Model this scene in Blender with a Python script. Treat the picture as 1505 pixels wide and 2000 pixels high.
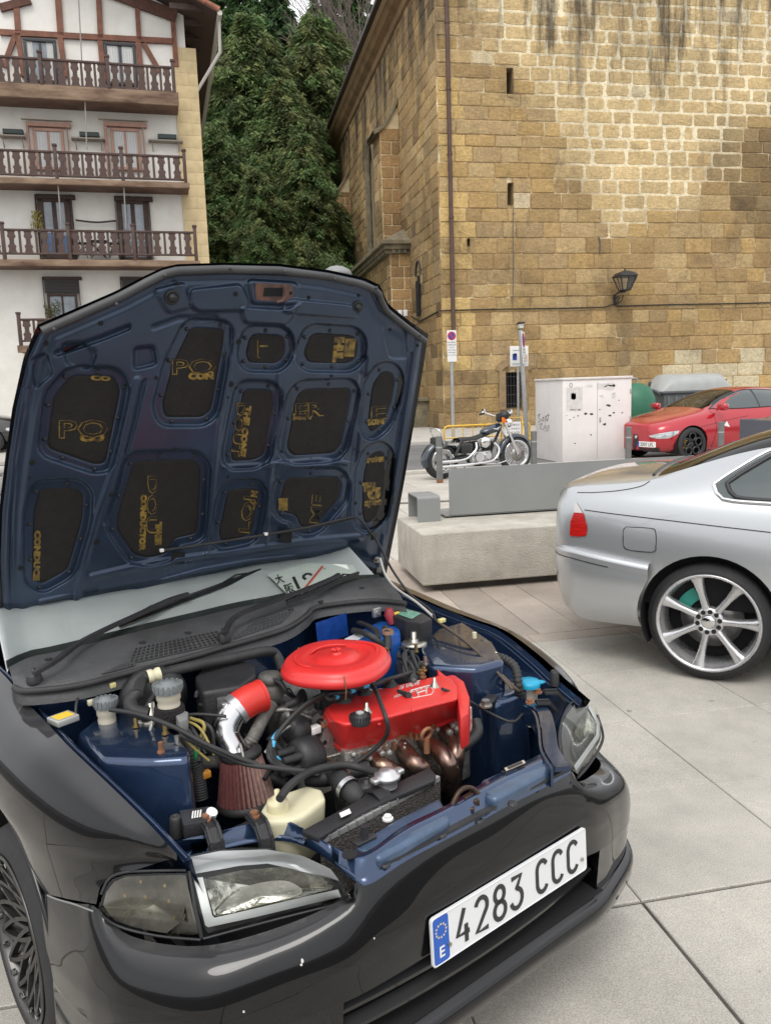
import bpy, bmesh, math, random
import numpy as np
from mathutils import Vector, Matrix
random.seed(7); rng = np.random.default_rng(7)
S = bpy.context.scene
for o in list(bpy.data.objects): bpy.data.objects.remove(o)
COL = S.collection
# ------------------------------------------------------------------ camera (world grid: X along the church front, Y into depth)
F, CH = 1580.0, 1.6
PITCH, ROLL, YAW = 0.150476, -0.034269, 0.192326
_f = np.array([math.sin(YAW)*math.cos(PITCH), math.cos(YAW)*math.cos(PITCH), -math.sin(PITCH)])
_r = np.array([math.cos(YAW), -math.sin(YAW), 0.0]); _u = np.cross(_r, _f)
CR = math.cos(ROLL)*_r + math.sin(ROLL)*_u; CU = -math.sin(ROLL)*_r + math.cos(ROLL)*_u; CF = _f
CC = np.array([0.0, 0.0, CH])
cam = bpy.data.cameras.new('camera'); camo = bpy.data.objects.new('camera', cam); COL.objects.link(camo)
cam.sensor_fit = 'VERTICAL'; cam.sensor_height = 36.0; cam.lens = F/2000*36
cam.clip_start = 0.05; cam.clip_end = 600
camo.matrix_world = Matrix(((CR[0], CU[0], -CF[0], 0), (CR[1], CU[1], -CF[1], 0), (CR[2], CU[2], -CF[2], CH), (0, 0, 0, 1)))
S.camera = camo
# ------------------------------------------------------------------ sky, sun, exposure (bright overcast)
SUN_EL, SUN_AZ = math.radians(58), math.radians(200)      # azimuth clockwise from +Y
w = bpy.data.worlds.new('World'); S.world = w; w.use_nodes = True
nt = w.node_tree; nt.nodes.clear()
sky = nt.nodes.new('ShaderNodeTexSky'); sky.sky_type = 'NISHITA'; sky.sun_disc = False
sky.sun_elevation = SUN_EL; sky.sun_rotation = SUN_AZ; sky.air_density = 1.0; sky.dust_density = 6.0; sky.ozone_density = 0.6
hs = nt.nodes.new('ShaderNodeHueSaturation'); hs.inputs['Saturation'].default_value = 0.16
mixw = nt.nodes.new('ShaderNodeMix'); mixw.data_type = 'RGBA'; mixw.inputs['Factor'].default_value = 0.72
mixw.inputs['B'].default_value = (9.6, 9.7, 9.9, 1)
bg = nt.nodes.new('ShaderNodeBackground'); bg.inputs['Strength'].default_value = 0.15
wo = nt.nodes.new('ShaderNodeOutputWorld')
nt.links.new(sky.outputs['Color'], hs.inputs['Color']); nt.links.new(hs.outputs['Color'], mixw.inputs['A'])
nt.links.new(mixw.outputs['Result'], bg.inputs['Color']); nt.links.new(bg.outputs['Background'], wo.inputs['Surface'])
sl = bpy.data.lights.new('sun', 'SUN'); sl.energy = 1.15; sl.angle = math.radians(25); sl.color = (1.0, 0.96, 0.9)
slo = bpy.data.objects.new('sun', sl); COL.objects.link(slo)
sd = Vector((math.sin(SUN_AZ)*math.cos(SUN_EL), math.cos(SUN_AZ)*math.cos(SUN_EL), math.sin(SUN_EL)))
slo.rotation_euler = sd.to_track_quat('Z', 'Y').to_euler(); slo.location = (0, 0, 30)
S.view_settings.view_transform = 'Standard'; S.view_settings.look = 'None'
S.view_settings.exposure = 0.12; S.view_settings.gamma = 1.0
S.render.engine = 'CYCLES'
# ------------------------------------------------------------------ pixel rays (photo is 1505 x 2000)
def ray(x, y): return (x-752.5)/F*CR - (y-1000)/F*CU + CF
def on(x, y, p0, n):
    d = ray(x, y); n = np.asarray(n, float); return CC + d*(np.dot(np.asarray(p0, float)-CC, n)/np.dot(d, n))
def gz(x, y, z=0.0): return on(x, y, (0, 0, z), (0, 0, 1))
def gy(x, y, Y): return on(x, y, (0, Y, 0), (0, 1, 0))
def gx(x, y, X): return on(x, y, (X, 0, 0), (1, 0, 0))
def prj(P):
    d = np.asarray(P, float)-CC; k = d@CF; return 752.5+F*(d@CR)/k, 1000-F*(d@CU)/k
def lerp(a, b, t): return a+(b-a)*t
def V3(p): return Vector((float(p[0]), float(p[1]), float(p[2])))
# ------------------------------------------------------------------ materials
MATS = {}
def mat(name, col, rough=0.5, metal=0.0, coat=0.0, var=0.0, vscale=8.0, bump=0.0, bscale=60.0, col2=None, trans=0.0, emit=None, ior=1.5, stretch=None, attr=None, coat_rough=0.03, rvar=0.0, world=False, alpha=1.0):
    if name in MATS: return MATS[name]
    m = bpy.data.materials.new(name); m.use_nodes = True; t = m.node_tree; N = t.nodes; L = t.links
    b = N['Principled BSDF']
    b.inputs['Base Color'].default_value = (*col, 1); b.inputs['Roughness'].default_value = rough; b.inputs['Metallic'].default_value = metal
    b.inputs['Coat Weight'].default_value = coat; b.inputs['Coat Roughness'].default_value = coat_rough; b.inputs['IOR'].default_value = ior
    b.inputs['Transmission Weight'].default_value = trans; b.inputs['Alpha'].default_value = alpha
    if emit: b.inputs['Emission Color'].default_value = (*emit[0], 1); b.inputs['Emission Strength'].default_value = emit[1]
    vec = None
    if var or bump or rvar or col2:
        if world: g = N.new('ShaderNodeNewGeometry'); vec = g.outputs['Position']
        else: g = N.new('ShaderNodeTexCoord'); vec = g.outputs['Object']
        if stretch:
            mp = N.new('ShaderNodeMapping'); mp.inputs['Scale'].default_value = stretch; L.new(vec, mp.inputs['Vector']); vec = mp.outputs['Vector']
    csock = None
    if attr:
        a = N.new('ShaderNodeAttribute'); a.attribute_name = attr; csock = a.outputs['Color']
    if var or col2:
        n = N.new('ShaderNodeTexNoise'); n.inputs['Scale'].default_value = vscale; n.inputs['Detail'].default_value = 6; n.inputs['Roughness'].default_value = 0.62
        L.new(vec, n.inputs['Vector'])
        r = N.new('ShaderNodeMapRange'); r.inputs['From Min'].default_value = 0.32; r.inputs['From Max'].default_value = 0.68; L.new(n.outputs['Fac'], r.inputs['Value'])
        mx = N.new('ShaderNodeMix'); mx.data_type = 'RGBA'; L.new(r.outputs['Result'], mx.inputs['Factor'])
        if col2 is not None:
            mx.inputs['A'].default_value = (*col, 1); mx.inputs['B'].default_value = (*col2, 1)
            if csock: L.new(csock, mx.inputs['A'])
        elif csock:
            hv = N.new('ShaderNodeHueSaturation'); hv.inputs['Value'].default_value = 1-var; L.new(csock, hv.inputs['Color']); L.new(hv.outputs['Color'], mx.inputs['A'])
            hv2 = N.new('ShaderNodeHueSaturation'); hv2.inputs['Value'].default_value = 1+var; L.new(csock, hv2.inputs['Color']); L.new(hv2.outputs['Color'], mx.inputs['B'])
        else:
            mx.inputs['A'].default_value = (*[c*(1-var) for c in col], 1); mx.inputs['B'].default_value = (*[min(1, c*(1+var)) for c in col], 1)
        csock = mx.outputs['Result']
    if csock: L.new(csock, b.inputs['Base Color'])
    if rvar:
        n2 = N.new('ShaderNodeTexNoise'); n2.inputs['Scale'].default_value = vscale*1.7; n2.inputs['Detail'].default_value = 5; L.new(vec, n2.inputs['Vector'])
        r2 = N.new('ShaderNodeMapRange'); r2.inputs['From Min'].default_value = 0.3; r2.inputs['From Max'].default_value = 0.7
        r2.inputs['To Min'].default_value = max(0.02, rough-rvar); r2.inputs['To Max'].default_value = min(1, rough+rvar); L.new(n2.outputs['Fac'], r2.inputs['Value']); L.new(r2.outputs['Result'], b.inputs['Roughness'])
    if bump:
        n3 = N.new('ShaderNodeTexNoise'); n3.inputs['Scale'].default_value = bscale; n3.inputs['Detail'].default_value = 5; L.new(vec, n3.inputs['Vector'])
        bp = N.new('ShaderNodeBump'); bp.inputs['Strength'].default_value = min(1, bump); bp.inputs['Distance'].default_value = 0.02*max(1, bump); L.new(n3.outputs['Fac'], bp.inputs['Height']); L.new(bp.outputs['Normal'], b.inputs['Normal'])
    MATS[name] = m; return m
def glassmat(name, tint, ior=1.5, rough=0.0, body=0.0, bodycol=(0.02, 0.02, 0.02)):
    if name in MATS: return MATS[name]
    m = bpy.data.materials.new(name); m.use_nodes = True; N = m.node_tree.nodes; L = m.node_tree.links; N.clear()
    tr = N.new('ShaderNodeBsdfTransparent'); tr.inputs['Color'].default_value = (*tint, 1)
    src = tr.outputs[0]
    if body:
        df = N.new('ShaderNodeBsdfDiffuse'); df.inputs['Color'].default_value = (*bodycol, 1)
        m0 = N.new('ShaderNodeMixShader'); m0.inputs[0].default_value = body; L.new(tr.outputs[0], m0.inputs[1]); L.new(df.outputs[0], m0.inputs[2]); src = m0.outputs[0]
    gl = N.new('ShaderNodeBsdfGlossy'); gl.inputs['Roughness'].default_value = rough
    fr = N.new('ShaderNodeFresnel'); fr.inputs['IOR'].default_value = ior
    mx = N.new('ShaderNodeMixShader'); ou = N.new('ShaderNodeOutputMaterial')
    L.new(fr.outputs[0], mx.inputs[0]); L.new(src, mx.inputs[1]); L.new(gl.outputs[0], mx.inputs[2]); L.new(mx.outputs[0], ou.inputs['Surface'])
    MATS[name] = m; return m
# ------------------------------------------------------------------ mesh helpers
def spl(pts, n=24, closed=False):
    """Catmull-Rom through pts, n samples per call (uniform in chord length)"""
    P = [np.asarray(p, float) for p in pts]
    if len(P) == 2: return [lerp(P[0], P[1], i/(n-1)) for i in range(n)]
    if closed: Q = [P[-1]]+P+[P[0], P[1]]
    else: Q = [2*P[0]-P[1]]+P+[2*P[-1]-P[-2]]
    segs = len(Q)-3; dense = []
    for s in range(segs):
        p0, p1, p2, p3 = Q[s:s+4]
        for k in range(12):
            t = k/12; dense.append(0.5*((2*p1)+(-p0+p2)*t+(2*p0-5*p1+4*p2-p3)*t*t+(-p0+3*p1-3*p2+p3)*t**3))
    dense.append(Q[-2])
    D = np.array(dense); sl_ = np.r_[0, np.cumsum(np.linalg.norm(np.diff(D, axis=0), axis=1))]
    q = np.linspace(0, sl_[-1], n+1)[:-1] if closed else np.linspace(0, sl_[-1], n)
    return [np.array([np.interp(t, sl_, D[:, k]) for k in range(D.shape[1])]) for t in q]
def res(pts, n):
    D = np.array([np.asarray(p, float) for p in pts]); s = np.r_[0, np.cumsum(np.linalg.norm(np.diff(D, axis=0), axis=1))]
    return [np.array([np.interp(t, s, D[:, k]) for k in range(D.shape[1])]) for t in np.linspace(0, s[-1], n)]
class MB:
    def __init__(s): s.v = []; s.f = []; s.m = []; s.sm = []
    def add(s, vs, fs, mi=0, smooth=False, xf=None):
        o = len(s.v)
        for p in vs:
            p = Vector((float(p[0]), float(p[1]), float(p[2])))
            s.v.append(tuple(xf @ p) if xf is not None else tuple(p))
        for f in fs: s.f.append(tuple(i+o for i in f)); s.m.append(mi); s.sm.append(smooth)
        return s
    def box(s, c, d, mi=0, bev=0.0, xf=None, rz=0):
        hx, hy, hz = d[0]/2, d[1]/2, d[2]/2
        b = min(bev, hx*.9, hy*.9, hz*.9)
        M_ = Matrix.Translation(V3(c)) @ Matrix.Rotation(rz, 4, 'Z')
        if xf is not None: M_ = xf @ M_
        if b <= 0:
            vs = [(x, y, z) for x in (-hx, hx) for y in (-hy, hy) for z in (-hz, hz)]
            fs = [(0, 1, 3, 2), (4, 6, 7, 5), (0, 4, 5, 1), (2, 3, 7, 6), (0, 2, 6, 4), (1, 5, 7, 3)]
            return s.add(vs, fs, mi, False, M_)
        bm = bmesh.new(); bmesh.ops.create_cube(bm, size=1)
        for v in bm.verts: v.co = Vector((v.co.x*d[0], v.co.y*d[1], v.co.z*d[2]))
        bmesh.ops.bevel(bm, geom=bm.edges[:], offset=b, segments=2, affect='EDGES', profile=0.6)
        s.bm(bm, mi, True, M_); return s
    def bm(s, bm, mi=0, smooth=False, xf=None):
        bm.verts.index_update()
        s.add([v.co for v in bm.verts], [[v.index for v in f.verts] for f in bm.faces], mi, smooth, xf); bm.free(); return s
    def frame(s, a, b):
        a = V3(a); b = V3(b); d = (b-a); L_ = d.length; q = d.to_track_quat('Z', 'Y') if L_ > 0 else None
        return Matrix.Translation(a) @ q.to_matrix().to_4x4(), L_
    def cyl(s, a, b, r, r2=None, n=16, mi=0, caps=True, smooth=True):
        r2 = r if r2 is None else r2; M_, L_ = s.frame(a, b)
        vs = []; 
        for rr, z in ((r, 0), (r2, L_)): vs += [(rr*math.cos(2*math.pi*i/n), rr*math.sin(2*math.pi*i/n), z) for i in range(n)]
        s.add(vs, [(i, (i+1) % n, n+(i+1) % n, n+i) for i in range(n)], mi, smooth, M_)
        if caps: s.add(vs, [tuple(range(n))[::-1], tuple(range(n, 2*n))], mi, False, M_)
        return s
    def lathe(s, a, b, prof, n=24, mi=0, smooth=True, ang=(0, 2*math.pi)):
        """prof: (radius, distance from a towards b) pairs"""
        M_, L_ = s.frame(a, b); vs = []
        for rr, z in prof: vs += [(rr*math.cos(2*math.pi*i/n), rr*math.sin(2*math.pi*i/n), z) for i in range(n)]
        fs = [(k*n+i, k*n+(i+1) % n, (k+1)*n+(i+1) % n, (k+1)*n+i) for k in range(len(prof)-1) for i in range(n)]
        return s.add(vs, fs, mi, smooth, M_)
    def tube(s, pts, r, n=8, mi=0, caps=True, rad=None, sm=True):
        P = [V3(p) for p in pts]; m = len(P); vs = []; up = None
        for i in range(m):
            t = (P[min(i+1, m-1)]-P[max(i-1, 0)])
            if t.length < 1e-9: t = Vector((0, 0, 1))
            t.normalize()
            if up is None: up = t.orthogonal().normalized()
            else:
                up = (up-t*up.dot(t))
                up = up.normalized() if up.length > 1e-6 else t.orthogonal().normalized()
            side = t.cross(up); rr = rad[i] if rad is not None else r
            vs += [tuple(P[i]+up*(rr*math.cos(2*math.pi*k/n))+side*(rr*math.sin(2*math.pi*k/n))) for k in range(n)]
        fs = [(i*n+k, i*n+(k+1) % n, (i+1)*n+(k+1) % n, (i+1)*n+k) for i in range(m-1) for k in range(n)]
        s.add(vs, fs, mi, sm)
        if caps: s.add(vs, [tuple(range(n))[::-1], tuple(range((m-1)*n, m*n))], mi, False)
        return s
    def ribbon(s, pts, w, t, upv=(0, 0, 1), mi=0):
        """flat bar of width w and thickness t along pts"""
        P = [V3(p) for p in pts]; m = len(P); vs = []; U = V3(upv)
        for i in range(m):
            d = (P[min(i+1, m-1)]-P[max(i-1, 0)]).normalized(); sd_ = d.cross(U).normalized(); u2 = sd_.cross(d).normalized()
            for a, b in ((-1, -1), (1, -1), (1, 1), (-1, 1)): vs.append(tuple(P[i]+sd_*(a*w/2)+u2*(b*t/2)))
        fs = [(i*4+k, i*4+(k+1) % 4, (i+1)*4+(k+1) % 4, (i+1)*4+k) for i in range(m-1) for k in range(4)]
        fs += [(0, 3, 2, 1), ((m-1)*4, (m-1)*4+1, (m-1)*4+2, (m-1)*4+3)]
        return s.add(vs, fs, mi)
    def grid(s, rows, mi=0, smooth=True, flip=False):
        R_, C_ = len(rows), len(rows[0]); vs = [p for r in rows for p in r]
        fs = [(i*C_+j, i*C_+j+1, (i+1)*C_+j+1, (i+1)*C_+j) for i in range(R_-1) for j in range(C_-1)]
        if flip: fs = [f[::-1] for f in fs]
        return s.add(vs, fs, mi, smooth)
    def prism(s, top, bot, mi=0, smooth=False, cap=True):
        """two matching outlines joined by walls"""
        n = len(top); s.add(list(top)+list(bot), [(i, n+i, n+(i+1) % n, (i+1) % n) for i in range(n)], mi, smooth)
        if cap: s.add(list(top), [tuple(range(n))], mi); s.add(list(bot), [tuple(range(n))[::-1]], mi)
        return s
    def ball(s, c, r, mi=0, n=12, m=8, sc=(1, 1, 1), half=False):
        vs = []; 
        for i in range(m+1):
            th = (math.pi/2 if half else math.pi)*i/m
            vs += [(c[0]+sc[0]*r*math.sin(th)*math.cos(2*math.pi*k/n), c[1]+sc[1]*r*math.sin(th)*math.sin(2*math.pi*k/n), c[2]+sc[2]*r*math.cos(th)) for k in range(n)]
        return s.add(vs, [(i*n+k, (i+1)*n+k, (i+1)*n+(k+1) % n, i*n+(k+1) % n) for i in range(m) for k in range(n)], mi, True)
    def mesh(s, name):
        me = bpy.data.meshes.new(name); me.from_pydata(s.v, [], s.f)
        me.polygons.foreach_set('material_index', s.m); me.polygons.foreach_set('use_smooth', s.sm); me.update(); return me
    def build(s, name, mats, parent=None, weld=False, sub=0, auto=None):
        me = s.mesh(name)
        for m_ in (mats if isinstance(mats, (list, tuple)) else [mats]): me.materials.append(m_)
        o = bpy.data.objects.new(name, me); COL.objects.link(o)
        if parent is not None: o.parent = parent
        bm = bmesh.new(); bm.from_mesh(me)
        if weld: bmesh.ops.remove_doubles(bm, verts=bm.verts, dist=weld if weld is not True else 1e-4)
        bmesh.ops.recalc_face_normals(bm, faces=bm.faces); bm.to_mesh(me); bm.free()
        if auto is not None:
            try: me.set_sharp_from_angle(angle=math.radians(auto))
            except Exception: pass
        if sub:
            sm_ = o.modifiers.new('sub', 'SUBSURF'); sm_.levels = sub; sm_.render_levels = sub
        return o
def empty(name, loc=(0, 0, 0), rz=0.0, parent=None):
    o = bpy.data.objects.new(name, None); COL.objects.link(o); o.location = V3(loc); o.rotation_euler = (0, 0, rz); o.empty_display_size = 0.1
    if parent is not None: o.parent = parent
    return o
def tag(o, label=None, cat=None, group=None, kind=None):
    if label: o['label'] = label
    if cat: o['category'] = cat
    if group: o['group'] = group
    if kind: o['kind'] = kind
    return o
def copy_tree(o, parent=None):
    c = o.copy(); COL.objects.link(c); c.parent = parent
    for ch in o.children: copy_tree(ch, c)
    return c
def bake(o):
    """apply modifiers, keep the object"""
    dg = bpy.context.evaluated_depsgraph_get(); me = bpy.data.meshes.new_from_object(o.evaluated_get(dg)); o.modifiers.clear(); o.data = me; return o
def text2d(s, size=1.0, bold=0.0, res_=3, align='CENTER', ext=0.0):
    c = bpy.data.curves.new('txt', 'FONT'); c.body = s; c.size = size; c.offset = bold; c.resolution_u = res_; c.align_x = align; c.align_y = 'CENTER'; c.extrude = ext
    o = bpy.data.objects.new('txt', c); COL.objects.link(o); dg = bpy.context.evaluated_depsgraph_get()
    me = bpy.data.meshes.new_from_object(o.evaluated_get(dg))
    vs = [tuple(v.co) for v in me.vertices]; fs = [tuple(p.vertices) for p in me.polygons]
    bpy.data.objects.remove(o); bpy.data.curves.remove(c); bpy.data.meshes.remove(me); return vs, fs
def put_text(mb, s, o, ex, ey, mi=0, bold=0.0, lift=0.0, width=None, align='CENTER'):
    """text in the plane spanned by ex (reading direction) and ey (up), whose lengths are one em; o = centre"""
    vs, fs = text2d(s, 1.0, bold, 2, align); o = np.asarray(o, float); ex = np.asarray(ex, float); ey = np.asarray(ey, float)
    n = np.cross(ex, ey); n = n/np.linalg.norm(n)
    if width and vs:
        xs = [v[0] for v in vs]; k = width/(max(xs)-min(xs))/np.linalg.norm(ex); 
    else: k = 1.0
    return mb.add([o+ex*(v[0]*k)+ey*v[1]+n*lift for v in vs], fs, mi)
def sdist(Q, poly):
    """signed px distance of points Q (N,2) to polygon, negative inside"""
    P = np.array(poly); A = P; B = np.roll(P, -1, axis=0); d = np.full(len(Q), 1e9); ins = np.zeros(len(Q), bool)
    for a, b in zip(A, B):
        e = b-a; t = np.clip(((Q-a)@e)/(e@e+1e-9), 0, 1); d = np.minimum(d, np.linalg.norm(Q-(a+t[:, None]*e), axis=1)); c = ((a[1] > Q[:, 1]) != (b[1] > Q[:, 1])); xi = a[0]+(Q[:, 1]-a[1])/(b[1]-a[1]+1e-12)*(b[0]-a[0]); ins ^= c & (Q[:, 0] < xi)
    return np.where(ins, -d, d)
def sstep(x, a, b): t = np.clip((x-a)/(b-a), 0, 1); return t*t*(3-2*t)
# ================================================================== ground: plaza slabs, road, pavement by the church
def slabmat(name, c, c2, sc=1.5):
    return mat(name, c, rough=0.8, col2=c2, vscale=sc, bump=0.12, bscale=160, attr='tone', world=True)
def ground_mat(name, cols, fine=220.0):
    """per-slab tone attribute times speckle and blotches"""
    if name in MATS: return MATS[name]
    m = bpy.data.materials.new(name); m.use_nodes = True; N = m.node_tree.nodes; L = m.node_tree.links; b = N['Principled BSDF']; b.inputs['Roughness'].default_value = 0.72
    g = N.new('ShaderNodeNewGeometry'); a = N.new('ShaderNodeAttribute'); a.attribute_name = 'tone'
    n1 = N.new('ShaderNodeTexNoise'); n1.inputs['Scale'].default_value = fine; n1.inputs['Detail'].default_value = 3; L.new(g.outputs['Position'], n1.inputs['Vector'])
    n2 = N.new('ShaderNodeTexNoise'); n2.inputs['Scale'].default_value = 2.3; n2.inputs['Detail'].default_value = 9; n2.inputs['Roughness'].default_value = 0.7; L.new(g.outputs['Position'], n2.inputs['Vector'])
    r1 = N.new('ShaderNodeMapRange'); r1.inputs['From Min'].default_value = .3; r1.inputs['From Max'].default_value = .7; r1.inputs['To Min'].default_value = .72; r1.inputs['To Max'].default_value = 1.25; L.new(n1.outputs['Fac'], r1.inputs['Value'])
    r2 = N.new('ShaderNodeMapRange'); r2.inputs['From Min'].default_value = .3; r2.inputs['From Max'].default_value = .7; r2.inputs['To Min'].default_value = .78; r2.inputs['To Max'].default_value = 1.14; L.new(n2.outputs['Fac'], r2.inputs['Value'])
    n4 = N.new('ShaderNodeTexNoise'); n4.inputs['Scale'].default_value = 38; n4.inputs['Detail'].default_value = 6; n4.inputs['Roughness'].default_value = .75; L.new(g.outputs['Position'], n4.inputs['Vector'])
    r4 = N.new('ShaderNodeMapRange'); r4.inputs['From Min'].default_value = .27; r4.inputs['From Max'].default_value = .38; r4.inputs['To Min'].default_value = .62; r4.inputs['To Max'].default_value = 1.0; L.new(n4.outputs['Fac'], r4.inputs['Value'])
    mm = N.new('ShaderNodeMath'); mm.operation = 'MULTIPLY'; L.new(r1.outputs[0], mm.inputs[0]); L.new(r2.outputs[0], mm.inputs[1])
    n6 = N.new('ShaderNodeTexNoise'); n6.inputs['Scale'].default_value = 11; n6.inputs['Detail'].default_value = 2; L.new(g.outputs['Position'], n6.inputs['Vector'])
    r6 = N.new('ShaderNodeMapRange'); r6.inputs['From Min'].default_value = .74; r6.inputs['From Max'].default_value = .77; r6.inputs['To Min'].default_value = 1.0; r6.inputs['To Max'].default_value = .55; L.new(n6.outputs['Fac'], r6.inputs['Value'])
    m6 = N.new('ShaderNodeMath'); m6.operation = 'MULTIPLY'; L.new(r4.outputs[0], m6.inputs[0]); L.new(r6.outputs[0], m6.inputs[1])
    m5 = N.new('ShaderNodeMath'); m5.operation = 'MULTIPLY'; L.new(mm.outputs[0], m5.inputs[0]); L.new(m6.outputs[0], m5.inputs[1])
    vm = N.new('ShaderNodeVectorMath'); vm.operation = 'SCALE'; L.new(a.outputs['Color'], vm.inputs[0]); L.new(m5.outputs[0], vm.inputs['Scale']); L.new(vm.outputs[0], b.inputs['Base Color'])
    bp = N.new('ShaderNodeBump'); bp.inputs['Strength'].default_value = .25; bp.inputs['Distance'].default_value = .003; L.new(n1.outputs['Fac'], bp.inputs['Height']); L.new(bp.outputs[0], b.inputs['Normal'])
    MATS[name] = m; return m
def tone(o, cols):
    me = o.data; a = me.color_attributes.new('tone', 'FLOAT_COLOR', 'POINT'); n = len(me.vertices)
    arr = np.ones((n, 4), np.float32); arr[:, :3] = cols; a.data.foreach_set('color', arr.ravel())
M_slab = ground_mat('paving', None); M_joint = mat('joint_dirt', (.075, .07, .062), .95, var=.4, vscale=9, world=True)
M_asph = mat('asphalt', (.15, .148, .145), .9, var=.22, vscale=1.1, bump=.3, bscale=120, world=True)
gb = MB(); gb.add([(-150, -60, -.03), (150, -60, -.03), (150, 250, -.03), (-150, 250, -.03)], [(0, 1, 2, 3)])
ground = tag(gb.build('ground', M_asph), kind='structure')
gp = MB(); gp.box((4, 4.7, -.0185), (26, 20.04, .017)); plaza = tag(gp.build('plaza', M_joint), kind='structure')
def slab(x0, x1, y0, y1, col, g=.004, gd=None):
    gl, gr, gf, gk = gd or (g, g, g, g); x0 += gl; x1 -= gr; y0 += gf; y1 -= gk; e = .004; z = random.uniform(-.0012, .0008)
    vs = [(x0, y0, -.01), (x1, y0, -.01), (x1, y1, -.01), (x0, y1, -.01), (x0, y0, z-.003), (x1, y0, z-.003), (x1, y1, z-.003), (x0, y1, z-.003), (x0+e, y0+e, z), (x1-e, y0+e, z), (x1-e, y1-e, z), (x0+e, y1-e, z)]
    fs = [(i, (i+1) % 4, 4+(i+1) % 4, 4+i) for i in range(4)]+[(4+i, 4+(i+1) % 4, 8+(i+1) % 4, 8+i) for i in range(4)]+[(8, 9, 10, 11)]
    o = MB().add(vs, fs).build('paving_slab', M_slab, plaza); k = random.uniform(.93, 1.06); tone(o, [c*k for c in col]); return o
CREAM = (.43, .405, .36); WOOD = (.37, .315, .265); LIGHT = (.47, .44, .39)
XL = [1.18+.651*i for i in range(-7, 10)]
YL = [2.115-.628*3, 2.115-.628*2, 2.115-.628, 2.115, 2.735, 3.38, 4.003, 4.63]
for i in range(len(XL)-1):
    for j in range(len(YL)-1):
        gd = [.0018, .0018, .0018, .0018]
        if abs(YL[j]-2.115) < .01: gd[2] = .006
        if abs(YL[j+1]-2.115) < .01: gd[3] = .006
        if YL[j] < 2.1:
            if i % 2 == 1: gd[0] = .006
            else: gd[1] = .006
        if XL[i] > 6 and YL[j] > 3: continue
        slab(XL[i], XL[i+1], YL[j], YL[j+1], CREAM, gd=gd)
for i in range(len(XL)-1): slab(XL[i], XL[i+1], 4.63, 4.78, WOOD, .002)
bx = [1.92+.3105*i for i in range(-14, 20)]
for i in range(len(bx)-1):
    y = 4.78; k = (i*3) % 5
    for y1 in (4.78+.35+.25*k, 7.35):
        if y1 > y+.1: slab(bx[i], bx[i+1], y, y1, (lambda k_: [c*k_ for c in WOOD])(random.uniform(.9, 1.1)), .002); y = y1
yy = 7.35; r_ = 0
while yy < 14.6:
    h = .9 if yy < 12.8 else .7
    for i in range(-3, 8):
        x0 = i*1.5+(r_ % 2)*.75
        slab(x0, x0+1.5, yy, min(yy+h, 14.72), LIGHT, .004)
    yy += h; r_ += 1
# pavement in front of the church and the road between, kerbs as real steps
kb = MB()
kb.box((4, 14.82, .02), (30, .2, .1), bev=.012); tag(kb.build('kerb', mat('kerb_stone', (.5, .47, .42), .85, var=.15, vscale=3)), kind='structure')
rd = MB(); rd.add([(-60, 14.92, -.004), (60, 14.92, -.004), (60, 22.4, -.004), (-60, 22.4, -.004)], [(0, 1, 2, 3)]); tag(rd.build('road', M_asph), kind='structure')
pv = MB(); pv.box((0, 27, .03), (80, 9.2, .13), bev=.01)
M_pave = ground_mat('pavement_concrete', None, 90); po = tag(pv.build('pavement', M_pave), kind='structure'); tone(po, (.46, .44, .40))
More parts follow.
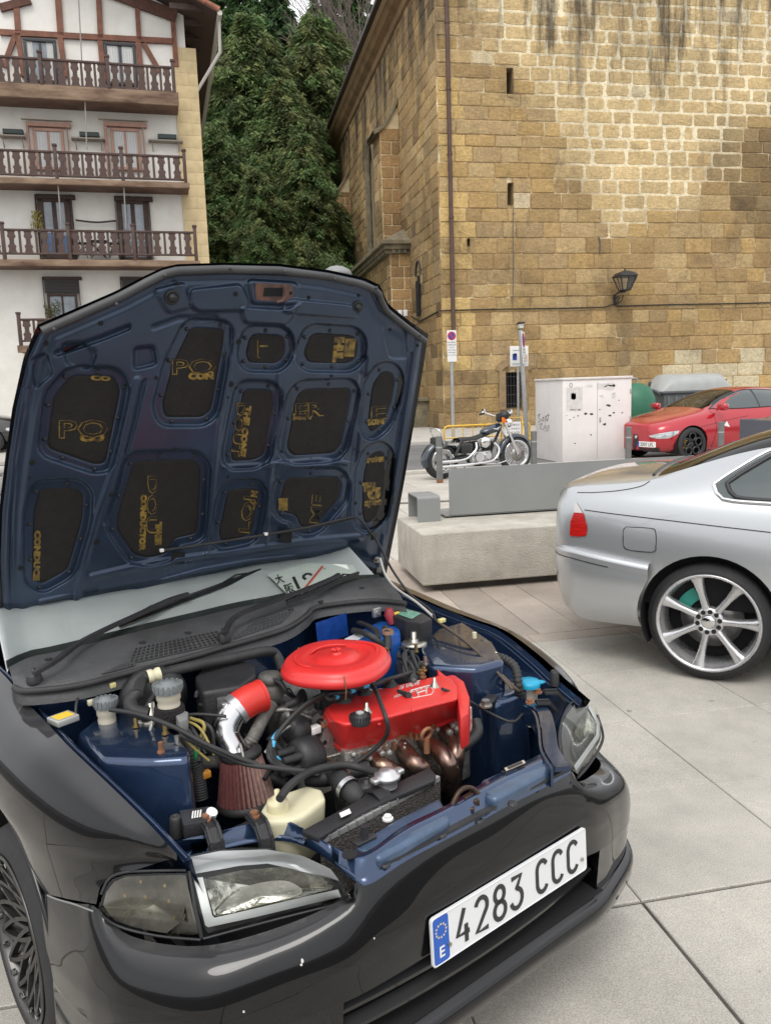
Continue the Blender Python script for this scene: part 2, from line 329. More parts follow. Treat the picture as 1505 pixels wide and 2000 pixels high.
# ================================================================== church
def stone_mat():
    m = bpy.data.materials.new('ashlar'); m.use_nodes = True; N = m.node_tree.nodes; L = m.node_tree.links; b = N['Principled BSDF']; b.inputs['Roughness'].default_value = .9
    g = N.new('ShaderNodeNewGeometry'); a = N.new('ShaderNodeAttribute'); a.attribute_name = 'tone'
    def noise(sc, det, ro, stretch=None):
        n = N.new('ShaderNodeTexNoise'); n.inputs['Scale'].default_value = sc; n.inputs['Detail'].default_value = det; n.inputs['Roughness'].default_value = ro
        if stretch:
            mp = N.new('ShaderNodeMapping'); mp.inputs['Scale'].default_value = stretch; L.new(g.outputs['Position'], mp.inputs['Vector']); L.new(mp.outputs[0], n.inputs['Vector'])
        else: L.new(g.outputs['Position'], n.inputs['Vector'])
        return n
    def rng_(s, a0, a1, b0, b1):
        r = N.new('ShaderNodeMapRange'); r.inputs['From Min'].default_value = a0; r.inputs['From Max'].default_value = a1; r.inputs['To Min'].default_value = b0; r.inputs['To Max'].default_value = b1; L.new(s, r.inputs['Value']); return r.outputs[0]
    def mul(x, y, op='MULTIPLY'):
        q = N.new('ShaderNodeMath'); q.operation = op; L.new(x, q.inputs[0]); L.new(y, q.inputs[1]); return q.outputs[0]
    fine = rng_(noise(11, 8, .7).outputs['Fac'], .28, .72, .68, 1.24)
    grain = rng_(noise(4, 10, .75, (1, 1, 3.2)).outputs['Fac'], .3, .7, .80, 1.18)
    big = rng_(noise(.33, 5, .6).outputs['Fac'], .35, .65, .82, 1.14)
    k = mul(mul(fine, grain), big)
    vm = N.new('ShaderNodeVectorMath'); vm.operation = 'SCALE'; L.new(a.outputs['Color'], vm.inputs[0]); L.new(k, vm.inputs['Scale'])
    # black water streaks, heavier towards the top of the wall
    st = noise(1.25, 7, .68, (1.1, 1.1, .16)); sp = N.new('ShaderNodeSeparateXYZ'); L.new(g.outputs['Position'], sp.inputs[0])
    hi = rng_(sp.outputs['Z'], 10.0, 15.0, 0, .25); thr = mul(st.outputs['Fac'], hi, 'ADD'); f = rng_(thr, .66, .82, 0, .85)
    lo = rng_(noise(.55, 9, .72, (1, 1, .7)).outputs['Fac'], .52, .70, 0, .55); f2 = mul(f, lo, 'MAXIMUM')
    mx = N.new('ShaderNodeMix'); mx.data_type = 'RGBA'; L.new(f2, mx.inputs['Factor']); L.new(vm.outputs[0], mx.inputs['A']); mx.inputs['B'].default_value = (.05, .038, .026, 1)
    L.new(mx.outputs['Result'], b.inputs['Base Color'])
    bp = N.new('ShaderNodeBump'); bp.inputs['Strength'].default_value = .9; bp.inputs['Distance'].default_value = .05; L.new(noise(9, 9, .72, (1, 1, 1.8)).outputs['Fac'], bp.inputs['Height']); L.new(bp.outputs[0], b.inputs['Normal'])
    MATS['ashlar'] = m; return m
M_stone = stone_mat()
M_mort = mat('lime_mortar', (.74, .64, .43), .95, col2=(.46, .35, .19), vscale=.55, bump=.5, bscale=14, world=True)
M_dark = mat('unlit_interior', (.012, .011, .010), .95)
M_pipe = mat('brown_painted_pipe', (.085, .045, .035), .55, var=.25, vscale=3)
M_iron = mat('black_iron', (.022, .022, .024), .55, var=.3, vscale=20)
YF, XC, XR, ZT = 28.5, 7.82, 24.0, 16.5
PAL = [(.46, .31, .135), (.43, .285, .125), (.49, .34, .155), (.38, .25, .11), (.52, .37, .18), (.49, .325, .13), (.44, .305, .15)]
def stone_geo(u0, u1, v0, v1, jag, dep):
    """12-gon block: back ring, proud front ring, slightly domed face"""
    w_, h_ = u1-u0, v1-v0; c = min(w_, h_)*(.05+jag*.9); ju = lambda: random.uniform(-1, 1)*(.006+jag*.12)
    P = [(u0+c, v0), (lerp(u0, u1, .5), v0), (u1-c, v0), (u1, v0+c), (u1, lerp(v0, v1, .5)), (u1, v1-c), (u1-c, v1), (lerp(u0, u1, .5), v1), (u0+c, v1), (u0, v1-c), (u0, lerp(v0, v1, .5)), (u0, v0+c)]
    P = [(a+ju(), b+ju()) for a, b in P]; cu, cv = (u0+u1)/2, (v0+v1)/2; e = .022
    ring = [(a, b, 0) for a, b in P]; d = dep*random.uniform(.6, 1.25)
    fr = [(a+e*(1 if a < cu-1e-6 else -1), b+e*(1 if b < cv-1e-6 else -1), d+random.uniform(-.006, .006)) for a, b in P]
    vs = ring+fr+[(cu, cv, d+random.uniform(0, .018))]
    fs = [(i, (i+1) % 12, 12+(i+1) % 12, 12+i) for i in range(12)]+[(12+i, 12+(i+1) % 12, 24) for i in range(12)]
    return vs, fs
def courses(u0, u1, v0, v1, holes=(), ch=.495, chv=.06, wmin=.5, wmax=1.35, jagf=None, dep=.035, colf=None, top_small=None):
    out = []; v = v0
    while v < v1-.08:
        h = ch*random.uniform(1-chv*2, 1+chv*2)
        if top_small and v > top_small: h = ch*random.uniform(.74, .98)
        vt = min(v+h, v1)
        if v1-vt < .15: vt = v1
        vm_ = (v+vt)/2; cuts = [(a, b) for a, b, c, d in holes if c-.02 < vm_ < d+.02]; u = u0
        while u < u1-.05:
            x = u+random.uniform(wmin, wmax)*(1 if h > .4 else .82)
            if u1-x < .25: x = u1
            for a, b in cuts:
                if u < a < x: x = a
                if a-1e-6 <= u < b: x = None; u = b; break
            if x is None: continue
            if x-u > .06:
                jg = jagf((u+x)/2, vm_) if jagf else .02; g = .007+jg*.32*random.uniform(.5, 1.3); gv = .006+jg*.2*random.uniform(.5, 1.3)
                vs, fs = stone_geo(u+g, x-g, v+gv, vt-gv, jg*.55, dep*(.30 if jg > .08 else .8))
                out.append((vs, fs, colf((u+x)/2, vm_), (x-u)*(vt-v), ((u+x)/2, vm_)))
            u = x
        v = vt
    return out
def place(geo, o, U, W, Nn):
    o, U, W, Nn = map(lambda q: np.asarray(q, float), (o, U, W, Nn)); return [o+U*a+W*b+Nn*c for a, b, c in geo]
def tone_poly(me, cols, nv):
    a = me.color_attributes.new('tone', 'FLOAT_COLOR', 'POINT'); arr = np.ones((len(me.vertices), 4), np.float32); i = 0
    for c, k in zip(cols, nv): arr[i:i+k, :3] = c; i += k
    a.data.foreach_set('color', arr.ravel())
def add_stones(stones, o, U, W, Nn, parent, name='stone', single=False):
    if single:
        for vs, fs, c, _, _ in stones:
            me = bpy.data.meshes.new(name); me.from_pydata([tuple(p) for p in place(vs, o, U, W, Nn)], [], fs); me.materials.append(M_stone); tone_poly(me, [c], [len(vs)])
            ob = bpy.data.objects.new(name, me); COL.objects.link(ob); ob.parent = parent
        return
    mb = MB(); nv = []
    for vs, fs, c, _, _ in stones: mb.add(place(vs, o, U, W, Nn), fs); nv.append(len(vs))
    me = mb.mesh(name); me.materials.append(M_stone); tone_poly(me, [s[2] for s in stones], nv)
    ob = bpy.data.objects.new(name, me); COL.objects.link(ob); ob.parent = parent; ob['kind'] = 'stuff'; return ob
def sheet(mb, u0, u1, v0, v1, holes, o, U, W, Nn, depth, mi=0, mdark=1, jamb=0, step=None):
    ex_ = (list(np.arange(u0, u1, step)), list(np.arange(v0, v1, step))) if step else ([], [])
    us = sorted({u0, u1, *ex_[0], *[h[0] for h in holes], *[h[1] for h in holes]}); vs_ = sorted({v0, v1, *ex_[1], *[h[2] for h in holes], *[h[3] for h in holes]})
    for i in range(len(us)-1):
        for j in range(len(vs_)-1):
            a, b, c, d = us[i], us[i+1], vs_[j], vs_[j+1]
            if any(h[0] <= (a+b)/2 <= h[1] and h[2] <= (c+d)/2 <= h[3] for h in holes): continue
            mb.add(place([(a, c, 0), (b, c, 0), (b, d, 0), (a, d, 0)], o, U, W, Nn), [(0, 1, 2, 3)], mi)
    for a, b, c, d in holes:
        q = place([(a, c, .03), (b, c, .03), (b, d, .03), (a, d, .03), (a, c, -depth), (b, c, -depth), (b, d, -depth), (a, d, -depth)], o, U, W, Nn)
        mb.add(q, [(0, 1, 5, 4), (1, 2, 6, 5), (2, 3, 7, 6), (3, 0, 4, 7)], jamb); mb.add(q, [(4, 5, 6, 7)], mdark)
church = tag(empty('church', (XC, YF, 0)), 'tall golden sandstone church of weathered ashlar blocks behind the motorcycle', 'church')
def rel(p): return np.asarray(p, float)-np.array([XC, YF, 0])
def fw(px, py): p = gy(px, py, YF); return p[0]-XC, p[2]
h1 = (*[fw(988, 133)[0], fw(1001, 133)[0]], fw(994, 190)[1], fw(994, 133)[1]); h2 = (fw(990, 357)[0], fw(1001, 357)[0], fw(994, 400)[1], fw(994, 357)[1])
h3 = (fw(987, 760)[0], fw(1017, 760)[0], fw(1000, 797)[1], fw(1000, 727)[1]); h4 = (fw(912, 480)[0], fw(917, 480)[0], fw(914, 480)[1], fw(914, 466)[1])
FH = [h1, h2, h3, h4]
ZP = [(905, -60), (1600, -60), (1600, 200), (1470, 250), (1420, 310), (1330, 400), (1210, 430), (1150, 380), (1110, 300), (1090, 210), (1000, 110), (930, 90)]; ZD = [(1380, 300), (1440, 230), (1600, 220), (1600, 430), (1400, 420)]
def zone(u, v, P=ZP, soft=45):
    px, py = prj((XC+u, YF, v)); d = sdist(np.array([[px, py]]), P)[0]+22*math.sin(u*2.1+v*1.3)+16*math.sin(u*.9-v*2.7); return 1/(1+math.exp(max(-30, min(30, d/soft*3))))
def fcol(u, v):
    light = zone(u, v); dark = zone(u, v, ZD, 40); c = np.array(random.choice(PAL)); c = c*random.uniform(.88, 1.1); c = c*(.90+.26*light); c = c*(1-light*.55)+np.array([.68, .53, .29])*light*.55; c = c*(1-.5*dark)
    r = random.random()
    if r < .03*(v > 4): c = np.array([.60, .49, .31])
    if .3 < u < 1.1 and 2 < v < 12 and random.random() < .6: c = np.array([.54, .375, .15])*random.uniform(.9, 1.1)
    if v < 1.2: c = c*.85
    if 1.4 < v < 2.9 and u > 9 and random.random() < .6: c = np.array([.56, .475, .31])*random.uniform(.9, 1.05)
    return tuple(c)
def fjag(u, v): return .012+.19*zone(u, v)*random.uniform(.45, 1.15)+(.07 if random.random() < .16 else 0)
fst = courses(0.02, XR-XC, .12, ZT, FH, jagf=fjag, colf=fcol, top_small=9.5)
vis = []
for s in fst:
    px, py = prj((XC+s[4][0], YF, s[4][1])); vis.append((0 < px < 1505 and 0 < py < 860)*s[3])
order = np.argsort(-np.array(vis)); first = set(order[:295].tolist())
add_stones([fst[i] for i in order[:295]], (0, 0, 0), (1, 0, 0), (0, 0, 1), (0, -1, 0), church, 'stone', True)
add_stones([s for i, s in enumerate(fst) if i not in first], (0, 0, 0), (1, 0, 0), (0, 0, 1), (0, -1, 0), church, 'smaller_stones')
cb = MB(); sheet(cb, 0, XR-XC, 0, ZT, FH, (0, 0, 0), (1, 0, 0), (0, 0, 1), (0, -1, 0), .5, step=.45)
# left flank (X = XC), buttresses and porch
YB = 57.5-YF
def fl(px, py): p = gx(px, py, XC); return p[1]-YF, p[2]
win = (fl(724, 300)[0]-1.0, fl(724, 300)[0]+.5, 7.2, 13.2)
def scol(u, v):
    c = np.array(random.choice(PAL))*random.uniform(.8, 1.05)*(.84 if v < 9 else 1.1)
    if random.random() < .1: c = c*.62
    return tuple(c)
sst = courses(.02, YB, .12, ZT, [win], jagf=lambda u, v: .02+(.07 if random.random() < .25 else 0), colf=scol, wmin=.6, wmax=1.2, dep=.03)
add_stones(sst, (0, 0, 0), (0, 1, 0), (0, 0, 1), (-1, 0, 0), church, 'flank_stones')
sheet(cb, 0, YB, 0, ZT, [win], (0, 0, 0), (0, 1, 0), (0, 0, 1), (-1, 0, 0), .5)
cb.add([(XR-XC, 0, 0), (XR-XC, YB, 0), (XR-XC, YB, ZT), (XR-XC, 0, ZT), (0, YB, 0), (0, YB, ZT)], [(0, 1, 2, 3), (1, 4, 5, 2)], 0)
wo_ = cb.build('wall', [M_stone, M_dark], church); ar_ = []
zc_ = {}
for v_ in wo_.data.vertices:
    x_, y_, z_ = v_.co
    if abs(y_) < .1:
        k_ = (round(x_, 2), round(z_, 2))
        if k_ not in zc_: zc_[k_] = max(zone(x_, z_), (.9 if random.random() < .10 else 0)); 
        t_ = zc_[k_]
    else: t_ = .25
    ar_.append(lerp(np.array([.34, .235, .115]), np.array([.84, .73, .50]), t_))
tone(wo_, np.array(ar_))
def clad(name, x0, x1, y0, y1, z0, z1, slope=0.0):
    """stone block projecting to -X between y0..y1 with sloped top; coords relative to the church base"""
    mb = MB(); zt = z1-slope
    vs = [(x0, y0, z0), (x1, y0, z0), (x1, y1, z0), (x0, y1, z0), (x0, y0, zt), (x1, y0, z1), (x1, y1, z1), (x0, y1, zt)]
    mb.add(vs, [(0, 1, 5, 4), (3, 7, 6, 2), (0, 4, 7, 3), (4, 5, 6, 7)]); o = mb.build(name, M_mort, church)
    st = courses(0, x1-x0, z0, zt, (), ch=.46, jagf=lambda u, v: .03, colf=lambda u, v: tuple(np.array((.36, .225, .10))*random.uniform(.75, 1.2)), wmin=.35, wmax=.7, dep=.03)
    q = add_stones(st, (x0, y0, 0), (1, 0, 0), (0, 0, 1), (0, -1, 0), o, 'facing_stones')
    st = courses(0, y1-y0, z0, zt, (), ch=.46, jagf=lambda u, v: .03, colf=scol, wmin=.5, wmax=.9, dep=.03)
    add_stones(st, (x0, y0, 0), (0, 1, 0), (0, 0, 1), (-1, 0, 0), o, 'side_stones')
    return o
M_cap = mat('weathered_coping', (.27, .22, .14), .95, col2=(.10, .09, .06), vscale=2.2, bump=.6, bscale=12, world=True)
def butt(pxw, pxo, py, ztop, length, name='buttress'):
    y0, _ = fl(pxw, py); P = gy(pxo, py, y0+YF); x0 = P[0]-XC
    o = clad(name, x0, 0.0, y0, y0+length, 0.05, ztop, slope=.9)
    cp = MB(); a = spl([(x0-.28, 0, ztop-1.15), (x0+.1, 0, ztop-.95), (lerp(x0, 0, .55), 0, ztop-.45), (-.02, 0, ztop+.12)], 8)
    up = [p+np.array([0, y0-.12, .16]) for p in a]; lo = [p+np.array([0, y0-.12, -.02]) for p in a]; b2 = [p+np.array([0, length+.24, 0]) for p in up]; l2 = [p+np.array([0, length+.24, 0]) for p in lo]
    cp.grid([lo, up, b2, l2, lo]); cp.build('coping', M_cap, o); return o, x0, y0
butt(781, 744, 330, fl(781, 200)[1], 1.5); butt(684, 655, 400, fl(684, 350)[1]+.3, 2.2)
# window tracery arch on the flank
wb = MB(); yc = (win[0]+win[1])/2
for k, (rr, dx, th) in enumerate(((.95, -.09, .12), (.78, -.03, .1))):
    arc = [(dx, yc+rr*math.cos(t), 12.4+rr*1.25*math.sin(t)) for t in np.linspace(0, math.pi, 14)]; arc = [(dx, yc+rr, 6.9)]+arc+[(dx, yc-rr, 6.9)]; wb.tube(arc, th, 6)
wb.build('window_moulding', M_cap, church)
# porch: px 765..803 front, cornice on top
py0, pz = fl(803, 600); P = gy(765, 600, py0+YF); px0 = P[0]-XC; zc = fl(803, 494)[1]
porch = clad('porch', px0, 0, py0, py0+9, .05, zc+.02)
co = MB()
for k, (e, a, b) in enumerate(((.12, 0, .16), (.26, .16, .34), (.40, .34, .5))): co.box(((px0-e)/2, py0+4.5, zc+(a+b)/2), (-px0+e, 9+2*e, b-a), bev=.02)
zz = zc+.5; rt = fl(790, 446)[1]
co.add([(px0-.3, py0-.3, zz), (0, py0-.3, zz), (0, py0+9.3, zz), (px0-.3, py0+9.3, zz), (0, py0+.9, rt), (px0*.55, py0+.9, rt-.2), (0, py0+8, rt), (px0*.55, py0+8, rt-.2)], [(0, 1, 4, 5), (0, 5, 7, 3), (5, 4, 6, 7), (3, 7, 6, 2)])
for k in range(40): co.box((px0-.16, py0-.1+k*.235, zc+.08), (.12, .1, .13))
for k in range(int(-px0/.235)): co.box((px0+.1+k*.235, py0-.16, zc+.08), (.1, .12, .13))
co.build('cornice', M_cap, porch)
sb = MB(); a = gy(783, 612, YF+py0-.05)
for dx in (0, .22): sb.box(rel(gy(780, 612, YF+py0))+np.array([dx, -.09, 0]), (.17, .08, .26), bev=.015)
sb.build('meter_box', mat('white_plastic', (.74, .74, .72), .4), porch)
# narrow arched flank window with iron bars near the corner
u0, z0_ = fl(824, 616); u1, z1_ = fl(816, 540); nb = MB(); nb.box((-.03, (u0+u1)/2, (z0_+z1_)/2), (.05, abs(u1-u0)*.8, z1_-z0_), bev=.004)
nb.build('recess', M_dark, church)
nb = MB()
for k in range(4): yk = lerp(u0, u1, .15+.23*k); nb.cyl((-.12, yk, z0_), (-.12, yk, z1_-.2), .014, n=6)
for k in range(4): zk = lerp(z0_, z1_, .12+.22*k); nb.cyl((-.12, u0, zk), (-.12, u1, zk), .012, n=6)
arc = [(-.05, lerp(u0, u1, .5)+(u1-u0)*.75*math.cos(t), z1_+.55*math.sin(t)) for t in np.linspace(0, math.pi, 10)]; nb.tube(arc, .05, 6)
nb.build('window_bars', M_iron, church)
# flank base ledge
lb = MB(); ly = fl(838, 800)[0]; lb.box((-.28, ly+3.0, .55), (.6, 6, 1.1), bev=.06); lb.box((-.3, ly+3.0, 1.16), (.75, 6.2, .14), bev=.03); lb.build('base_ledge', M_cap, church)
# eaves: stone cornice, boards, gutter; roof
ev = MB(); zE = fl(637, 318)[1]
sec = [(.0, ZT-.55), (-.12, ZT-.5), (-.16, ZT-.25), (-.4, ZT-.12), (-.55, ZT+.12), (-.55, ZT+.3), (0, ZT+.34)]
ev.grid([[(a, -.5, b) for a, b in sec], [(a, YB+.4, b) for a, b in sec]], smooth=False)
ev.grid([[(-.5, -b, c) for b, c in [(0, ZT-.55), (.12, ZT-.5), (.16, ZT-.25), (.4, ZT-.12), (.55, ZT+.12), (.55, ZT+.3), (0, ZT+.34)]], [(XR-XC, -b, c) for b, c in [(0, ZT-.55), (.12, ZT-.5), (.16, ZT-.25), (.4, ZT-.12), (.55, ZT+.12), (.55, ZT+.3), (0, ZT+.34)]]], smooth=False)
ev.build('eaves_cornice', mat('eaves_stone', (.30, .19, .09), .9, col2=(.16, .10, .05), vscale=1.2, world=True), church)
rf = MB(); rid = ((XR-XC)/2, ZT+4.5)
rf.add([(-.75, -.7, ZT+.30), (XR-XC+.7, -.7, ZT+.30), (XR-XC+.7, YB+.7, ZT+.30), (-.75, YB+.7, ZT+.30), (rid[0], 8, rid[1]), (rid[0], YB-8, rid[1])], [(0, 1, 4), (1, 2, 5, 4), (2, 3, 5), (3, 0, 4, 5)])
rf.add([(-.75, -.7, ZT+.22), (XR-XC+.7, -.7, ZT+.22), (XR-XC+.7, YB+.7, ZT+.22), (-.75, YB+.7, ZT+.22)], [(3, 2, 1, 0)])
rf.build('roof', mat('roof_tile_brown', (.20, .09, .05), .9, var=.3, vscale=2), church)
gt = MB(); gt.box((-.84, YB/2-.1, ZT+.26), (.18, YB+1.2, .2), bev=.05); gt.build('gutter', mat('dark_brown_gutter', (.045, .033, .03), .5), church)
bo = MB(); bo.box((-.62, YB/2-.1, ZT+.15), (.2, YB+1, .05)); bo.build('soffit_board', mat('pale_board', (.52, .42, .28), .8), church)
dp = MB(); A = rel(gy(872, 0, YF-.16)); B = rel(gy(886, 700, YF-.16)); Bx = (A[0]+B[0])/2
dp.cyl((Bx, -.16, ZT+.1), (Bx, -.16, B[2]), .075, n=14)
for zz in np.arange(3.2, 16, 2.1): dp.cyl((Bx, -.16, zz), (Bx, -.16, zz+.07), .092, n=14); dp.box((Bx, -.08, zz+.03), (.04, .16, .03))
dp.build('downpipe', M_pipe, church)
gr = MB()
a, b, c, d = h3
for k in range(5): gr.cyl((lerp(a, b, (k+.5)/5), -.05, c), (lerp(a, b, (k+.5)/5), -.05, d), .013, n=6)
for k in range(4): gr.cyl((a-.03, -.05, lerp(c, d, (k+.5)/4)), (b+.03, -.05, lerp(c, d, (k+.5)/4)), .013, n=6)
gr.build('window_grille', M_iron, church)
fr = MB(); fr.box((a-.14, -.03, (c+d)/2), (.26, .1, d-c+.1), bev=.02); fr.box((b+.14, -.03, (c+d)/2), (.26, .1, d-c+.1), bev=.02)
arc = [((a+b)/2+(b-a)*.95*math.cos(t), -.03, d+.05+.32*math.sin(t)) for t in np.linspace(0, math.pi, 12)]; fr.ribbon(arc, .24, .1, (0, -1, 0)); fr.build('window_surround', mat('surround_stone', (.24, .165, .09), .9, var=.25, vscale=4), church)
# pale render patches low on the wall, cable along the front
cab = MB(); pts = [rel(gy(x, y, YF-.06)) for x, y in [(858, 607), (880, 606), (960, 604), (1100, 602), (1180, 600), (1196, 594), (1206, 598), (1300, 595), (1420, 593), (1505, 591), (1600, 588)]]
cab.tube(pts, .022, 6); pts = [(-.06, 0.3, pts[0][2]), (-.06, 3, pts[0][2]-.1), (-.06, fl(805, 600)[0], fl(805, 618)[1])]; cab.tube(pts, .03, 6); cab.build('cable', mat('black_cable', (.02, .018, .016), .7), church)
ck = MB(); ck.tube([rel(gy(x, y, YF-.05)) for x, y in [(1002, 405), (1001, 450), (1002, 520), (1001, 600)]], .014, 5); ck.tube([rel(gy(x, y, YF-.06)) for x, y in [(1168, 462), (1171, 470), (1171, 496)]], .03, 6); ck.build('conduit', mat('grey_conduit', (.12, .11, .10), .7), church)
# wall lantern
lm = tag(empty('wall_lantern', gy(1200, 596, YF)), 'black iron four-sided lantern on a scrolled bracket fixed to the church wall', 'lantern')
L0 = gy(1200, 596, YF); lr = lambda px, py, d: gy(px, py, YF-d)-L0
br = MB(); br.tube(spl([lr(1200, 592, .05), lr(1198, 580, .12), lr(1206, 572, .35), lr(1219, 569, .6)], 14), .03, 6); br.tube(spl([lr(1200, 594, .05), lr(1212, 588, .3), lr(1216, 576, .5)], 10), .02, 6)
br.tube(spl([lr(1204, 590, .1), lr(1209, 582, .2), lr(1205, 578, .2), lr(1203, 584, .15)], 10), .015, 5); br.box(lr(1200, 586, .03), (.1, .06, .4), bev=.01); br.build('bracket', M_iron, lm)
c0 = lr(1219, 569, .6); zt_ = lr(1219, 540, .6)[2]; zb_ = c0[2]+.04; ztp = lr(1219, 531, .6)[2]
def sq(h, z): return [(c0[0]-h, c0[1]-h, z), (c0[0]+h, c0[1]-h, z), (c0[0]+h, c0[1]+h, z), (c0[0]-h, c0[1]+h, z)]
fm = MB(); lo, hi_ = sq(.15, zb_), sq(.31, zt_)
for i in range(4): fm.cyl(lo[i], hi_[i], .022, n=6); fm.cyl(lo[i], lo[(i+1) % 4], .02, n=6); fm.cyl(hi_[i], hi_[(i+1) % 4], .026, n=6); fm.cyl(lerp(np.array(lo[i]), np.array(lo[(i+1) % 4]), .5), lerp(np.array(hi_[i]), np.array(hi_[(i+1) % 4]), .5), .012, n=6)
fm.cyl((c0[0], c0[1], zb_-.08), (c0[0], c0[1], zb_), .04, n=8); fm.build('lantern_frame', M_iron, lm)
rfm = MB(); a, b, c = sq(.36, zt_), sq(.24, zt_+.13), sq(.06, ztp+.04); rfm.grid([a+a[:1], b+b[:1], c+c[:1]], smooth=False); rfm.add(a, [(0, 1, 2, 3)]); rfm.add(c, [(3, 2, 1, 0)]); rfm.cyl((c0[0], c0[1], ztp+.04), (c0[0], c0[1], ztp+.12), .03, n=8); rfm.build('lantern_roof', M_iron, lm)
gm = MB(); li, hi2 = sq(.145, zb_), sq(.30, zt_)
gm.grid([li+li[:1], hi2+hi2[:1]], smooth=False); gm.build('glass_panes', glassmat('lantern_glass', (.9, .88, .8), body=.12, bodycol=(.7, .68, .6)), lm)
# small lamp box on the wall
cm = MB(); p = gy(1016, 637, YF-.12); cm.box((0, 0, 0), (.14, .24, .16), mi=0, bev=.02); cm.box((0, -.06, .11), (.2, .3, .05), mi=1, bev=.01)
cmo = tag(cm.build('wall_camera', [MATS['white_plastic'], M_iron]), 'small white camera box with dark hood on the church wall', 'camera'); cmo.location = V3(p)
# ================================================================== half-timbered house with balconies
M_wall_w = mat('white_render', (.84, .82, .77), .9, col2=(.72, .69, .62), vscale=1.1, bump=.35, bscale=7, world=True)
M_tim = mat('red_brown_timber', (.20, .085, .055), .75, var=.3, vscale=4)
M_dtim = mat('dark_brown_wood', (.060, .036, .028), .7, var=.35, vscale=5)
M_bal = mat('baluster_wood', (.075, .043, .034), .7, var=.35, vscale=4)
M_beam = mat('weathered_beam', (.10, .055, .035), .85, col2=(.30, .21, .14), vscale=2.2, bump=.4, bscale=9, stretch=(.5, 2, 2))
M_quoin = mat('yellow_quoin', (.62, .49, .28), .9, var=.12, vscale=2.5, bump=.3, bscale=9)
M_pink = mat('pinkish_frame', (.42, .25, .19), .7, var=.12, vscale=6)
M_curt = mat('white_curtain', (.62, .62, .60), .9, var=.12, vscale=9, stretch=(9, 9, .6))
M_pane = mat('window_pane', (.22, .25, .28), .06, coat=.6, var=.3, vscale=2)
M_blackf = mat('black_frame', (.03, .028, .03), .5)
M_grey = mat('roller_shutter', (.055, .05, .05), .6)
hd = ray(6755, 504); hd = np.array([hd[0], hd[1], 0]); hd /= np.linalg.norm(hd); hn = np.array([hd[1], -hd[0], 0])   # hn points to the viewer
HB = gy(372, 505, 30.0); HO = np.array([HB[0], HB[1], 0]); HRZ = math.atan2(hd[1], hd[0])
house = tag(empty('balcony_house', HO, HRZ), 'white half-timbered house with brown wooden balconies and a yellow stone corner', 'house')
def hl(px, py, off=0.0):
    """pixel on the facade plane moved off metres to the viewer -> local (x, y, z)"""
    p = on(px, py, HO+hn*off, hn); d = p-HO; return np.array([d@hd, -d@hn, p[2]])
def hbox(px0, py0, px1, py1, off, th, mb, mi=0, bev=0.0):
    a = hl(px0, py0, off); b = hl(px1, py1, off); mb.box(((a[0]+b[0])/2, -off+th/2-.0, (a[2]+b[2])/2), (abs(b[0]-a[0]), th, abs(a[2]-b[2])), mi, bev); return a, b
xr = hl(376, 300)[0]; zr = hl(376, -20)[2]; xl = hl(-260, 300)[0]
e0 = hl(425, 30, 1.2); zE = e0[2]; xe = e0[0]; sl_ = math.tan(math.radians(25)); zW = zE+(xe-xr)*sl_-.06; xl = xe-19+(xe-xr)
wl = MB(); wl.add([(xl, 0, 0), (xr, 0, 0), (xr, 0, zW), (xe-9.5, 0, zE+9.5*sl_-.06), (xl, 0, zW)], [(0, 1, 2, 3, 4)]); wl.add([(xr, 0, 0), (xr+.02, 11, 0), (xr+.02, 11, zW), (xr, 0, zW)], [(0, 1, 2, 3)]); wl.add([(xl, 0, 0), (xl, 11, 0), (xl, 11, zW), (xl, 0, zW)], [(3, 2, 1, 0)]); wl.build('wall', M_wall_w, house)
# corner of yellow blocks
zq = 0.0; k = 0; xq0 = hl(347, 260)[0]; xq1 = hl(393, 260)[0]
while zq < 13.1:
    h = .40; b = MB(); ww = xq1-xq0
    if k % 2: parts = [(xq0, xq1)]
    else: c = xq0+ww*random.choice((.4, .55, .62)); parts = [(xq0, c), (c, xq1)]
    for a, c in parts:
        q = MB(); q.box(((a+c)/2, .2, zq+h/2), (c-a-.004, .5, h-.004), bev=.004); q.build('quoin_block', M_quoin, house)
    zq += h; k += 1
cbk = MB(); cbk.box(((xq0+xq1)/2, .25, 6.5), (xq1-xq0-.03, .5, 13)); cbk.build('corner_core', mat('quoin_joint', (.50, .39, .22), .95), house)
# timber frame on the top floor (off 0.05), photo pixel quads
tm = MB()
def beam(x0, y0, x1, y1, wpx, off=.06, mi=0, mb=tm):
    a = hl(x0, y0, off); b = hl(x1, y1, off); w_ = wpx/F*30; mb.ribbon([a, b], w_, .1, (0, -1, 0), mi)
TB = [(0, 63, 340, 81, 9), (28, -40, 36, 62, 9), (110, -60, 119, 70, 10), (190, -70, 197, 75, 9), (265, -40, 272, 78, 8), (336, 20, 345, 130, 8), (35, 65, 47, 150, 8), (118, 74, 128, 150, 9), (196, 80, 203, 160, 9), (270, 82, 278, 160, 9), (30, 70, 8, 130, 8), (281, 85, 312, 140, 8)]
for t in TB:
    b = MB(); beam(*t, mb=b); b.build('timber', M_tim, house)
for a_ in ((0, 16, 60, 0, 12, .08), (200, -22, 345, 32, 20, .10)): b = MB(); beam(*a_, mb=b); b.build('barge_timber', mat('dark_red_timber', (.11, .05, .035), .8, var=.3, vscale=4), house)
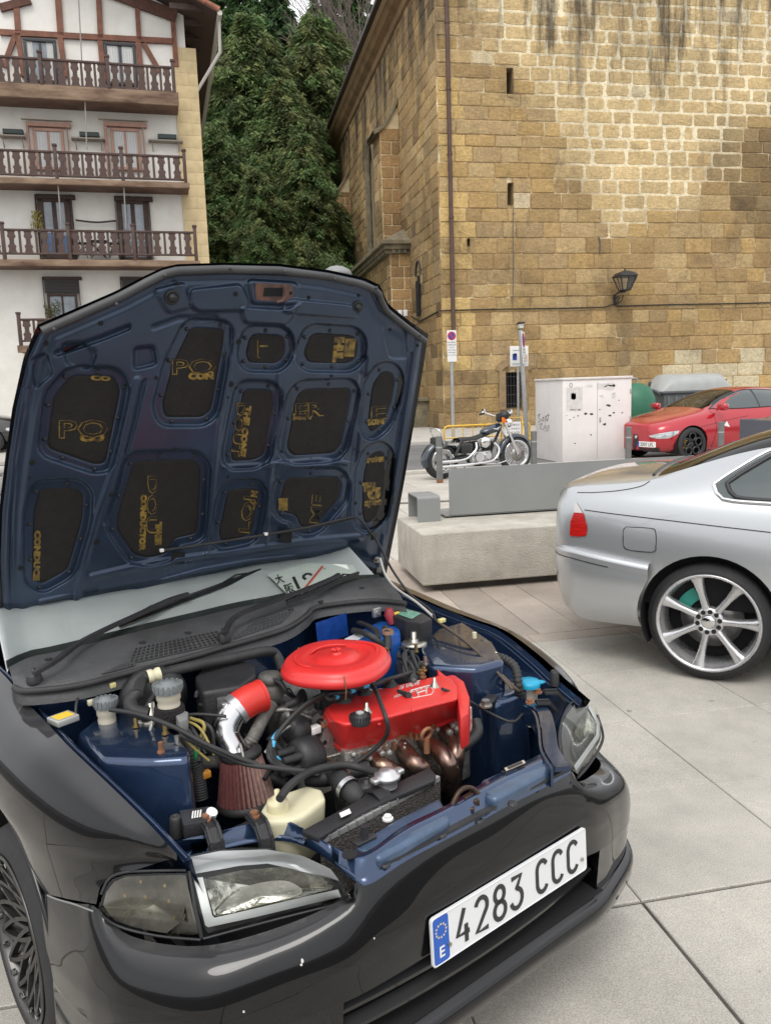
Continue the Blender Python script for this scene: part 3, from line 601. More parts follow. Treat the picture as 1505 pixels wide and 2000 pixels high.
def window(x0, y0, x1, y1, fr, fmat, glassm, off=.04, mull=1, curtain=None, frame_off=.1):
    o = MB(); hbox(x0, y0, x1, y1, off, .03, o); w_ = o.build('window', glassm, house)
    f = MB(); A = hl(x0, y0, frame_off); B_ = hl(x1, y1, frame_off); t = fr/F*30
    for (cx, cz, sx, sz) in (((A[0]+B_[0])/2, A[2], B_[0]-A[0]+t, t), ((A[0]+B_[0])/2, B_[2], B_[0]-A[0]+t, t), (A[0], (A[2]+B_[2])/2, t, A[2]-B_[2]), (B_[0], (A[2]+B_[2])/2, t, A[2]-B_[2])): f.box((cx, -frame_off+.06, cz), (sx, .13, sz), bev=.01)
    for m in range(mull): f.box((lerp(A[0], B_[0], (m+1)/(mull+1)), -frame_off+.07, (A[2]+B_[2])/2), (t*.8, .09, A[2]-B_[2]), bev=.008)
    f.build('frame', fmat, w_)
    if curtain:
        c = MB()
        for (a, b) in curtain:
            P = [(lerp(A[0], B_[0], lerp(a, b, i/16)), -.055-.02*math.sin(i*2.3), 0) for i in range(17)]
            c.grid([[(p[0], p[1], A[2]) for p in P], [(p[0], p[1], B_[2]) for p in P]])
        c.build('curtain', M_curt, w_)
    return w_
window(48, 76, 113, 160, 5, M_blackf, M_pane, curtain=[(.0, .25), (.72, .98)]); window(205, 84, 267, 165, 5, M_blackf, M_pane, curtain=[(.0, .42), (.58, 1.0)])
for x0, x1 in ((62, 131), (214, 279)):
    window(x0+4, 252, x1-4, 330, 5, M_pink, M_pane, curtain=[(.02, .46), (.54, .98)])
    s = MB(); hbox(x0-12, 238, x0+2, 340, .16, .2, s, bev=.02); hbox(x1-2, 238, x1+8, 340, .16, .2, s, bev=.02); hbox(x0-12, 236, x1+8, 249, .17, .2, s, bev=.02); s.build('window_surround', M_pink, house)
    a = MB(); hbox(x0-22, 231, x1+10, 235, .25, .18, a, bev=.03); a.build('awning_roll', mat('cream_awning', (.55, .52, .45), .8), house)
for x0, x1, y0 in ((78, 140, 388), (232, 292, 392)):
    window(x0, y0, x1, y0+115, 9, M_dtim, M_pane)
    s = MB(); hbox(x0-9, y0-9, x0+1, 510, .15, .2, s, bev=.02); hbox(x1-1, y0-9, x1+7, 510, .15, .2, s, bev=.02); hbox(x0-9, y0-10, x1+7, y0+1, .16, .2, s, bev=.02); s.build('window_surround', M_dtim, house)
b = MB(); hbox(88, 455, 112, 505, .06, .02, b); hbox(118, 460, 138, 505, .06, .02, b); b.build('blue_panel', mat('faded_blue', (.10, .17, .32), .7, var=.3, vscale=6), house)
for x0, x1, y0 in ((86, 156, 546), (238, 300, 546)):
    window(x0+8, y0+30, x1-4, y0+76, 4, M_dtim, M_pane)
    s = MB(); hbox(x0, y0-2, x1, y0+26, .12, .1, s)
    A = hl(x0, y0, .12); B_ = hl(x1, y0+26, .12)
    for i in range(9): s.box(((A[0]+B_[0])/2, -.14, lerp(A[2], B_[2], (i+.5)/9)), (B_[0]-A[0]-.1, .03, abs(A[2]-B_[2])/9-.012), 0, .008)
    s.build('roller_shutter', M_grey, house)
    s = MB(); hbox(x0-4, y0-5, x0+4, y0+78, .14, .18, s, bev=.02); hbox(x1-4, y0-5, x1+4, y0+78, .14, .18, s, bev=.02); hbox(x0-4, y0-6, x1+4, y0, .15, .18, s, bev=.02); s.build('window_surround', M_dtim, house)
# wall shelves with planters
for x0, x1, y in ((0, 50, 266), (140, 205, 271), (290, 357, 275)):
    s = MB(); a = hl(x0, y, .16); b = hl(x1, y, .16); s.box(((a[0]+b[0])/2, -.16, a[2]), (b[0]-a[0], .34, .04)); 
    for t in (.12, .88): s.ribbon([(lerp(a[0], b[0], t), -.02, a[2]-.3), (lerp(a[0], b[0], t), -.3, a[2]-.02)], .03, .03)
    s.build('shelf', mat('grey_shelf', (.33, .29, .25), .8), house)
    p = MB(); c = lerp(a, b, .55); p.box((c[0], -.2, a[2]+.13), (.62, .2, .16), bev=.03); p.build('planter_box', mat('dark_green_planter', (.035, .05, .045), .5), house)
# baluster boards
def wavy(h, w_):
    prof = [(0, .5), (.04, .5), (.10, .42), (.20, .40), (.27, .5), (.33, .46), (.40, .28), (.46, .30), (.52, .24), (.58, .30), (.64, .28), (.70, .46), (.78, .5), (.86, .40), (.94, .42), (1, .5)]
    L_ = [(-a*w_, z*h) for z, a in prof]; R_ = [(a*w_, z*h) for z, a in prof][::-1]; return L_+R_
def balcony(posts, yt, yb, off, ybeam, nb, label_end=True):
    """posts: list of photo px x; yt/yb functions of px x give rail rows"""
    q = hl(posts[-1], yt(posts[-1]), off); q0 = hl(posts[0], yt(posts[0]), off); zt = (q[2]+q0[2])/2
    zb = (hl(posts[-1], yb(posts[-1]), off)[2]+hl(posts[0], yb(posts[0]), off)[2])/2
    zs = (hl(200, ybeam[0], off)[2], hl(200, ybeam[1], off)[2]); xa = hl(posts[0], 300, off)[0]; xb = hl(posts[-1], 300, off)[0]
    s = MB(); s.box(((xa+xb)/2, -off/2+.02, (zs[0]+zs[1])/2), (xb-xa+.2, off-.06, zs[0]-zs[1]-.06)); bal = s.build('balcony', mat('balcony_soffit', (.16, .095, .07), .85, var=.3, vscale=2), house)
    s = MB(); s.box(((xa+xb)/2, -off-.02, (zs[0]+zs[1])/2), (xb-xa+.24, .12, zs[0]-zs[1]), bev=.02); s.build('front_beam', M_beam, bal)
    s = MB(); s.box(((xa+xb)/2, -off, zt), (xb-xa+.1, .09, .07), bev=.015); s.build('top_rail', M_bal, bal)
    s = MB(); s.box(((xa+xb)/2, -off, zb), (xb-xa+.1, .08, .06), bev=.012); s.build('bottom_rail', M_bal, bal)
    for i, p in enumerate(posts):
        x = hl(p, 300, off)[0]; s = MB(); s.box((x, -off-.03, (zt+zs[0])/2+.08), (.11, .11, zt-zs[0]+.2), bev=.012); s.box((x, -off-.03, zt+.2), (.15, .15, .07), bev=.012); s.build('post', M_bal, bal)
    h = zt-zb-.06; out = wavy(h, .25); mw = MB(); mw.prism([(a, -.02, z) for a, z in out], [(a, .02, z) for a, z in out]); mew = mw.mesh('baluster_board'); mew.materials.append(M_bal)
    for z in (.40, .58): pass
    ms = MB(); ms.box((0, 0, h/2), (.075, .03, h)); mes = ms.mesh('slat'); mes.materials.append(M_bal)
    mh = MB(); 
    for z in (.42, .57): mh.cyl((0, -.024, z*h), (0, -.0235, z*h), .022, n=10)
    meh = mh.mesh('drilled_hole'); meh.materials.append(mat('daylight_hole', (.62, .58, .52), .9))
    for i in range(len(posts)-1):
        x0 = hl(posts[i], 300, off)[0]; x1 = hl(posts[i+1], 300, off)[0]; n = max(1, round((x1-x0)/.445))
        for k in range(n):
            x = lerp(x0, x1, (k+.5)/n); o = bpy.data.objects.new('baluster_board', mew); COL.objects.link(o); o.parent = bal; o.location = (x, -off, zb+.03)
            if k < n-1:
                o = bpy.data.objects.new('slat', mes); COL.objects.link(o); o.parent = bal; o.location = (lerp(x0, x1, (k+1)/n), -off, zb+.03)
    return bal, xa, xb, zs
L_ = lambda a, b, x0=0, x1=350: (lambda x: lerp(a, b, (x-x0)/(x1-x0)))
balcony([-120, 1, 95, 224, 349], L_(112, 130), L_(162, 178), 1.0, (173, 200), 6)
balcony([-130, -15, 108, 237, 359], L_(294, 304), L_(341, 349), 1.0, (352, 364), 6)
balcony([-130, -10, 120, 248, 370], L_(449, 453), L_(495, 498), 1.0, (508, 521), 6)
bb, xa, xb, zs = balcony([5, 120, 240, 330], L_(622, 624), L_(664, 664), 1.0, (672, 686), 6)
# rods, pipes, awning tube
for x0, y0, x1, y1 in ((166, 190, 170, 292), (113, 352, 121, 450), (242, 364, 247, 448), (154, 0, 160, 118)):
    a = hl(x0, y0, .95); b = hl(x1, y1, .95); rp = MB(); rp.cyl(a, b, .022, n=6); rp.build('balcony_rod', mat('grey_rod', (.28, .26, .24), .6), house)
rp = MB(); a = hl(148, 430, .2); b = hl(228, 431, .2); rp.tube(spl([a, lerp(a, b, .5)-np.array([0, 0, .06]), b], 9), .03, 6); rp.build('rolled_awning', M_dtim, house)
# hanging plant on the wall
hp = MB(); c = hl(73, 430, .15)
for i in range(160):
    p = c+np.array([random.gauss(0, .09), random.uniform(-.08, .02), random.uniform(-.35, .3)]); a = random.uniform(0, 6.3); s_ = .06
    hp.add([p, p+np.array([s_*math.cos(a), -.02, s_*math.sin(a)]), p+np.array([s_*math.cos(a+1), .02, s_*math.sin(a+1)-.05])], [(0, 1, 2)])
hpo = hp.build('hanging_plant', mat('dry_ivy', (.28, .24, .07), .8, var=.3, vscale=20)); hpo.location = V3(HO); hpo.rotation_euler = (0, 0, HRZ); tag(hpo, 'straw-yellow hanging plant on the wall beside the balcony door', 'plant')
# balcony cafe set and potted plant
def on_house(o, label, cat): o.location = V3(HO); o.rotation_euler = (0, 0, HRZ); return tag(o, label, cat)
def folding_table(px, py, label):
    e = empty('folding_table', HO, HRZ); c = hl(px, py, .5); z = hl(px, 503, .5)[2]; t = MB(); t.box((c[0], -.5, c[2]), (.62, .5, .03), bev=.006); t.build('tabletop', M_blackf, e)
    for s_ in (-1, 1):
        l = MB(); l.ribbon([(c[0]-s_*.25, -.7, c[2]), (c[0]+s_*.25, -.7, z)], .03, .02, (0, 1, 0)); l.ribbon([(c[0]-s_*.25, -.32, c[2]), (c[0]+s_*.25, -.32, z)], .03, .02, (0, 1, 0)); l.build('leg', M_blackf, e)
    return tag(e, label, 'table')
folding_table(190, 472, 'small black folding table on the balcony between the two dark doors')
def folding_chair(px, label, s_):
    e = empty('folding_chair', HO, HRZ); c = hl(px, 480, .5); z = hl(px, 503, .5)[2]; m = MB(); m.box((c[0], -.5, z+.45), (.36, .36, .03), bev=.006); m.build('seat', M_blackf, e)
    m = MB(); m.box((c[0]+s_*.2, -.5, z+.82), (.03, .36, .1)); m.box((c[0]+s_*.19, -.5, z+.66), (.03, .36, .06)); m.build('backrest', M_blackf, e)
    for y in (-.66, -.34):
        m = MB(); m.ribbon([(c[0]+s_*.2, y, z+.86), (c[0]-s_*.16, y, z)], .03, .02, (0, 1, 0)); m.ribbon([(c[0]-s_*.16, y, z+.45), (c[0]+s_*.2, y, z)], .03, .02, (0, 1, 0)); m.build('leg', M_blackf, e)
    return tag(e, label, 'chair')
folding_chair(160, 'black folding chair on the balcony beside the blue-panelled door', -1); folding_chair(222, 'black folding chair on the balcony beside the plain dark door', 1)
pl = MB(); c = hl(112, 612, .3)
for k in range(7):
    a = c+np.array([random.uniform(-.35, .35), random.uniform(-.1, .1), -.25]); b = a+np.array([random.uniform(-.12, .12), 0, random.uniform(.35, .7)]); pl.cyl(a, b, .008, n=5, mi=1)
    for i in range(14):
        p = lerp(a, b, random.uniform(.3, 1)); t = random.uniform(0, 6.3); s_ = .07; pl.add([p, p+np.array([s_*math.cos(t), -.03, s_*.5]), p+np.array([s_*1.3*math.cos(t), .02, -.02])], [(0, 1, 2)])
pl.box((c[0], c[1], c[2]-.33), (.9, .22, .18), 2, .02)
on_house(pl.build('potted_plant', [mat('thin_leaf', (.16, .17, .05), .7, var=.3, vscale=15), M_dtim, MATS['dark_green_planter']]), 'leggy potted plant in front of the open dark window', 'plant')
# roof: tiles, rafters, gutter, downpipe
rb = MB()
def rp_(x, y, up=0): return (x, y, zE+(xe-x)*sl_+up)
rb.add([rp_(xe, -1.4), rp_(xe, 12), rp_(xe-9.5, 12), rp_(xe-9.5, -1.4), rp_(xe, -1.4, .1), rp_(xe, 12, .1), rp_(xe-9.5, 12, .1), rp_(xe-9.5, -1.4, .1)], [(0, 3, 2, 1), (4, 5, 6, 7), (0, 1, 5, 4), (1, 2, 6, 5), (2, 3, 7, 6), (3, 0, 4, 7)])
rb.add([rp_(xe-9.5, -1.4, .1), rp_(xe-9.5, 12, .1), (xe-19, 12, zE), (xe-19, -1.4, zE)], [(0, 1, 2, 3)]); roof = rb.build('roof', mat('soffit_wood', (.06, .035, .025), .85), house)
tile = MB(); tile.cyl((0, 0, 0), (-.48, 0, .06), .095, .08, n=10); tme = tile.mesh('roof_tile'); tme.materials.append(mat('terracotta', (.30, .12, .075), .85, var=.35, vscale=3))
for j in range(2):
    for i in range(22):
        o = bpy.data.objects.new('roof_tile', tme); COL.objects.link(o); o.parent = roof; o.location = rp_(xe-i*.42+.05, -1.36+j*.2, .12); o.rotation_euler = (0, math.atan(sl_)-.1, 0)
for j in range(2, 40):
    for i in range(2):
        o = bpy.data.objects.new('roof_tile', tme); COL.objects.link(o); o.parent = roof; o.location = rp_(xe-i*.42+.05, -1.36+j*.2, .12); o.rotation_euler = (0, math.atan(sl_)-.1, 0)
for j in range(9): rf_ = MB(); rf_.box((xe-.75, -1.0+j*1.1, zE+.25), (1.5, .12, .16)); rf_.build('rafter_end', M_dtim, roof)
gu = MB(); gu.cyl((xe+.06, -1.4, zE+.0), (xe+.06, 11.5, zE+.0), .08, n=10); gu.tube([(xe+.06, -.9, zE-.05), (xe+.04, -.9, zE-1.0), (xr+.15, .25, zE-2.1), (xr+.12, .3, zE-3), (xr+.12, .3, 0)], .055, 8); gu.build('gutter', mat('pale_gutter', (.55, .52, .48), .5), house)
# ================================================================== trees, hill
def leafmat(name, c, c2): return mat(name, c, rough=.75, col2=c2, vscale=.55, world=True, attr='tone')
def foliage(name, cards, cols, m, parent):
    """cards: Nx3x3 triangles"""
    T = np.asarray(cards, np.float32).reshape(-1, 3); n = len(T)//3; me = bpy.data.meshes.new(name)
    me.vertices.add(len(T)); me.vertices.foreach_set('co', T.ravel()); me.loops.add(len(T)); me.loops.foreach_set('vertex_index', np.arange(len(T), dtype=np.int32))
    me.polygons.add(n); me.polygons.foreach_set('loop_start', np.arange(0, 3*n, 3, dtype=np.int32)); me.polygons.foreach_set('loop_total', np.full(n, 3, np.int32)); me.update(); me.validate()
    a = me.color_attributes.new('tone', 'FLOAT_COLOR', 'POINT'); arr = np.ones((len(T), 4), np.float32); arr[:, :3] = np.repeat(np.asarray(cols, np.float32), 3, axis=0); a.data.foreach_set('color', arr.ravel())
    me.materials.append(m); o = bpy.data.objects.new(name, me); COL.objects.link(o); o.parent = parent; return o
def leaf_material():
    m = bpy.data.materials.new('foliage'); m.use_nodes = True; N = m.node_tree.nodes; L = m.node_tree.links; b = N['Principled BSDF']; a = N.new('ShaderNodeAttribute'); a.attribute_name = 'tone'
    L.new(a.outputs['Color'], b.inputs['Base Color']); b.inputs['Roughness'].default_value = .7
    tl = N.new('ShaderNodeBsdfTranslucent'); L.new(a.outputs['Color'], tl.inputs['Color']); mx = N.new('ShaderNodeMixShader'); mx.inputs[0].default_value = .25
    L.new(b.outputs[0], mx.inputs[1]); L.new(tl.outputs[0], mx.inputs[2]); L.new(mx.outputs[0], N['Material Output'].inputs['Surface']); return m
M_leaf = leaf_material(); M_bark = mat('bark', (.10, .075, .055), .95, var=.4, vscale=3, bump=.6, bscale=14)
def conifer_mesh(H, R, base, n_br, col, col2, droop=.35, seed=1, leaf=.26, lo=.04):
    g = np.random.default_rng(seed); T = []; C = []
    for b in range(n_br):
        h = lo+(1-lo)*(g.random()**1.3)*.985; z0 = h*H; az = g.random()*2*math.pi
        L_ = R*(1-h)**.75*(.55+.6*g.random())+.35; L_ *= .82+.25*math.sin(az*3+seed)+.22*math.sin(h*23+az*2)
        d = np.array([math.cos(az), math.sin(az), 0]); side = np.array([-d[1], d[0], 0]); bt = .55+.9*g.random(); mixc = g.random()**1.5; n = int(40+L_*42)
        t = .2+.8*np.sqrt(g.random(n)); lift = .15+.25*g.random(); P = d*(L_*t)[:, None]; P[:, 2] = z0+L_*t*lift-droop*L_*t*t; wd = (1-t)*.30*L_+.12
        P += side*(g.normal(0, 1, n)*wd*.6)[:, None]; P[:, 2] += g.normal(-.06, .15, n)
        s = leaf*(.5+.9*g.random(n)); an = g.normal(0, .75, n); D = d*np.cos(an)[:, None]+side*np.sin(an)[:, None]; D[:, 2] += -.35-.7*g.random(n); D /= np.linalg.norm(D, axis=1)[:, None]
        W_ = np.cross(D, g.normal(0, 1, (n, 3))); W_ /= np.linalg.norm(W_, axis=1)[:, None]+1e-9
        T.append(np.stack([P-W_*(s*.26)[:, None], P+W_*(s*.26)[:, None], P+D*(s*1.6)[:, None]], axis=1)); c = (np.array(col)*(1-mixc)+np.array(col2)*mixc)*bt; C.append(c[None]*(.7+.6*g.random(n))[:, None])
    return np.concatenate(T), np.concatenate(C)
def broad_mesh(R, H, n, col, seed=1, leaf=.2):
    g = np.random.default_rng(seed); T = []; C = []; cl = [(g.normal(0, 1, 3)*np.array([R*.5, R*.5, H*.25])+np.array([0, 0, H*.55]), R*(.3+.25*g.random()), .7+.6*g.random()) for _ in range(26)]
    for k in range(n):
        c0, r, bt = cl[g.integers(len(cl))]; d = g.normal(0, 1, 3); d /= np.linalg.norm(d); p = c0+d*r*(.72+.33*g.random()); s = leaf*(.6+.8*g.random())
        a = g.normal(0, 1, 3); a /= np.linalg.norm(a); b = np.cross(a, d); T.append([p-b*s*.4, p+b*s*.4, p+a*s+np.array([0, 0, -s*.3])]); C.append(np.array(col)*bt*(.7+.6*g.random()))
    return T, C
def tree(name, loc, H, R, crown_me, label, group, rz=0.0, sc=1.0, trunk=.3):
    e = empty(name, loc, rz); e.scale = (sc, sc, sc); t = MB(); g = random.Random(H); pts = [(g.uniform(-.1, .1), g.uniform(-.1, .1), H*k/8) for k in range(9)]
    t.tube(pts, .3, 8, rad=[trunk*(1-k/8.6) for k in range(9)])
    for k in range(14):
        z = H*g.uniform(.12, .85); a = g.uniform(0, 6.3); L_ = R*(1-z/H)**.8*.75; t.tube([(0, 0, z), (L_*.5*math.cos(a), L_*.5*math.sin(a), z+L_*.1), (L_*math.cos(a), L_*math.sin(a), z-L_*.06)], .05, 5, rad=[.07, .045, .015])
    t.build('trunk', M_bark, e); o = bpy.data.objects.new('crown', crown_me); COL.objects.link(o); o.parent = e; return tag(e, label, 'tree', group)
def crown(T, C, name='crown'):
    o = foliage(name, T, C, M_leaf, None); me = o.data; bpy.data.objects.remove(o); return me
cyA = crown(*conifer_mesh(22, 8.2, 0, 1250, (.085, .15, .045), (.16, .18, .062), .5, 3, .19))
cyB = crown(*conifer_mesh(20, 8.0, 0, 1200, (.088, .15, .045), (.165, .175, .06), .5, 5, .19))
firC = crown(*conifer_mesh(30, 6.5, 0, 620, (.042, .092, .030), (.075, .135, .038), .25, 8, .28, lo=.1))
def tz(px, py, Y): p = gy(px, py, Y); return p
def plant_tree(nm, px, ptop, Y, Hn, Rn, me, label, group, zb=0.0, rz=0):
    top = gy(px, ptop, Y); sc = (top[2]-zb)/Hn; return tree(nm, (top[0], Y, zb), Hn, Rn, me, label, group, rz, sc, .32)
G1 = 'tall conifers between the house and the church'
plant_tree('cypress_tree', 478, 22, 52, 22, 4.6, cyA, 'yellow-green conifer with a brownish top standing nearest the house corner', G1)
plant_tree('cypress_tree', 612, 22, 55, 20, 4.4, cyB, 'yellow-green conifer with a pale bare leader standing beside the church flank', G1, rz=1)
plant_tree('cypress_tree', 548, 150, 50, 20, 4.4, cyB, 'shorter green conifer filling the gap between the two yellow-green conifers', G1, rz=2.5)
plant_tree('cypress_tree', 425, 230, 47, 22, 4.6, cyA, 'low drooping conifer close behind the yellow house corner', G1, rz=2)
plant_tree('cypress_tree', 590, 260, 46, 20, 4.4, cyB, 'short dark green conifer in front of the church far buttress', G1, rz=4)
plant_tree('cypress_tree', 500, 300, 45, 22, 4.6, cyA, 'short bushy conifer at the foot of the tall yellow-green pair', G1, rz=5)
G2 = 'dark firs on the hill'
for px, pt, Y, r in ((425, 10, 66, 0), (470, -110, 70, 2), (535, -60, 68, 1), (592, 40, 72, 3), (648, -120, 69, 5), (690, -30, 66, 4), (395, -140, 74, 1.4), (560, 30, 78, .6)):
    plant_tree('fir_tree', px, pt, Y, 30, 5.5, firC, 'dark green fir standing tall behind the yellow-green conifers', G2, rz=r)
bsh = crown(*broad_mesh(3.2, 5, 15000, (.08, .16, .035), 4, .22))
for i, (px, Y, h, lab) in enumerate(((430, 43, 5.6, 'round leafy bush low behind the house corner'), (520, 42, 5.2, 'bright green leafy bush at the foot of the conifers'), (610, 44, 6.2, 'leafy bush beside the far end of the church flank'))):
    p = gy(px, 500, Y); tree('leafy_bush', (p[0], Y, 0), 3.0, 2.4, bsh, lab, 'leafy bushes under the conifers', rz=i*2, sc=h/5*1.15, trunk=.16)['category'] = 'bush'
# bare winter tree against the sky
bt = MB(); g = random.Random(4); B0 = gy(752, 200, 62)
def grow(p, d, L_, r, dep):
    q = p+d*L_; bt.cyl(p, q, r, r*.7, n=5, caps=False)
    if dep == 0: return
    for k in range(3 if dep > 2 else 4):
        nd = d+Vector((g.gauss(0, .33), g.gauss(0, .33), g.uniform(0, .3))); nd.normalize(); grow(p+d*L_*g.uniform(.55, 1), nd, L_*g.uniform(.6, .82), r*.62, dep-1)
grow(Vector((0, 0, 0)), Vector((0, 0, 1)), 12.0, .28, 6)
bte = tag(empty('bare_tree', (B0[0], 62, 0)), 'leafless tree with fine twigs against the white sky above the church eaves', 'tree'); bt.build('branches', mat('twig_bark', (.16, .13, .11), .95), bte)
# wooded hill behind
hm = MB(); rows = []
for j in range(14):
    y = 72+j*9; rows.append([(x, y+3*math.sin(x*.1+j), -.02+(j/13)**.9*30+2.0*math.sin(x*.17+j*1.3)-(1.2 if j == 0 else 0)-max(0, x-16)*.55*(j/13)) for x in np.linspace(-70, 60, 44)])
hm.grid(rows); hm.build('hill', mat('wooded_slope', (.035, .065, .022), .95, var=.5, vscale=.5, bump=1, bscale=.8, world=True)); tag(bpy.data.objects['hill'], kind='structure')
# ================================================================== street furniture
M_conc = mat('pale_concrete', (.50, .475, .41), .9, col2=(.36, .335, .285), vscale=5.5, bump=.5, bscale=70)
M_gmet = mat('grey_painted_steel', (.235, .24, .235), .45, var=.05, vscale=3, bump=.05, bscale=300)
M_gal = mat('galvanised_steel', (.42, .43, .43), .42, metal=.75, var=.12, vscale=9)
M_white = mat('white_sheet', (.76, .75, .73), .5); M_red = mat('sign_red', (.55, .025, .03), .45); M_blue = mat('sign_blue', (.03, .06, .32), .45); M_black = mat('print_black', (.03, .03, .03), .6)
# bench: concrete block, folded steel backrest, folded steel arm
bc = gz(826, 1145, .06); zt = gy(824.5, 1044, bc[1])[2]; bl = gz(774, 1010, zt); bd = bl[1]-bc[1]; BL = 4.6
bench = tag(empty('concrete_bench', (bc[0], bc[1], 0)), 'long pale concrete bench block with a grey steel backrest beside the silver car', 'bench')
b = MB(); b.box((BL/2, bd/2, (zt+.06)/2), (BL, bd, zt-.06), bev=.012); b.build('seat_block', M_conc, bench)
b = MB(); b.box((BL/2+.03, bd/2, .032), (BL-.16, bd-.16, .064)); b.build('plinth', mat('dark_plinth', (.07, .062, .055), .9, var=.3, vscale=6), bench)
def rr(x0, x1, z0, z1, r, n=5):
    out = []
    for cx, cz, a0 in ((x1-r, z1-r, 0), (x0+r, z1-r, 90), (x0, z0, None), (x1, z0, None)):
        if a0 is None: out.append((cx, cz))
        else: out += [(cx+r*math.cos(math.radians(a0+90*k/n)), cz+r*math.sin(math.radians(a0+90*k/n))) for k in range(n+1)]
    return out
q = gz(878, 1012, zt)-bc; xb0 = q[0]; yb0 = q[1]; hb = gy(882, 915, q[1]+bc[1])[2]; BK = gy(1343, 890, yb0+bc[1])[0]-bc[0]-xb0; out = rr(xb0, xb0+BK, zt+.02, hb, .03)
b = MB(); b.prism([(x, yb0, z) for x, z in out], [(x, yb0+.012, z) for x, z in out]); b.add([(xb0-.04, yb0, zt+.024), (xb0+BK, yb0, zt+.024), (xb0+BK, yb0+.42, zt+.024), (xb0-.04, yb0+.42, zt+.024), (xb0-.04, yb0, zt+.016), (xb0+BK, yb0, zt+.016), (xb0+BK, yb0+.42, zt+.016), (xb0-.04, yb0+.42, zt+.016)], [(0, 1, 2, 3), (7, 6, 5, 4), (0, 4, 5, 1), (1, 5, 6, 2), (2, 6, 7, 3), (3, 7, 4, 0)]); b.build('backrest', M_gmet, bench)
b = MB(); b.box((xb0+BK/2, yb0+.2, zt+.008), (BK-.04, .36, .016)); b.build('spacer', M_black, bench)
a0 = gz(816, 1021, zt)-bc; a1 = gz(860, 1018, zt)-bc; ab = gz(795, 1005, zt)-bc; ah = gy(816, 971, a0[1]+bc[1])[2]; aw = a1[0]-a0[0]; dp_ = .36
prof = [(0, zt), (0, ah-.02), (.006, ah-.006), (.02, ah), (dp_-.02, ah), (dp_-.006, ah-.006), (dp_, ah-.02), (dp_, zt)]; inn = [(dp_-.01, zt), (dp_-.01, ah-.02), (dp_-.02, ah-.01), (.02, ah-.01), (.01, ah-.02), (.01, zt)]
pf = prof+inn; b = MB(); b.prism([(a0[0], a0[1]+y, z) for y, z in pf], [(a0[0]+aw, a0[1]+y, z) for y, z in pf]); b.build('armrest', M_gmet, bench)
pb = tag(empty('steel_planter', gy(1500, 860, 8.6)*np.array([1, 1, 0])), 'dark steel planter box with brown soil behind the silver car', 'planter')
e0 = gy(1525, 850, 8.6); tz_ = gy(1470, 822, 8.9)[2]; x00 = e0[0]-pb.location[0]
b = MB()
for c, d in (((x00+1.2, 0, tz_/2), (2.4, .03, tz_)), ((x00+1.2, .8, tz_/2), (2.4, .03, tz_)), ((x00, .4, tz_/2), (.03, .77, tz_)), ((x00+2.4, .4, tz_/2), (.03, .77, tz_))): b.box(c, d, bev=.006)
b.build('box', mat('dark_blue_grey_steel', (.075, .08, .10), .5), pb)
rows = [[(x00+2.4*i/12, .8*j/5, tz_-.02+.10*math.sin(math.pi*j/5)*min(1, i/2)*min(1, (12-i)/2)+random.uniform(0, .012)) for i in range(13)] for j in range(6)]
b = MB(); b.grid(rows); b.build('soil', mat('brown_soil', (.16, .10, .065), .95, var=.4, vscale=14, bump=.7, bscale=40), pb)
# bollards
def bollard(px, ytop, Y, h, label):
    p = gy(px, 880, Y); o = empty('bollard', (p[0], Y, 0)); m = MB(); m.cyl((0, 0, .0), (0, 0, h), .055, n=20); m.cyl((0, 0, h), (0, 0, h+.012), .055, .045, n=20); m.build('post', mat('bollard_grey', (.13, .135, .13), .5, var=.15, vscale=8), o)
    m = MB(); m.cyl((0, 0, h-.19), (0, 0, h-.165), .0565, n=20); m.build('reflective_band', M_gal, o); m = MB(); m.cyl((0, 0, 0), (0, 0, .06), .0565, n=20); m.build('rusty_base', mat('rust', (.20, .09, .045), .9, var=.4, vscale=30), o)
    return tag(o, label, 'bollard', 'grey bollards along the kerb')
for px, yt, Y, lab in ((857, 853, 13.22, 'grey bollard standing in front of the motorcycle rear wheel'), (1042, 843, 13.9, 'grey bollard between the motorcycle and the white cabinet'), (1226, 835, 13.6, 'grey bollard at the cabinet corner next to the red car nose'), (1406, 825, 13.4, 'grey bollard in front of the red car door')):
    bollard(px, yt, Y, gy(px, yt, Y)[2], lab)
# chain between low posts on the paving
ch = MB(); A = gz(770, 985); B_ = gz(880, 980); n = 70
for k in range(n):
    p = lerp(A, B_, k/(n-1)); ch.tube([p+np.array([.012*math.cos(t), .004*math.sin(t) if k % 2 else .012*math.sin(t), .012+(.012*math.sin(t) if k % 2 else 0)]) for t in np.linspace(0, 2*math.pi, 7)], .004, 4, caps=False)
tag(ch.build('chain', mat('dull_steel', (.2, .19, .18), .5, metal=.6)), 'dull steel chain lying on the pale paving behind the bench', 'chain', kind='stuff')
# white cabinet
P0 = gz(1098, 905); cabn = tag(empty('utility_cabinet', (P0[0], P0[1], 0)), 'white utility cabinet with torn stickers and scribbles beside the red car', 'cabinet')
Wc = gy(1232, 800, P0[1])[0]-P0[0]; Dc = 1.45; Hc = gy(1098, 743, P0[1])[2]
M_cab = mat('cabinet_white', (.74, .70, .68), .55, col2=(.66, .62, .60), vscale=2.4)
b = MB(); b.box((Wc/2, Dc/2, Hc/2), (Wc, Dc, Hc), bev=.012); b.build('body', M_cab, cabn)
b = MB(); b.box((Wc/2, Dc/2, Hc+.025), (Wc+.04, Dc+.04, .05), bev=.012); b.build('lid', mat('cabinet_lid', (.62, .58, .55), .6, var=.1, vscale=5), cabn)
def cf(px, py, d=.003): q = gy(px, py, P0[1]-d); return q-np.array([P0[0], P0[1], 0])
def cs(px, py, d=.003): q = gx(px, py, P0[0]-d); return q-np.array([P0[0], P0[1], 0])
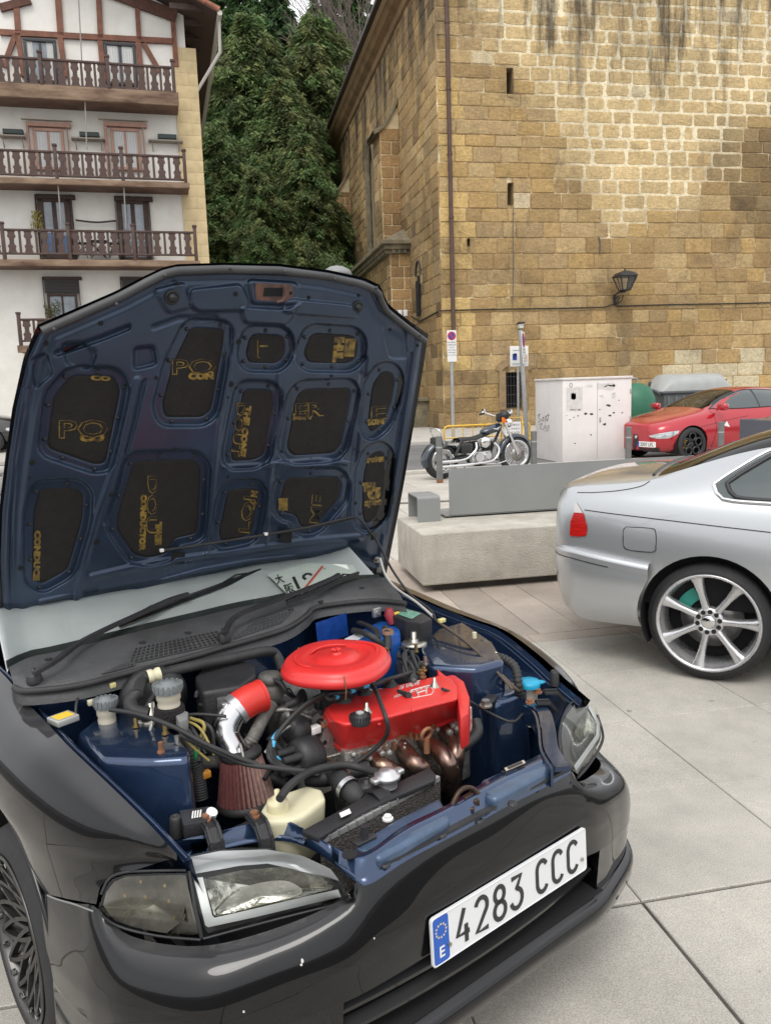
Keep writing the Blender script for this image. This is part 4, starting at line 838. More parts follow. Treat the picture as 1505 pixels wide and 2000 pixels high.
gd = random.Random(3); tb = MB(); gb_ = MB()
for px, py, s in [(1128, 812, 4), (1112, 820, 3), (1190, 812, 5), (1198, 806, 4), (1214, 806, 3), (1180, 828, 6), (1153, 849, 4), (1122, 866, 3), (1106, 812, 2), (1208, 782, 3), (1170, 800, 3), (1187, 792, 7), (1120, 815, 3), (1143, 808, 5), (1155, 808, 6)]:
    c = cf(px, py); k = 7; r0 = .72*s/F*15.3; tb.add([c+np.array([r0*gd.uniform(.3, 1.2)*math.cos(6.28*i/k)*1.2, 0, r0*gd.uniform(.2, .8)*math.sin(6.28*i/k)]) for i in range(k)], [tuple(range(k))])
tb.build('sticker_remains', mat('torn_dark', (.05, .05, .05), .8), cabn)['kind'] = 'stuff'
for x0, y0, x1, y1, v in [(1106, 757, 1137, 800, 0), (1112, 800, 1135, 802, 0), (1165, 750, 1200, 760, 0), (1142, 752, 1156, 756, 0), (1170, 772, 1177, 776, 0), (1194, 768, 1201, 778, 0), (1115, 768, 1124, 780, 0), (1180, 752, 1203, 754, 0)]:
    k = 9; c0 = cf(x0, y0, .0022); c1 = cf(x1, y1, .0022); e = [(t, 0) for t in np.linspace(0, 1, k)]+[(t, 1) for t in np.linspace(1, 0, k)]
    gb_.add([np.array([lerp(c0[0], c1[0], t)+gd.uniform(-.01, .01), c0[1], lerp(c0[2], c1[2], s)+gd.uniform(-.02, .02)]) for t, s in e], [tuple(range(2*k))])
gb_.build('glue_patches', mat('glue_grey', (.58, .555, .54), .8, var=.12, vscale=12), cabn)['kind'] = 'stuff'
sc = MB()
def scribble(pts, f): sc.tube(spl([f(x, y) for x, y in pts], 6*len(pts)), .004, 4)
scribble([(1049, 812), (1054, 808), (1051, 816), (1056, 820), (1050, 825)], cs); scribble([(1058, 818), (1061, 814), (1058, 822), (1063, 820)], cs); scribble([(1066, 812), (1063, 818), (1068, 820), (1064, 824)], cs); scribble([(1070, 806), (1069, 822), (1066, 812), (1073, 811)], cs)
scribble([(1052, 829), (1058, 827), (1054, 836), (1061, 838), (1064, 830), (1066, 838), (1071, 830), (1070, 840), (1064, 842)], cs); scribble([(1111, 753), (1114, 748), (1117, 752), (1114, 756), (1111, 753)], cf)
sc.build('scribble', M_black, cabn)['kind'] = 'stuff'
db = MB()
for x_ in (Wc*.5,): db.box((x_, -.001, Hc*.5), (.006, .006, Hc*.94))
db.build('door_gap', mat('gap_grey', (.30, .29, .28), .8), cabn)
for z_ in (.3, .85, 1.4): db = MB(); db.box((Wc-.02, -.008, z_), (.03, .016, .09), bev=.004); db.build('hinge', M_gal, cabn)
db = MB(); db.box((Wc*.5+.06, -.008, .85), (.03, .016, .10), bev=.006); db.build('lock', M_gal, cabn)
# green bottle bank and grey container
gbp = gy(1236, 800, 18.6); ig = tag(empty('bottle_bank', (gbp[0], 18.6, 0)), 'dark green dome-topped recycling bank behind the white cabinet', 'recycling bin')
hI = gy(1236, 748, 18.6)[2]
m = MB(); m.lathe((0, 0, 0), (0, 0, 1), [(0, .06), (.5, .06), (.55, .12), (.56, hI*.55), (.52, hI*.75), (.40, hI*.92), (.2, hI*.99), (0, hI)], 28); m.build('shell', mat('green_plastic', (.02, .13, .07), .5, var=.12, vscale=3), ig)
m = MB(); m.cyl((-.56, 0, hI*.72), (-.50, 0, hI*.72), .12, n=16); m.build('slot', M_black, ig); m = MB(); m.tube(spl([(-.1, 0, hI-.02), (-.08, 0, hI+.1), (.08, 0, hI+.1), (.1, 0, hI-.02)], 12), .02, 6); m.build('lifting_hook', M_gal, ig)
Yd = 19.0; d0 = gy(1292, 800, Yd); d1 = gy(1432, 800, Yd); cw = d1[0]-d0[0]; zl = gy(1360, 766, Yd)[2]; ztp = gy(1360, 729, Yd)[2]
dm = tag(empty('waste_container', ((d0[0]+d1[0])/2, Yd, 0)), 'grey wheeled waste container with a light domed lid behind the red car', 'container')
m = MB(); lo = [(-cw*.42, .05, .25), (cw*.42, .05, .25), (cw*.42, .95, .25), (-cw*.42, .95, .25)]; hi_ = [(-cw*.48, 0, zl), (cw*.48, 0, zl), (cw*.48, 1.05, zl), (-cw*.48, 1.05, zl)]
m.prism(hi_, lo); 
for k in range(9): x = lerp(-.42, .42, k/8)*cw; m.box((x, .0, .75), (.05, .05, zl-.4), bev=.01)
m.build('tub', mat('grey_plastic', (.13, .14, .14), .5, var=.08, vscale=3), dm)
m = MB(); m.box((0, .52, zl+.01), (cw*1.02, 1.14, .07), bev=.025); m.build('rim', mat('dark_grey_plastic', (.07, .075, .08), .5), dm)
m = MB(); rows = []
for i in range(9):
    t = i/8; x = lerp(-.5, .5, t)*cw; e = min(1, math.sin(math.pi*min(max(t, .0), 1))*4)**.5; rows.append([(x, .52-.55*math.cos(math.pi*j/12), zl+.05+(ztp-zl-.05)*e*math.sin(math.pi*j/12)**.7) for j in range(13)])
m.grid(rows); m.build('lid', mat('light_grey_plastic', (.34, .35, .34), .45, var=.08, vscale=3), dm)
for sx in (-1, 1):
    m = MB(); m.tube(spl([(sx*cw*.5, .1, zl-.05), (sx*cw*.545, .15, zl+.06), (sx*cw*.55, .5, zl+.1), (sx*cw*.53, .5, zl+.3)], 10), .04, 8); m.build('lifting_arm', MATS['dark_grey_plastic'], dm)
    for y in (.15, .9): m = MB(); m.cyl((sx*cw*.36-.04, y, .11), (sx*cw*.36+.04, y, .11), .11, n=16); m.box((sx*cw*.36, y, .22), (.1, .1, .12)); m.build('wheel', M_black, dm)
# signs
def arrow_sign(o, w_, h, y, zc):
    m = MB(); r = w_*.5; out = []
    for cx, cz, a0 in ((w_/2-.03, h/2-.03, 0), (-w_/2+.03, h/2-.03, 90), (-w_/2+.03, -h/2+.03, 180), (w_/2-.03, -h/2+.03, 270)): out += [(cx+.03*math.cos(math.radians(a0+30*k)), cz+.03*math.sin(math.radians(a0+30*k))) for k in range(4)]
    m.prism([(x, y, zc+z) for x, z in out], [(x, y+.012, zc+z) for x, z in out]); pl = m.build('sign_plate', M_white, o)
    m = MB(); R_ = w_*.44; zc2 = zc+h/2-R_-.04; m.cyl((0, y-.004, zc2), (0, y-.001, zc2), R_, n=28, mi=0); m.cyl((0, y-.007, zc2), (0, y-.0042, zc2), R_*.72, n=28, mi=1); m.ribbon([(-R_*.55, y-.0085, zc2+R_*.55), (R_*.55, y-.0085, zc2-R_*.55)], R_*.28, .002, (0, -1, 0), 0); m.build('no_parking_disc', [M_red, M_blue], pl)
    m = MB()
    for k, (s, sz) in enumerate((('PROHIBIDO', .055), ('APARCAR', .07), ('SALVO', .05), ('CARGA Y DESCARGA', .05), ('LUNES A SABADO', .045), ('8 A 13 HORAS', .045))): put_text(m, s, (0, y-.003, zc+h/2-2*R_-.10-k*.075), (sz, 0, 0), (0, 0, sz), width=min(w_*.86, len(s)*sz*.62))
    m.build('lettering', M_black, pl); return pl
def sign_post(px_top, py_top, px_b, py_b, Y, r, label, plate):
    a = gy(px_b, py_b, Y); o = empty('sign_post', (a[0], Y, 0.095 if Y > 22.4 else 0)); t = gy(px_top, py_top, Y); lean = math.atan2(t[0]-a[0], t[2]-a[2]); o.rotation_euler = (0, lean, 0)
    H_ = np.linalg.norm(t-a); m = MB(); m.cyl((0, 0, 0), (0, 0, H_), r, n=14); m.cyl((0, 0, H_), (0, 0, H_+.02), r*1.05, n=14); m.build('pole', M_gal, o); tag(o, label, 'sign'); return o, H_, a
Ys = 23.9; o, H_, a = sign_post(881, 690, 885, 859, Ys, .05, 'no-parking sign with a text panel on a grey pole before the brown downpipe', 1)
wS = 18/F*24.4; hS = (706-646)/F*24.4; zc = gy(880, 676, Ys)[2]; arrow_sign(o, wS*1.05, hS, -.07, zc-.095)
Y2 = 20.6; o, H_, a = sign_post(1015, 632, 1029, 855, Y2, .055, 'leaning grey sign pole with its no-parking plate seen almost edge-on', 1)
zc = gy(1014, 662, Y2)[2]; sp_ = arrow_sign(o, .42, .85, -.07, H_-.45); sp_.rotation_euler = (0, 0, math.radians(58)); 
Y3 = 21.2; p = gy(1012, 860, Y3); o = tag(empty('info_sign', (p[0], Y3, 0)), 'square white and blue information board on a thin pole before the barred window', 'sign'); zt3 = gy(1012, 676, Y3)[2]; m = MB(); m.cyl((0, 0, 0), (0, 0, zt3-.05), .03, n=12); m.build('pole', M_gal, o)
w3 = 38/F*21.6; h3_ = 40/F*21.6; zc3 = gy(1013, 696, Y3)[2]; m = MB(); m.box((.02, -.05, zc3), (w3, .02, h3_), bev=.008); pl = m.build('board', M_white, o)
m = MB()
for (x, z, sx, sz, mi) in ((-.13, -.02, .12, .16, 0), (-.12, .06, .1, .04, 0), (.16, -.06, .12, .16, 1), (.13, .04, .14, .03, 0), (0, .16, .36, .025, 2), (0, -.2, .4, .03, 2)): m.box((.02+x, -.0625, zc3+z), (sx, .003, sz), mi)
put_text(m, 'BAI', (-.1, -.064, zc3-.0), (.14, 0, 0), (0, 0, .14), mi=3); m.build('print', [M_blue, mat('print_orange', (.6, .22, .06), .6), mat('print_grey', (.4, .4, .42), .6), M_white], pl)
# yellow barriers
M_yel = mat('yellow_paint', (.70, .42, .05), .5, var=.15, vscale=6)
def barrier(pxl, pxr, ytl, ytr, Y, label, n=8):
    a = gy(pxl, ytl, Y); b = gy(pxr, ytr, Y); o = empty('crowd_barrier', (a[0], Y, 0)); W_ = b[0]-a[0]; h = a[2]; zg = .1 if Y > 22.4 else 0
    m = MB(); m.tube([(0, 0, zg), (0, 0, h-.12), (.04, 0, h-.03), (.12, 0, h), (W_-.12, 0, h), (W_-.04, 0, h-.03), (W_, 0, h-.12), (W_, 0, zg)], .03, 8); m.tube([(0, 0, zg+.18), (W_, 0, zg+.18)], .018, 8); m.build('frame', M_yel, o)
    for k in range(n): x = W_*(k+1)/(n+1); q = MB(); q.cyl((x, 0, zg+.18), (x, 0, h), .014, n=6); q.build('bar', M_yel, o)
    for x in (.05, W_-.05): q = MB(); q.tube([(x, -.25, zg+.02), (x, 0, zg+.1), (x, .25, zg+.02)], .016, 6); q.build('foot', M_yel, o)
    return tag(o, label, 'barrier', 'yellow crowd barriers by the church')
barrier(866, 1034, 833, 826, 22.0, 'yellow tubular barrier behind the motorcycle'); 
ab_ = gy(1003, 860, 20.2); o = tag(empty('notice_stand', (ab_[0], 20.2, 0), -.1), 'yellow A-frame stand with a white printed notice beside the motorcycle front wheel', 'sign'); zt4 = gy(1003, 816, 20.2)[2]
m = MB(); 
for y in (0, .35): m.tube([(-.28, y, 0), (-.26, .17, zt4), (.26, .17, zt4), (.28, y, 0)], .02, 6)
m.build('frame', M_yel, o); m = MB(); m.box((0, .06, zt4*.55), (.42, .01, zt4*.62)); nb_ = m.build('notice', M_white, o); nb_.rotation_euler = (-.02, 0, 0); m = MB()
for k, s in enumerate(('PROHIBIDO', 'EL PASO', 'SALVO', 'AUTORIZADOS')): put_text(m, s, (0, .052, zt4*.75-k*.1), (.07, 0, 0), (0, 0, .07), width=.34)
m.build('lettering', M_black, nb_)
# street lamp whose dome shows above the raised bonnet
lp = gy(657, 522, 18.0); o = tag(empty('street_lamp', (lp[0], 18.0, 0)), 'grey dome-topped street lamp in front of the church flank', 'lamp'); z = lp[2]
m = MB(); m.cyl((0, 0, 0), (0, 0, z-.3), .07, .05, n=14); m.lathe((0, 0, 0), (0, 0, 1), [(.13, 0), (.13, .5), (.075, .6)], 14); m.build('pole', M_gmet, o); m = MB(); m.lathe((0, 0, z-.3), (0, 0, z), [(.05, 0), (.3, .1), (.33, .16), (.28, .24), (.15, .31), (0, .34)], 24); m.build('dome', M_gmet, o)
# ================================================================== car tools
from mathutils.bvhtree import BVHTree
class Rig:
    def __init__(s, name, loc, heading):
        """heading: world angle of the local +x axis"""
        s.e = empty(name, loc, heading); c, n = math.cos(heading), math.sin(heading); s.o = np.asarray(loc, float); s.X = np.array([c, n, 0]); s.Y = np.array([-n, c, 0]); s.bv = None
    def W(s, p): return s.o+s.X*p[0]+s.Y*p[1]+np.array([0, 0, p[2]])
    def L(s, P): d = np.asarray(P, float)-s.o; return np.array([d@s.X, d@s.Y, d[2]])
    def K(s, px, py, x=None, y=None, z=None):
        if x is not None: return s.L(on(px, py, s.o+s.X*x, s.X))
        if y is not None: return s.L(on(px, py, s.o+s.Y*y, s.Y))
        return s.L(gz(px, py, z+s.o[2]))
    def bvh(s, obs):
        vs = []; fs = []
        for ob in obs:
            o = len(vs); vs += [v.co[:] for v in ob.data.vertices]; fs += [tuple(i+o for i in p.vertices) for p in ob.data.polygons]
        s.bv = BVHTree.FromPolygons(vs, fs)
    def hit(s, px, py):
        o = s.L(CC); d = ray(px, py); d = np.array([d@s.X, d@s.Y, d[2]]); d /= np.linalg.norm(d)
        h = s.bv.ray_cast(V3(o), V3(d))
        return (np.array(h[0]), np.array(h[1])) if h[0] is not None else (None, None)
    def shoot(s, p, d):
        h = s.bv.ray_cast(V3(p), V3(d)); return (np.array(h[0]), np.array(h[1])) if h[0] is not None else (None, None)
    def skin(s, poly, mode='px', off=.004, n=36, rings=4, side=-1, smooth=True, xs=None):
        """patch lying on the body; poly in photo px, or (x, z) seen from the side, or (y, z) from the front/rear"""
        P = res([*poly, poly[0]], n+1)[:-1] if not smooth else spl(poly, n, True); c = np.mean(P, axis=0); out = []
        for r in range(rings+1):
            row = []
            for q in P:
                p = lerp(q, c, r/rings*.999)
                if mode == 'px': h, nn = s.hit(*p)
                elif mode == 'side': h, nn = s.shoot((p[0], side*3, p[1]), (0, -side, 0))
                elif mode == 'front': h, nn = s.shoot((6, p[0], p[1]), (-1, 0, 0))
                elif mode == 'rear': h, nn = s.shoot((-8, p[0], p[1]), (1, 0, 0))
                elif mode == 'top': h, nn = s.shoot((p[0], p[1], 4), (0, 0, -1))
                if h is None: row.append(None); continue
                view = (s.L(CC)-h) if mode == 'px' else np.array({'side': (0, side, 0), 'front': (1, 0, 0), 'rear': (-1, 0, 0), 'top': (0, 0, 1)}[mode], float)
                if nn@view < 0: nn = -nn
                row.append(h+nn*off)
            good = [x for x in row if x is not None]
            if not good: return None
            row = [x if x is not None else good[0] for x in row]; out.append(row+[row[0]])
        return out
    def patch(s, name, poly, m, parent=None, **kw):
        rows = s.skin(poly, **kw)
        if rows is None: print('no hit', name); return None
        mb = MB(); mb.grid(rows); return mb.build(name, m, parent or s.e)
    def line(s, name, pts, m, w_=.005, mode='px', side=-1, off=.0015, n=40, parent=None, r=None):
        P = spl(pts, n); out = []
        for p in P:
            if mode == 'px': h, nn = s.hit(*p); v = None if h is None else s.L(CC)-h
            elif mode == 'side': h, nn = s.shoot((p[0], side*3, p[1]), (0, -side, 0)); v = np.array([0, side, 0.])
            elif mode == 'rear': h, nn = s.shoot((-8, p[0], p[1]), (1, 0, 0)); v = np.array([-1., 0, 0])
            elif mode == 'top': h, nn = s.shoot((p[0], p[1], 4), (0, 0, -1)); v = np.array([0, 0, 1.])
            if h is None: continue
            if nn@v < 0: nn = -nn
            out.append(h+nn*off)
        if len(out) < 2: print('no line', name); return None
        mb = MB(); mb.tube(out, r or w_/2, 6); return mb.build(name, m, parent or s.e)
def st(x, zb, yb, zm, ym, zs, ys, zt, yt, zc):
    return x, [(0, zb), (yb*.88, zb), (yb, zb+.09), (ym, zm), (lerp(ym, ys, .32), lerp(zm, zs, .72)), (ys, zs), (yt, zt), (yt*.55, zc-.008), (0, zc)]
def loft_body(stn, reg, sub=2):
    """half sections -> closed mirrored cage, region id per face (as material index), Catmull-Clark"""
    bm = bmesh.new(); n = len(stn[0][1]); rows = []
    for x, pr in stn:
        L_ = [bm.verts.new((x, y, z)) for y, z in pr]; R_ = [L_[0]]+[bm.verts.new((x, -y, z)) for y, z in pr[1:-1]]+[L_[-1]]; rows.append((L_, R_))
    for i in range(len(stn)-1):
        for j in range(n-1):
            for s_ in (0, 1):
                a, b = rows[i][s_], rows[i+1][s_]; f = bm.faces.new((a[j], a[j+1], b[j+1], b[j])); f.material_index = reg(i, j); f.smooth = True
    for k in (0, -1):
        L_, R_ = rows[k]
        for j in range(n-1):
            if j == 0: q = (L_[0], L_[1], R_[1])
            elif j == n-2: q = (L_[j], L_[j+1], R_[j])
            else: q = (L_[j], L_[j+1], R_[j+1], R_[j])
            f = bm.faces.new(q); f.smooth = True; f.material_index = reg(0 if k == 0 else len(stn)-2, 0)
    bmesh.ops.recalc_face_normals(bm, faces=bm.faces); me = bpy.data.meshes.new('body'); bm.to_mesh(me); bm.free()
    o = bpy.data.objects.new('body', me); COL.objects.link(o); m = o.modifiers.new('s', 'SUBSURF'); m.levels = sub; m.render_levels = sub
    dg = bpy.context.evaluated_depsgraph_get(); me2 = bpy.data.meshes.new_from_object(o.evaluated_get(dg)); o.modifiers.clear(); o.data = me2; return o
def cut_arches(o, centres, r, half, z=None):
    for cx, cz in centres:
        mb = MB(); mb.cyl((cx, -half-.3, cz), (cx, half+.3, cz), r, n=48)
        me = mb.mesh('cut'); bm = bmesh.new(); bm.from_mesh(me); bmesh.ops.remove_doubles(bm, verts=bm.verts, dist=1e-5); bmesh.ops.recalc_face_normals(bm, faces=bm.faces); bm.to_mesh(me); bm.free()
        c = bpy.data.objects.new('cut', me); COL.objects.link(c); m = o.modifiers.new('b', 'BOOLEAN'); m.operation = 'DIFFERENCE'; m.object = c; m.solver = 'EXACT'
        dg = bpy.context.evaluated_depsgraph_get(); me2 = bpy.data.meshes.new_from_object(o.evaluated_get(dg)); o.modifiers.clear(); o.data = me2; bpy.data.objects.remove(c)
    for p in o.data.polygons: p.use_smooth = True
    try: o.data.set_sharp_from_angle(angle=math.radians(38))
    except Exception: pass
def split_regions(o, names, mats, parent):
    """one object per material index"""
    out = {}; src = o.data
    for k, nm in enumerate(names):
        idx = [p for p in src.polygons if p.material_index == k]
        if not idx: continue
        used = {}; vs = []; fs = []
        for p in idx:
            f = []
            for v in p.vertices:
                if v not in used: used[v] = len(vs); vs.append(src.vertices[v].co[:])
                f.append(used[v])
            fs.append(f)
        me = bpy.data.meshes.new(nm); me.from_pydata(vs, [], fs); me.materials.append(mats[k]); me.polygons.foreach_set('use_smooth', [True]*len(fs))
        nrm = None; me.update()
        try: me.set_sharp_from_angle(angle=math.radians(38))
        except Exception: pass
        ob = bpy.data.objects.new(nm, me); COL.objects.link(ob); ob.parent = parent; out[nm] = ob
    bpy.data.objects.remove(o); return out
M_tyre = mat('tyre_rubber', (.022, .022, .023), .75, var=.15, vscale=12, bump=.15, bscale=40); M_alu = mat('polished_alloy', (.60, .60, .61), .3, metal=.8, var=.08, vscale=14, rvar=.08)
M_cavity = mat('wheel_well', (.010, .010, .011), .9); M_disc = mat('brake_disc', (.30, .29, .28), .35, metal=.9); M_chrome = mat('chrome', (.75, .75, .76), .1, metal=1.0); M_dark_alloy = mat('dark_alloy', (.055, .055, .06), .3, metal=.85)
def wheel(parent, c, side, R, r, w_, spoke, rimmat, caliper=None, lip=True, tread=True):
    """c: centre at the outer face, side: +1 if the outer face looks to +y"""
    cx, cy, cz = c; s = side; A = (cx, cy-s*w_, cz); B_ = (cx, cy, cz)
    m = MB(); m.lathe(A, B_, [(r*.98, 0), (r+.02, -.004), (R-.03, .006), (R-.008, .022), (R, .05), (R, w_-.05), (R-.008, w_-.022), (R-.03, w_-.006), (r+.022, w_+.004), (r*.985, w_-.004)], 56)
    t = m.build('wheel', M_tyre, parent)
    if tread:
        g = MB()
        for k in range(44):
            a = 2*math.pi*k/44
            for (y0, y1, da) in ((.05, .09, .05), (w_-.09, w_-.05, -.05)):
                p = [np.array([cx+(R+.0012)*math.cos(a+d), cy-s*w_+s*y, cz+(R+.0012)*math.sin(a+d)]) for y, d in ((y0, 0), (y1, da))]; g.ribbon(p, .006, .003, (math.cos(a), 0, math.sin(a)))
        g.build('tread_grooves', M_cavity, t)['kind'] = 'stuff'
    m = MB(); m.lathe(A, B_, [(r*.97, .01), (r*.90, .03), (r*.86, w_*.5), (r*.92, w_-.035), (r*.985, w_-.012), (r*1.0, w_-.002), (r*1.02, w_+.003), (r*.985, w_+.006), (r*.945, w_-.006), (r*.93, w_-.03)], 56); m.build('rim', rimmat, t)
    m = MB(); m.lathe(A, B_, [(0.02, w_*.35), (r*.62, w_*.35), (r*.62, w_*.42), (0.02, w_*.42)], 40); m.build('brake_disc', M_disc, t)
    m = MB(); m.lathe(A, B_, [(0.01, w_*.22), (r*.9, w_*.22)], 32); m.build('backing_plate', M_cavity, t)
    if caliper:
        m = MB(); a0, a1 = caliper[1]; arc = [(r*.58, a) for a in np.linspace(a0, a1, 8)]
        out = [np.array([cx+q*math.cos(a), cy-s*w_+s*w_*.5, cz+q*math.sin(a)]) for q, a in arc]; m.ribbon(out, .07, .05, (0, 1, 0)); m.build('brake_caliper', caliper[0], t)
    spoke(t, cx, cy, cz, s, r, w_, rimmat); return t
def liner(parent, cx, s_, y0, y1, z, r):
    A_ = np.linspace(math.radians(-28), math.radians(208), 34); m = MB(); m.grid([[(cx+r*math.cos(a), s_*y, z+r*math.sin(a)) for a in A_] for y in (y0, y1)])
    P = [(cx+r*math.cos(a), s_*y0, z+r*math.sin(a)) for a in A_]; m.add(P, [tuple(range(len(P)))]); return m.build('wheel_liner', M_cavity, parent)
def spokes_bar(n, rot=0.0, win=.022, wout=.030, dish=.035, nuts=10):
    def f(t, cx, cy, cz, s, r, w_, m_):
        yo = cy-s*.010; yi = cy-s*dish
        for k in range(n):
            a = rot+2*math.pi*k/n; d = np.array([math.cos(a), 0, math.sin(a)]); q = np.array([-d[2], 0, d[0]]); m = MB(); rows = []
            for tt, ww, yy in ((.16, win*1.25, yi), (.34, win*.80, yi+s*.004), (.6, win*.80, yi+s*.012), (.82, wout*.85, yo-s*.006), (.955, wout*1.25, yo)):
                c = np.array([cx, yy, cz])+d*(r*tt); N_ = np.array([0, s, 0.])
                rows.append([c-q*ww-N_*.045, c-q*ww-N_*.012, c-q*ww*.62, c, c+q*ww*.62, c+q*ww-N_*.012, c+q*ww-N_*.045])
            m.grid(rows); m.build('spoke', m_, t)
        m = MB(); m.lathe((cx, yi-s*.04, cz), (cx, yi+s*.01, cz), [(r*.30, 0), (r*.30, .030), (r*.27, .042), (r*.15, .044), (r*.14, .036), (0.001, .036)], 40); m.build('hub', m_, t)
        m = MB(); m.lathe((cx, yi-s*.01, cz), (cx, yi+s*.01, cz), [(r*.135, 0), (r*.135, .016), (r*.12, .020), (r*.02, .021), (.001, .021)], 32); m.build('centre_cap', M_chrome, t)
        for k in range(nuts):
            a = 2*math.pi*k/nuts+.2; c = np.array([cx+r*.215*math.cos(a), yi-s*.002, cz+r*.215*math.sin(a)]); m = MB(); m.cyl(c, c+np.array([0, s*.008, 0]), .0125, n=12); q_ = m.build('lug_recess', M_cavity, t)
            if k % 2 == 0: m = MB(); m.cyl(c, c+np.array([0, s*.016, 0]), .008, n=6, smooth=False); m.build('lug_nut', M_dark_alloy, t)
    return f
def spokes_mesh(n=16):
    def f(t, cx, cy, cz, s, r, w_, m_):
        for k in range(n):
            for tw in (-1, 1):
                a0 = 2*math.pi*k/n; a1 = a0+tw*2*math.pi/n*1.0; P = []
                for q in np.linspace(0, 1, 6):
                    a = lerp(a0, a1, q); rr_ = lerp(r*.30, r*.93, q); P.append(np.array([cx+rr_*math.cos(a), cy-s*(.050-.036*q), cz+rr_*math.sin(a)]))
                m = MB(); m.ribbon(P, .011, .016, (0, s, 0)); m.build('spoke', m_, t)
        m = MB(); m.lathe((cx, cy-s*.09, cz), (cx, cy, cz), [(r*.32, 0), (r*.32, .03), (r*.28, .042), (r*.12, .044), (0.001, .05)], 36); m.build('hub', m_, t)
        for k in range(16): a = 2*math.pi*(k+.5)/16; c = np.array([cx+r*.90*math.cos(a), cy-s*.012, cz+r*.90*math.sin(a)]); m = MB(); m.cyl(c, c+np.array([0, s*.012, 0]), .007, n=6, smooth=False); m.build('rim_bolt', M_chrome, t)
    return f
def spokes_holes(n=5, rings=True):
    def f(t, cx, cy, cz, s, r, w_, m_):
        for k in range(n):
            a = 2*math.pi*k/n+.3; c = np.array([cx+r*.62*math.cos(a), cy-s*.02, cz+r*.62*math.sin(a)]); P = [c+np.array([r*.30*math.cos(q), 0, r*.30*math.sin(q)]) for q in np.linspace(0, 2*math.pi, 22)]; m = MB(); m.tube(P, .022, 6); m.build('spoke_ring', m_, t)
        m = MB(); m.lathe((cx, cy-s*.06, cz), (cx, cy, cz), [(r*.36, 0), (r*.34, .03), (r*.1, .04), (0.001, .04)], 24); m.build('hub', m_, t)
    return f
# ================================================================== silver coupe
M_silver = mat('silver_paint', (.47, .485, .50), .30, metal=.65, coat=1.0, coat_rough=.03, var=.02, vscale=400)
M_gap = mat('panel_gap', (.02, .02, .022), .8); M_glass = glassmat('tinted_glass', (.10, .13, .13), 1.55); M_trimblk = mat('black_trim', (.018, .018, .02), .45)
M_lampred = mat('tail_red', (.42, .012, .010), .12, coat=1.0, var=.35, vscale=60, stretch=(.2, .2, 2)); M_lampwhite = mat('tail_clear', (.55, .52, .50), .12, coat=1.0)
BH = math.radians(-42); bg0 = gz(1379, 1328); _h = np.array([math.cos(BH), math.sin(BH), 0]); _l = np.array([-math.sin(BH), math.cos(BH), 0]); BO = bg0+_l*.84
bmw = Rig('parked_car', BO, BH); tag(bmw.e, 'silver two-door coupe with polished seven-spoke wheels parked beside the concrete bench', 'car')
stn = [st(-.895, .40, .54, .62, .70, .925, .62, .975, .50, .985), st(-.865, .34, .68, .62, .785, .965, .715, 1.012, .60, 1.025), st(-.76, .28, .77, .62, .85, .985, .785, 1.03, .67, 1.045), st(-.52, .24, .80, .62, .878, .998, .805, 1.045, .69, 1.068),
       st(-.33, .22, .81, .62, .888, 1.005, .805, 1.06, .68, 1.082), st(-.05, .21, .82, .60, .893, .995, .805, 1.185, .60, 1.215), st(.32, .20, .83, .58, .89, .975, .805, 1.315, .565, 1.345), st(.9, .18, .84, .56, .885, .96, .81, 1.345, .57, 1.375), st(1.5, .18, .84, .56, .88, .945, .81, 1.315, .56, 1.35), st(1.85, .18, .84, .56, .878, .94, .80, 1.15, .60, 1.19),
       st(2.25, .18, .83, .56, .875, .93, .78, .975, .62, 1.01), st(2.75, .18, .82, .55, .87, .86, .76, .91, .58, .94), st(3.25, .20, .76, .50, .80, .74, .68, .80, .52, .82), st(3.45, .25, .60, .46, .64, .62, .56, .68, .42, .70)]
def breg(i, j): return 1 if (4 <= i <= 5 and j >= 6) else (2 if (8 <= i <= 9 and j >= 6) else 0)
bb = loft_body(stn, breg, 3); cut_arches(bb, [(0, .33), (2.72, .33)], .355, .9); bp_ = split_regions(bb, ['body', 'rear_window', 'windscreen'], [M_silver, M_glass, M_glass], bmw.e); bmw.bvh(list(bp_.values()))
inn = MB(); inn.box((1.2, 0, .62), (3.6, 1.5, .5)); inn.build('cabin_floor', M_cavity, bmw.e)
for cx in (0, 2.72):
    for s_ in (-1, 1): liner(bmw.e, cx, s_, .5, .85, .33, .352)
for cx, s_, cal in ((0, -1, 1), (0, 1, 0), (2.72, -1, 0), (2.72, 1, 0)):
    wheel(bmw.e, (cx, s_*.862, .318), s_, .318, .262, .24, spokes_bar(7, rot=math.radians(105)), M_alu, caliper=(mat('teal_caliper', (.03, .28, .22), .45), (math.radians(118), math.radians(160))) if cal else None)
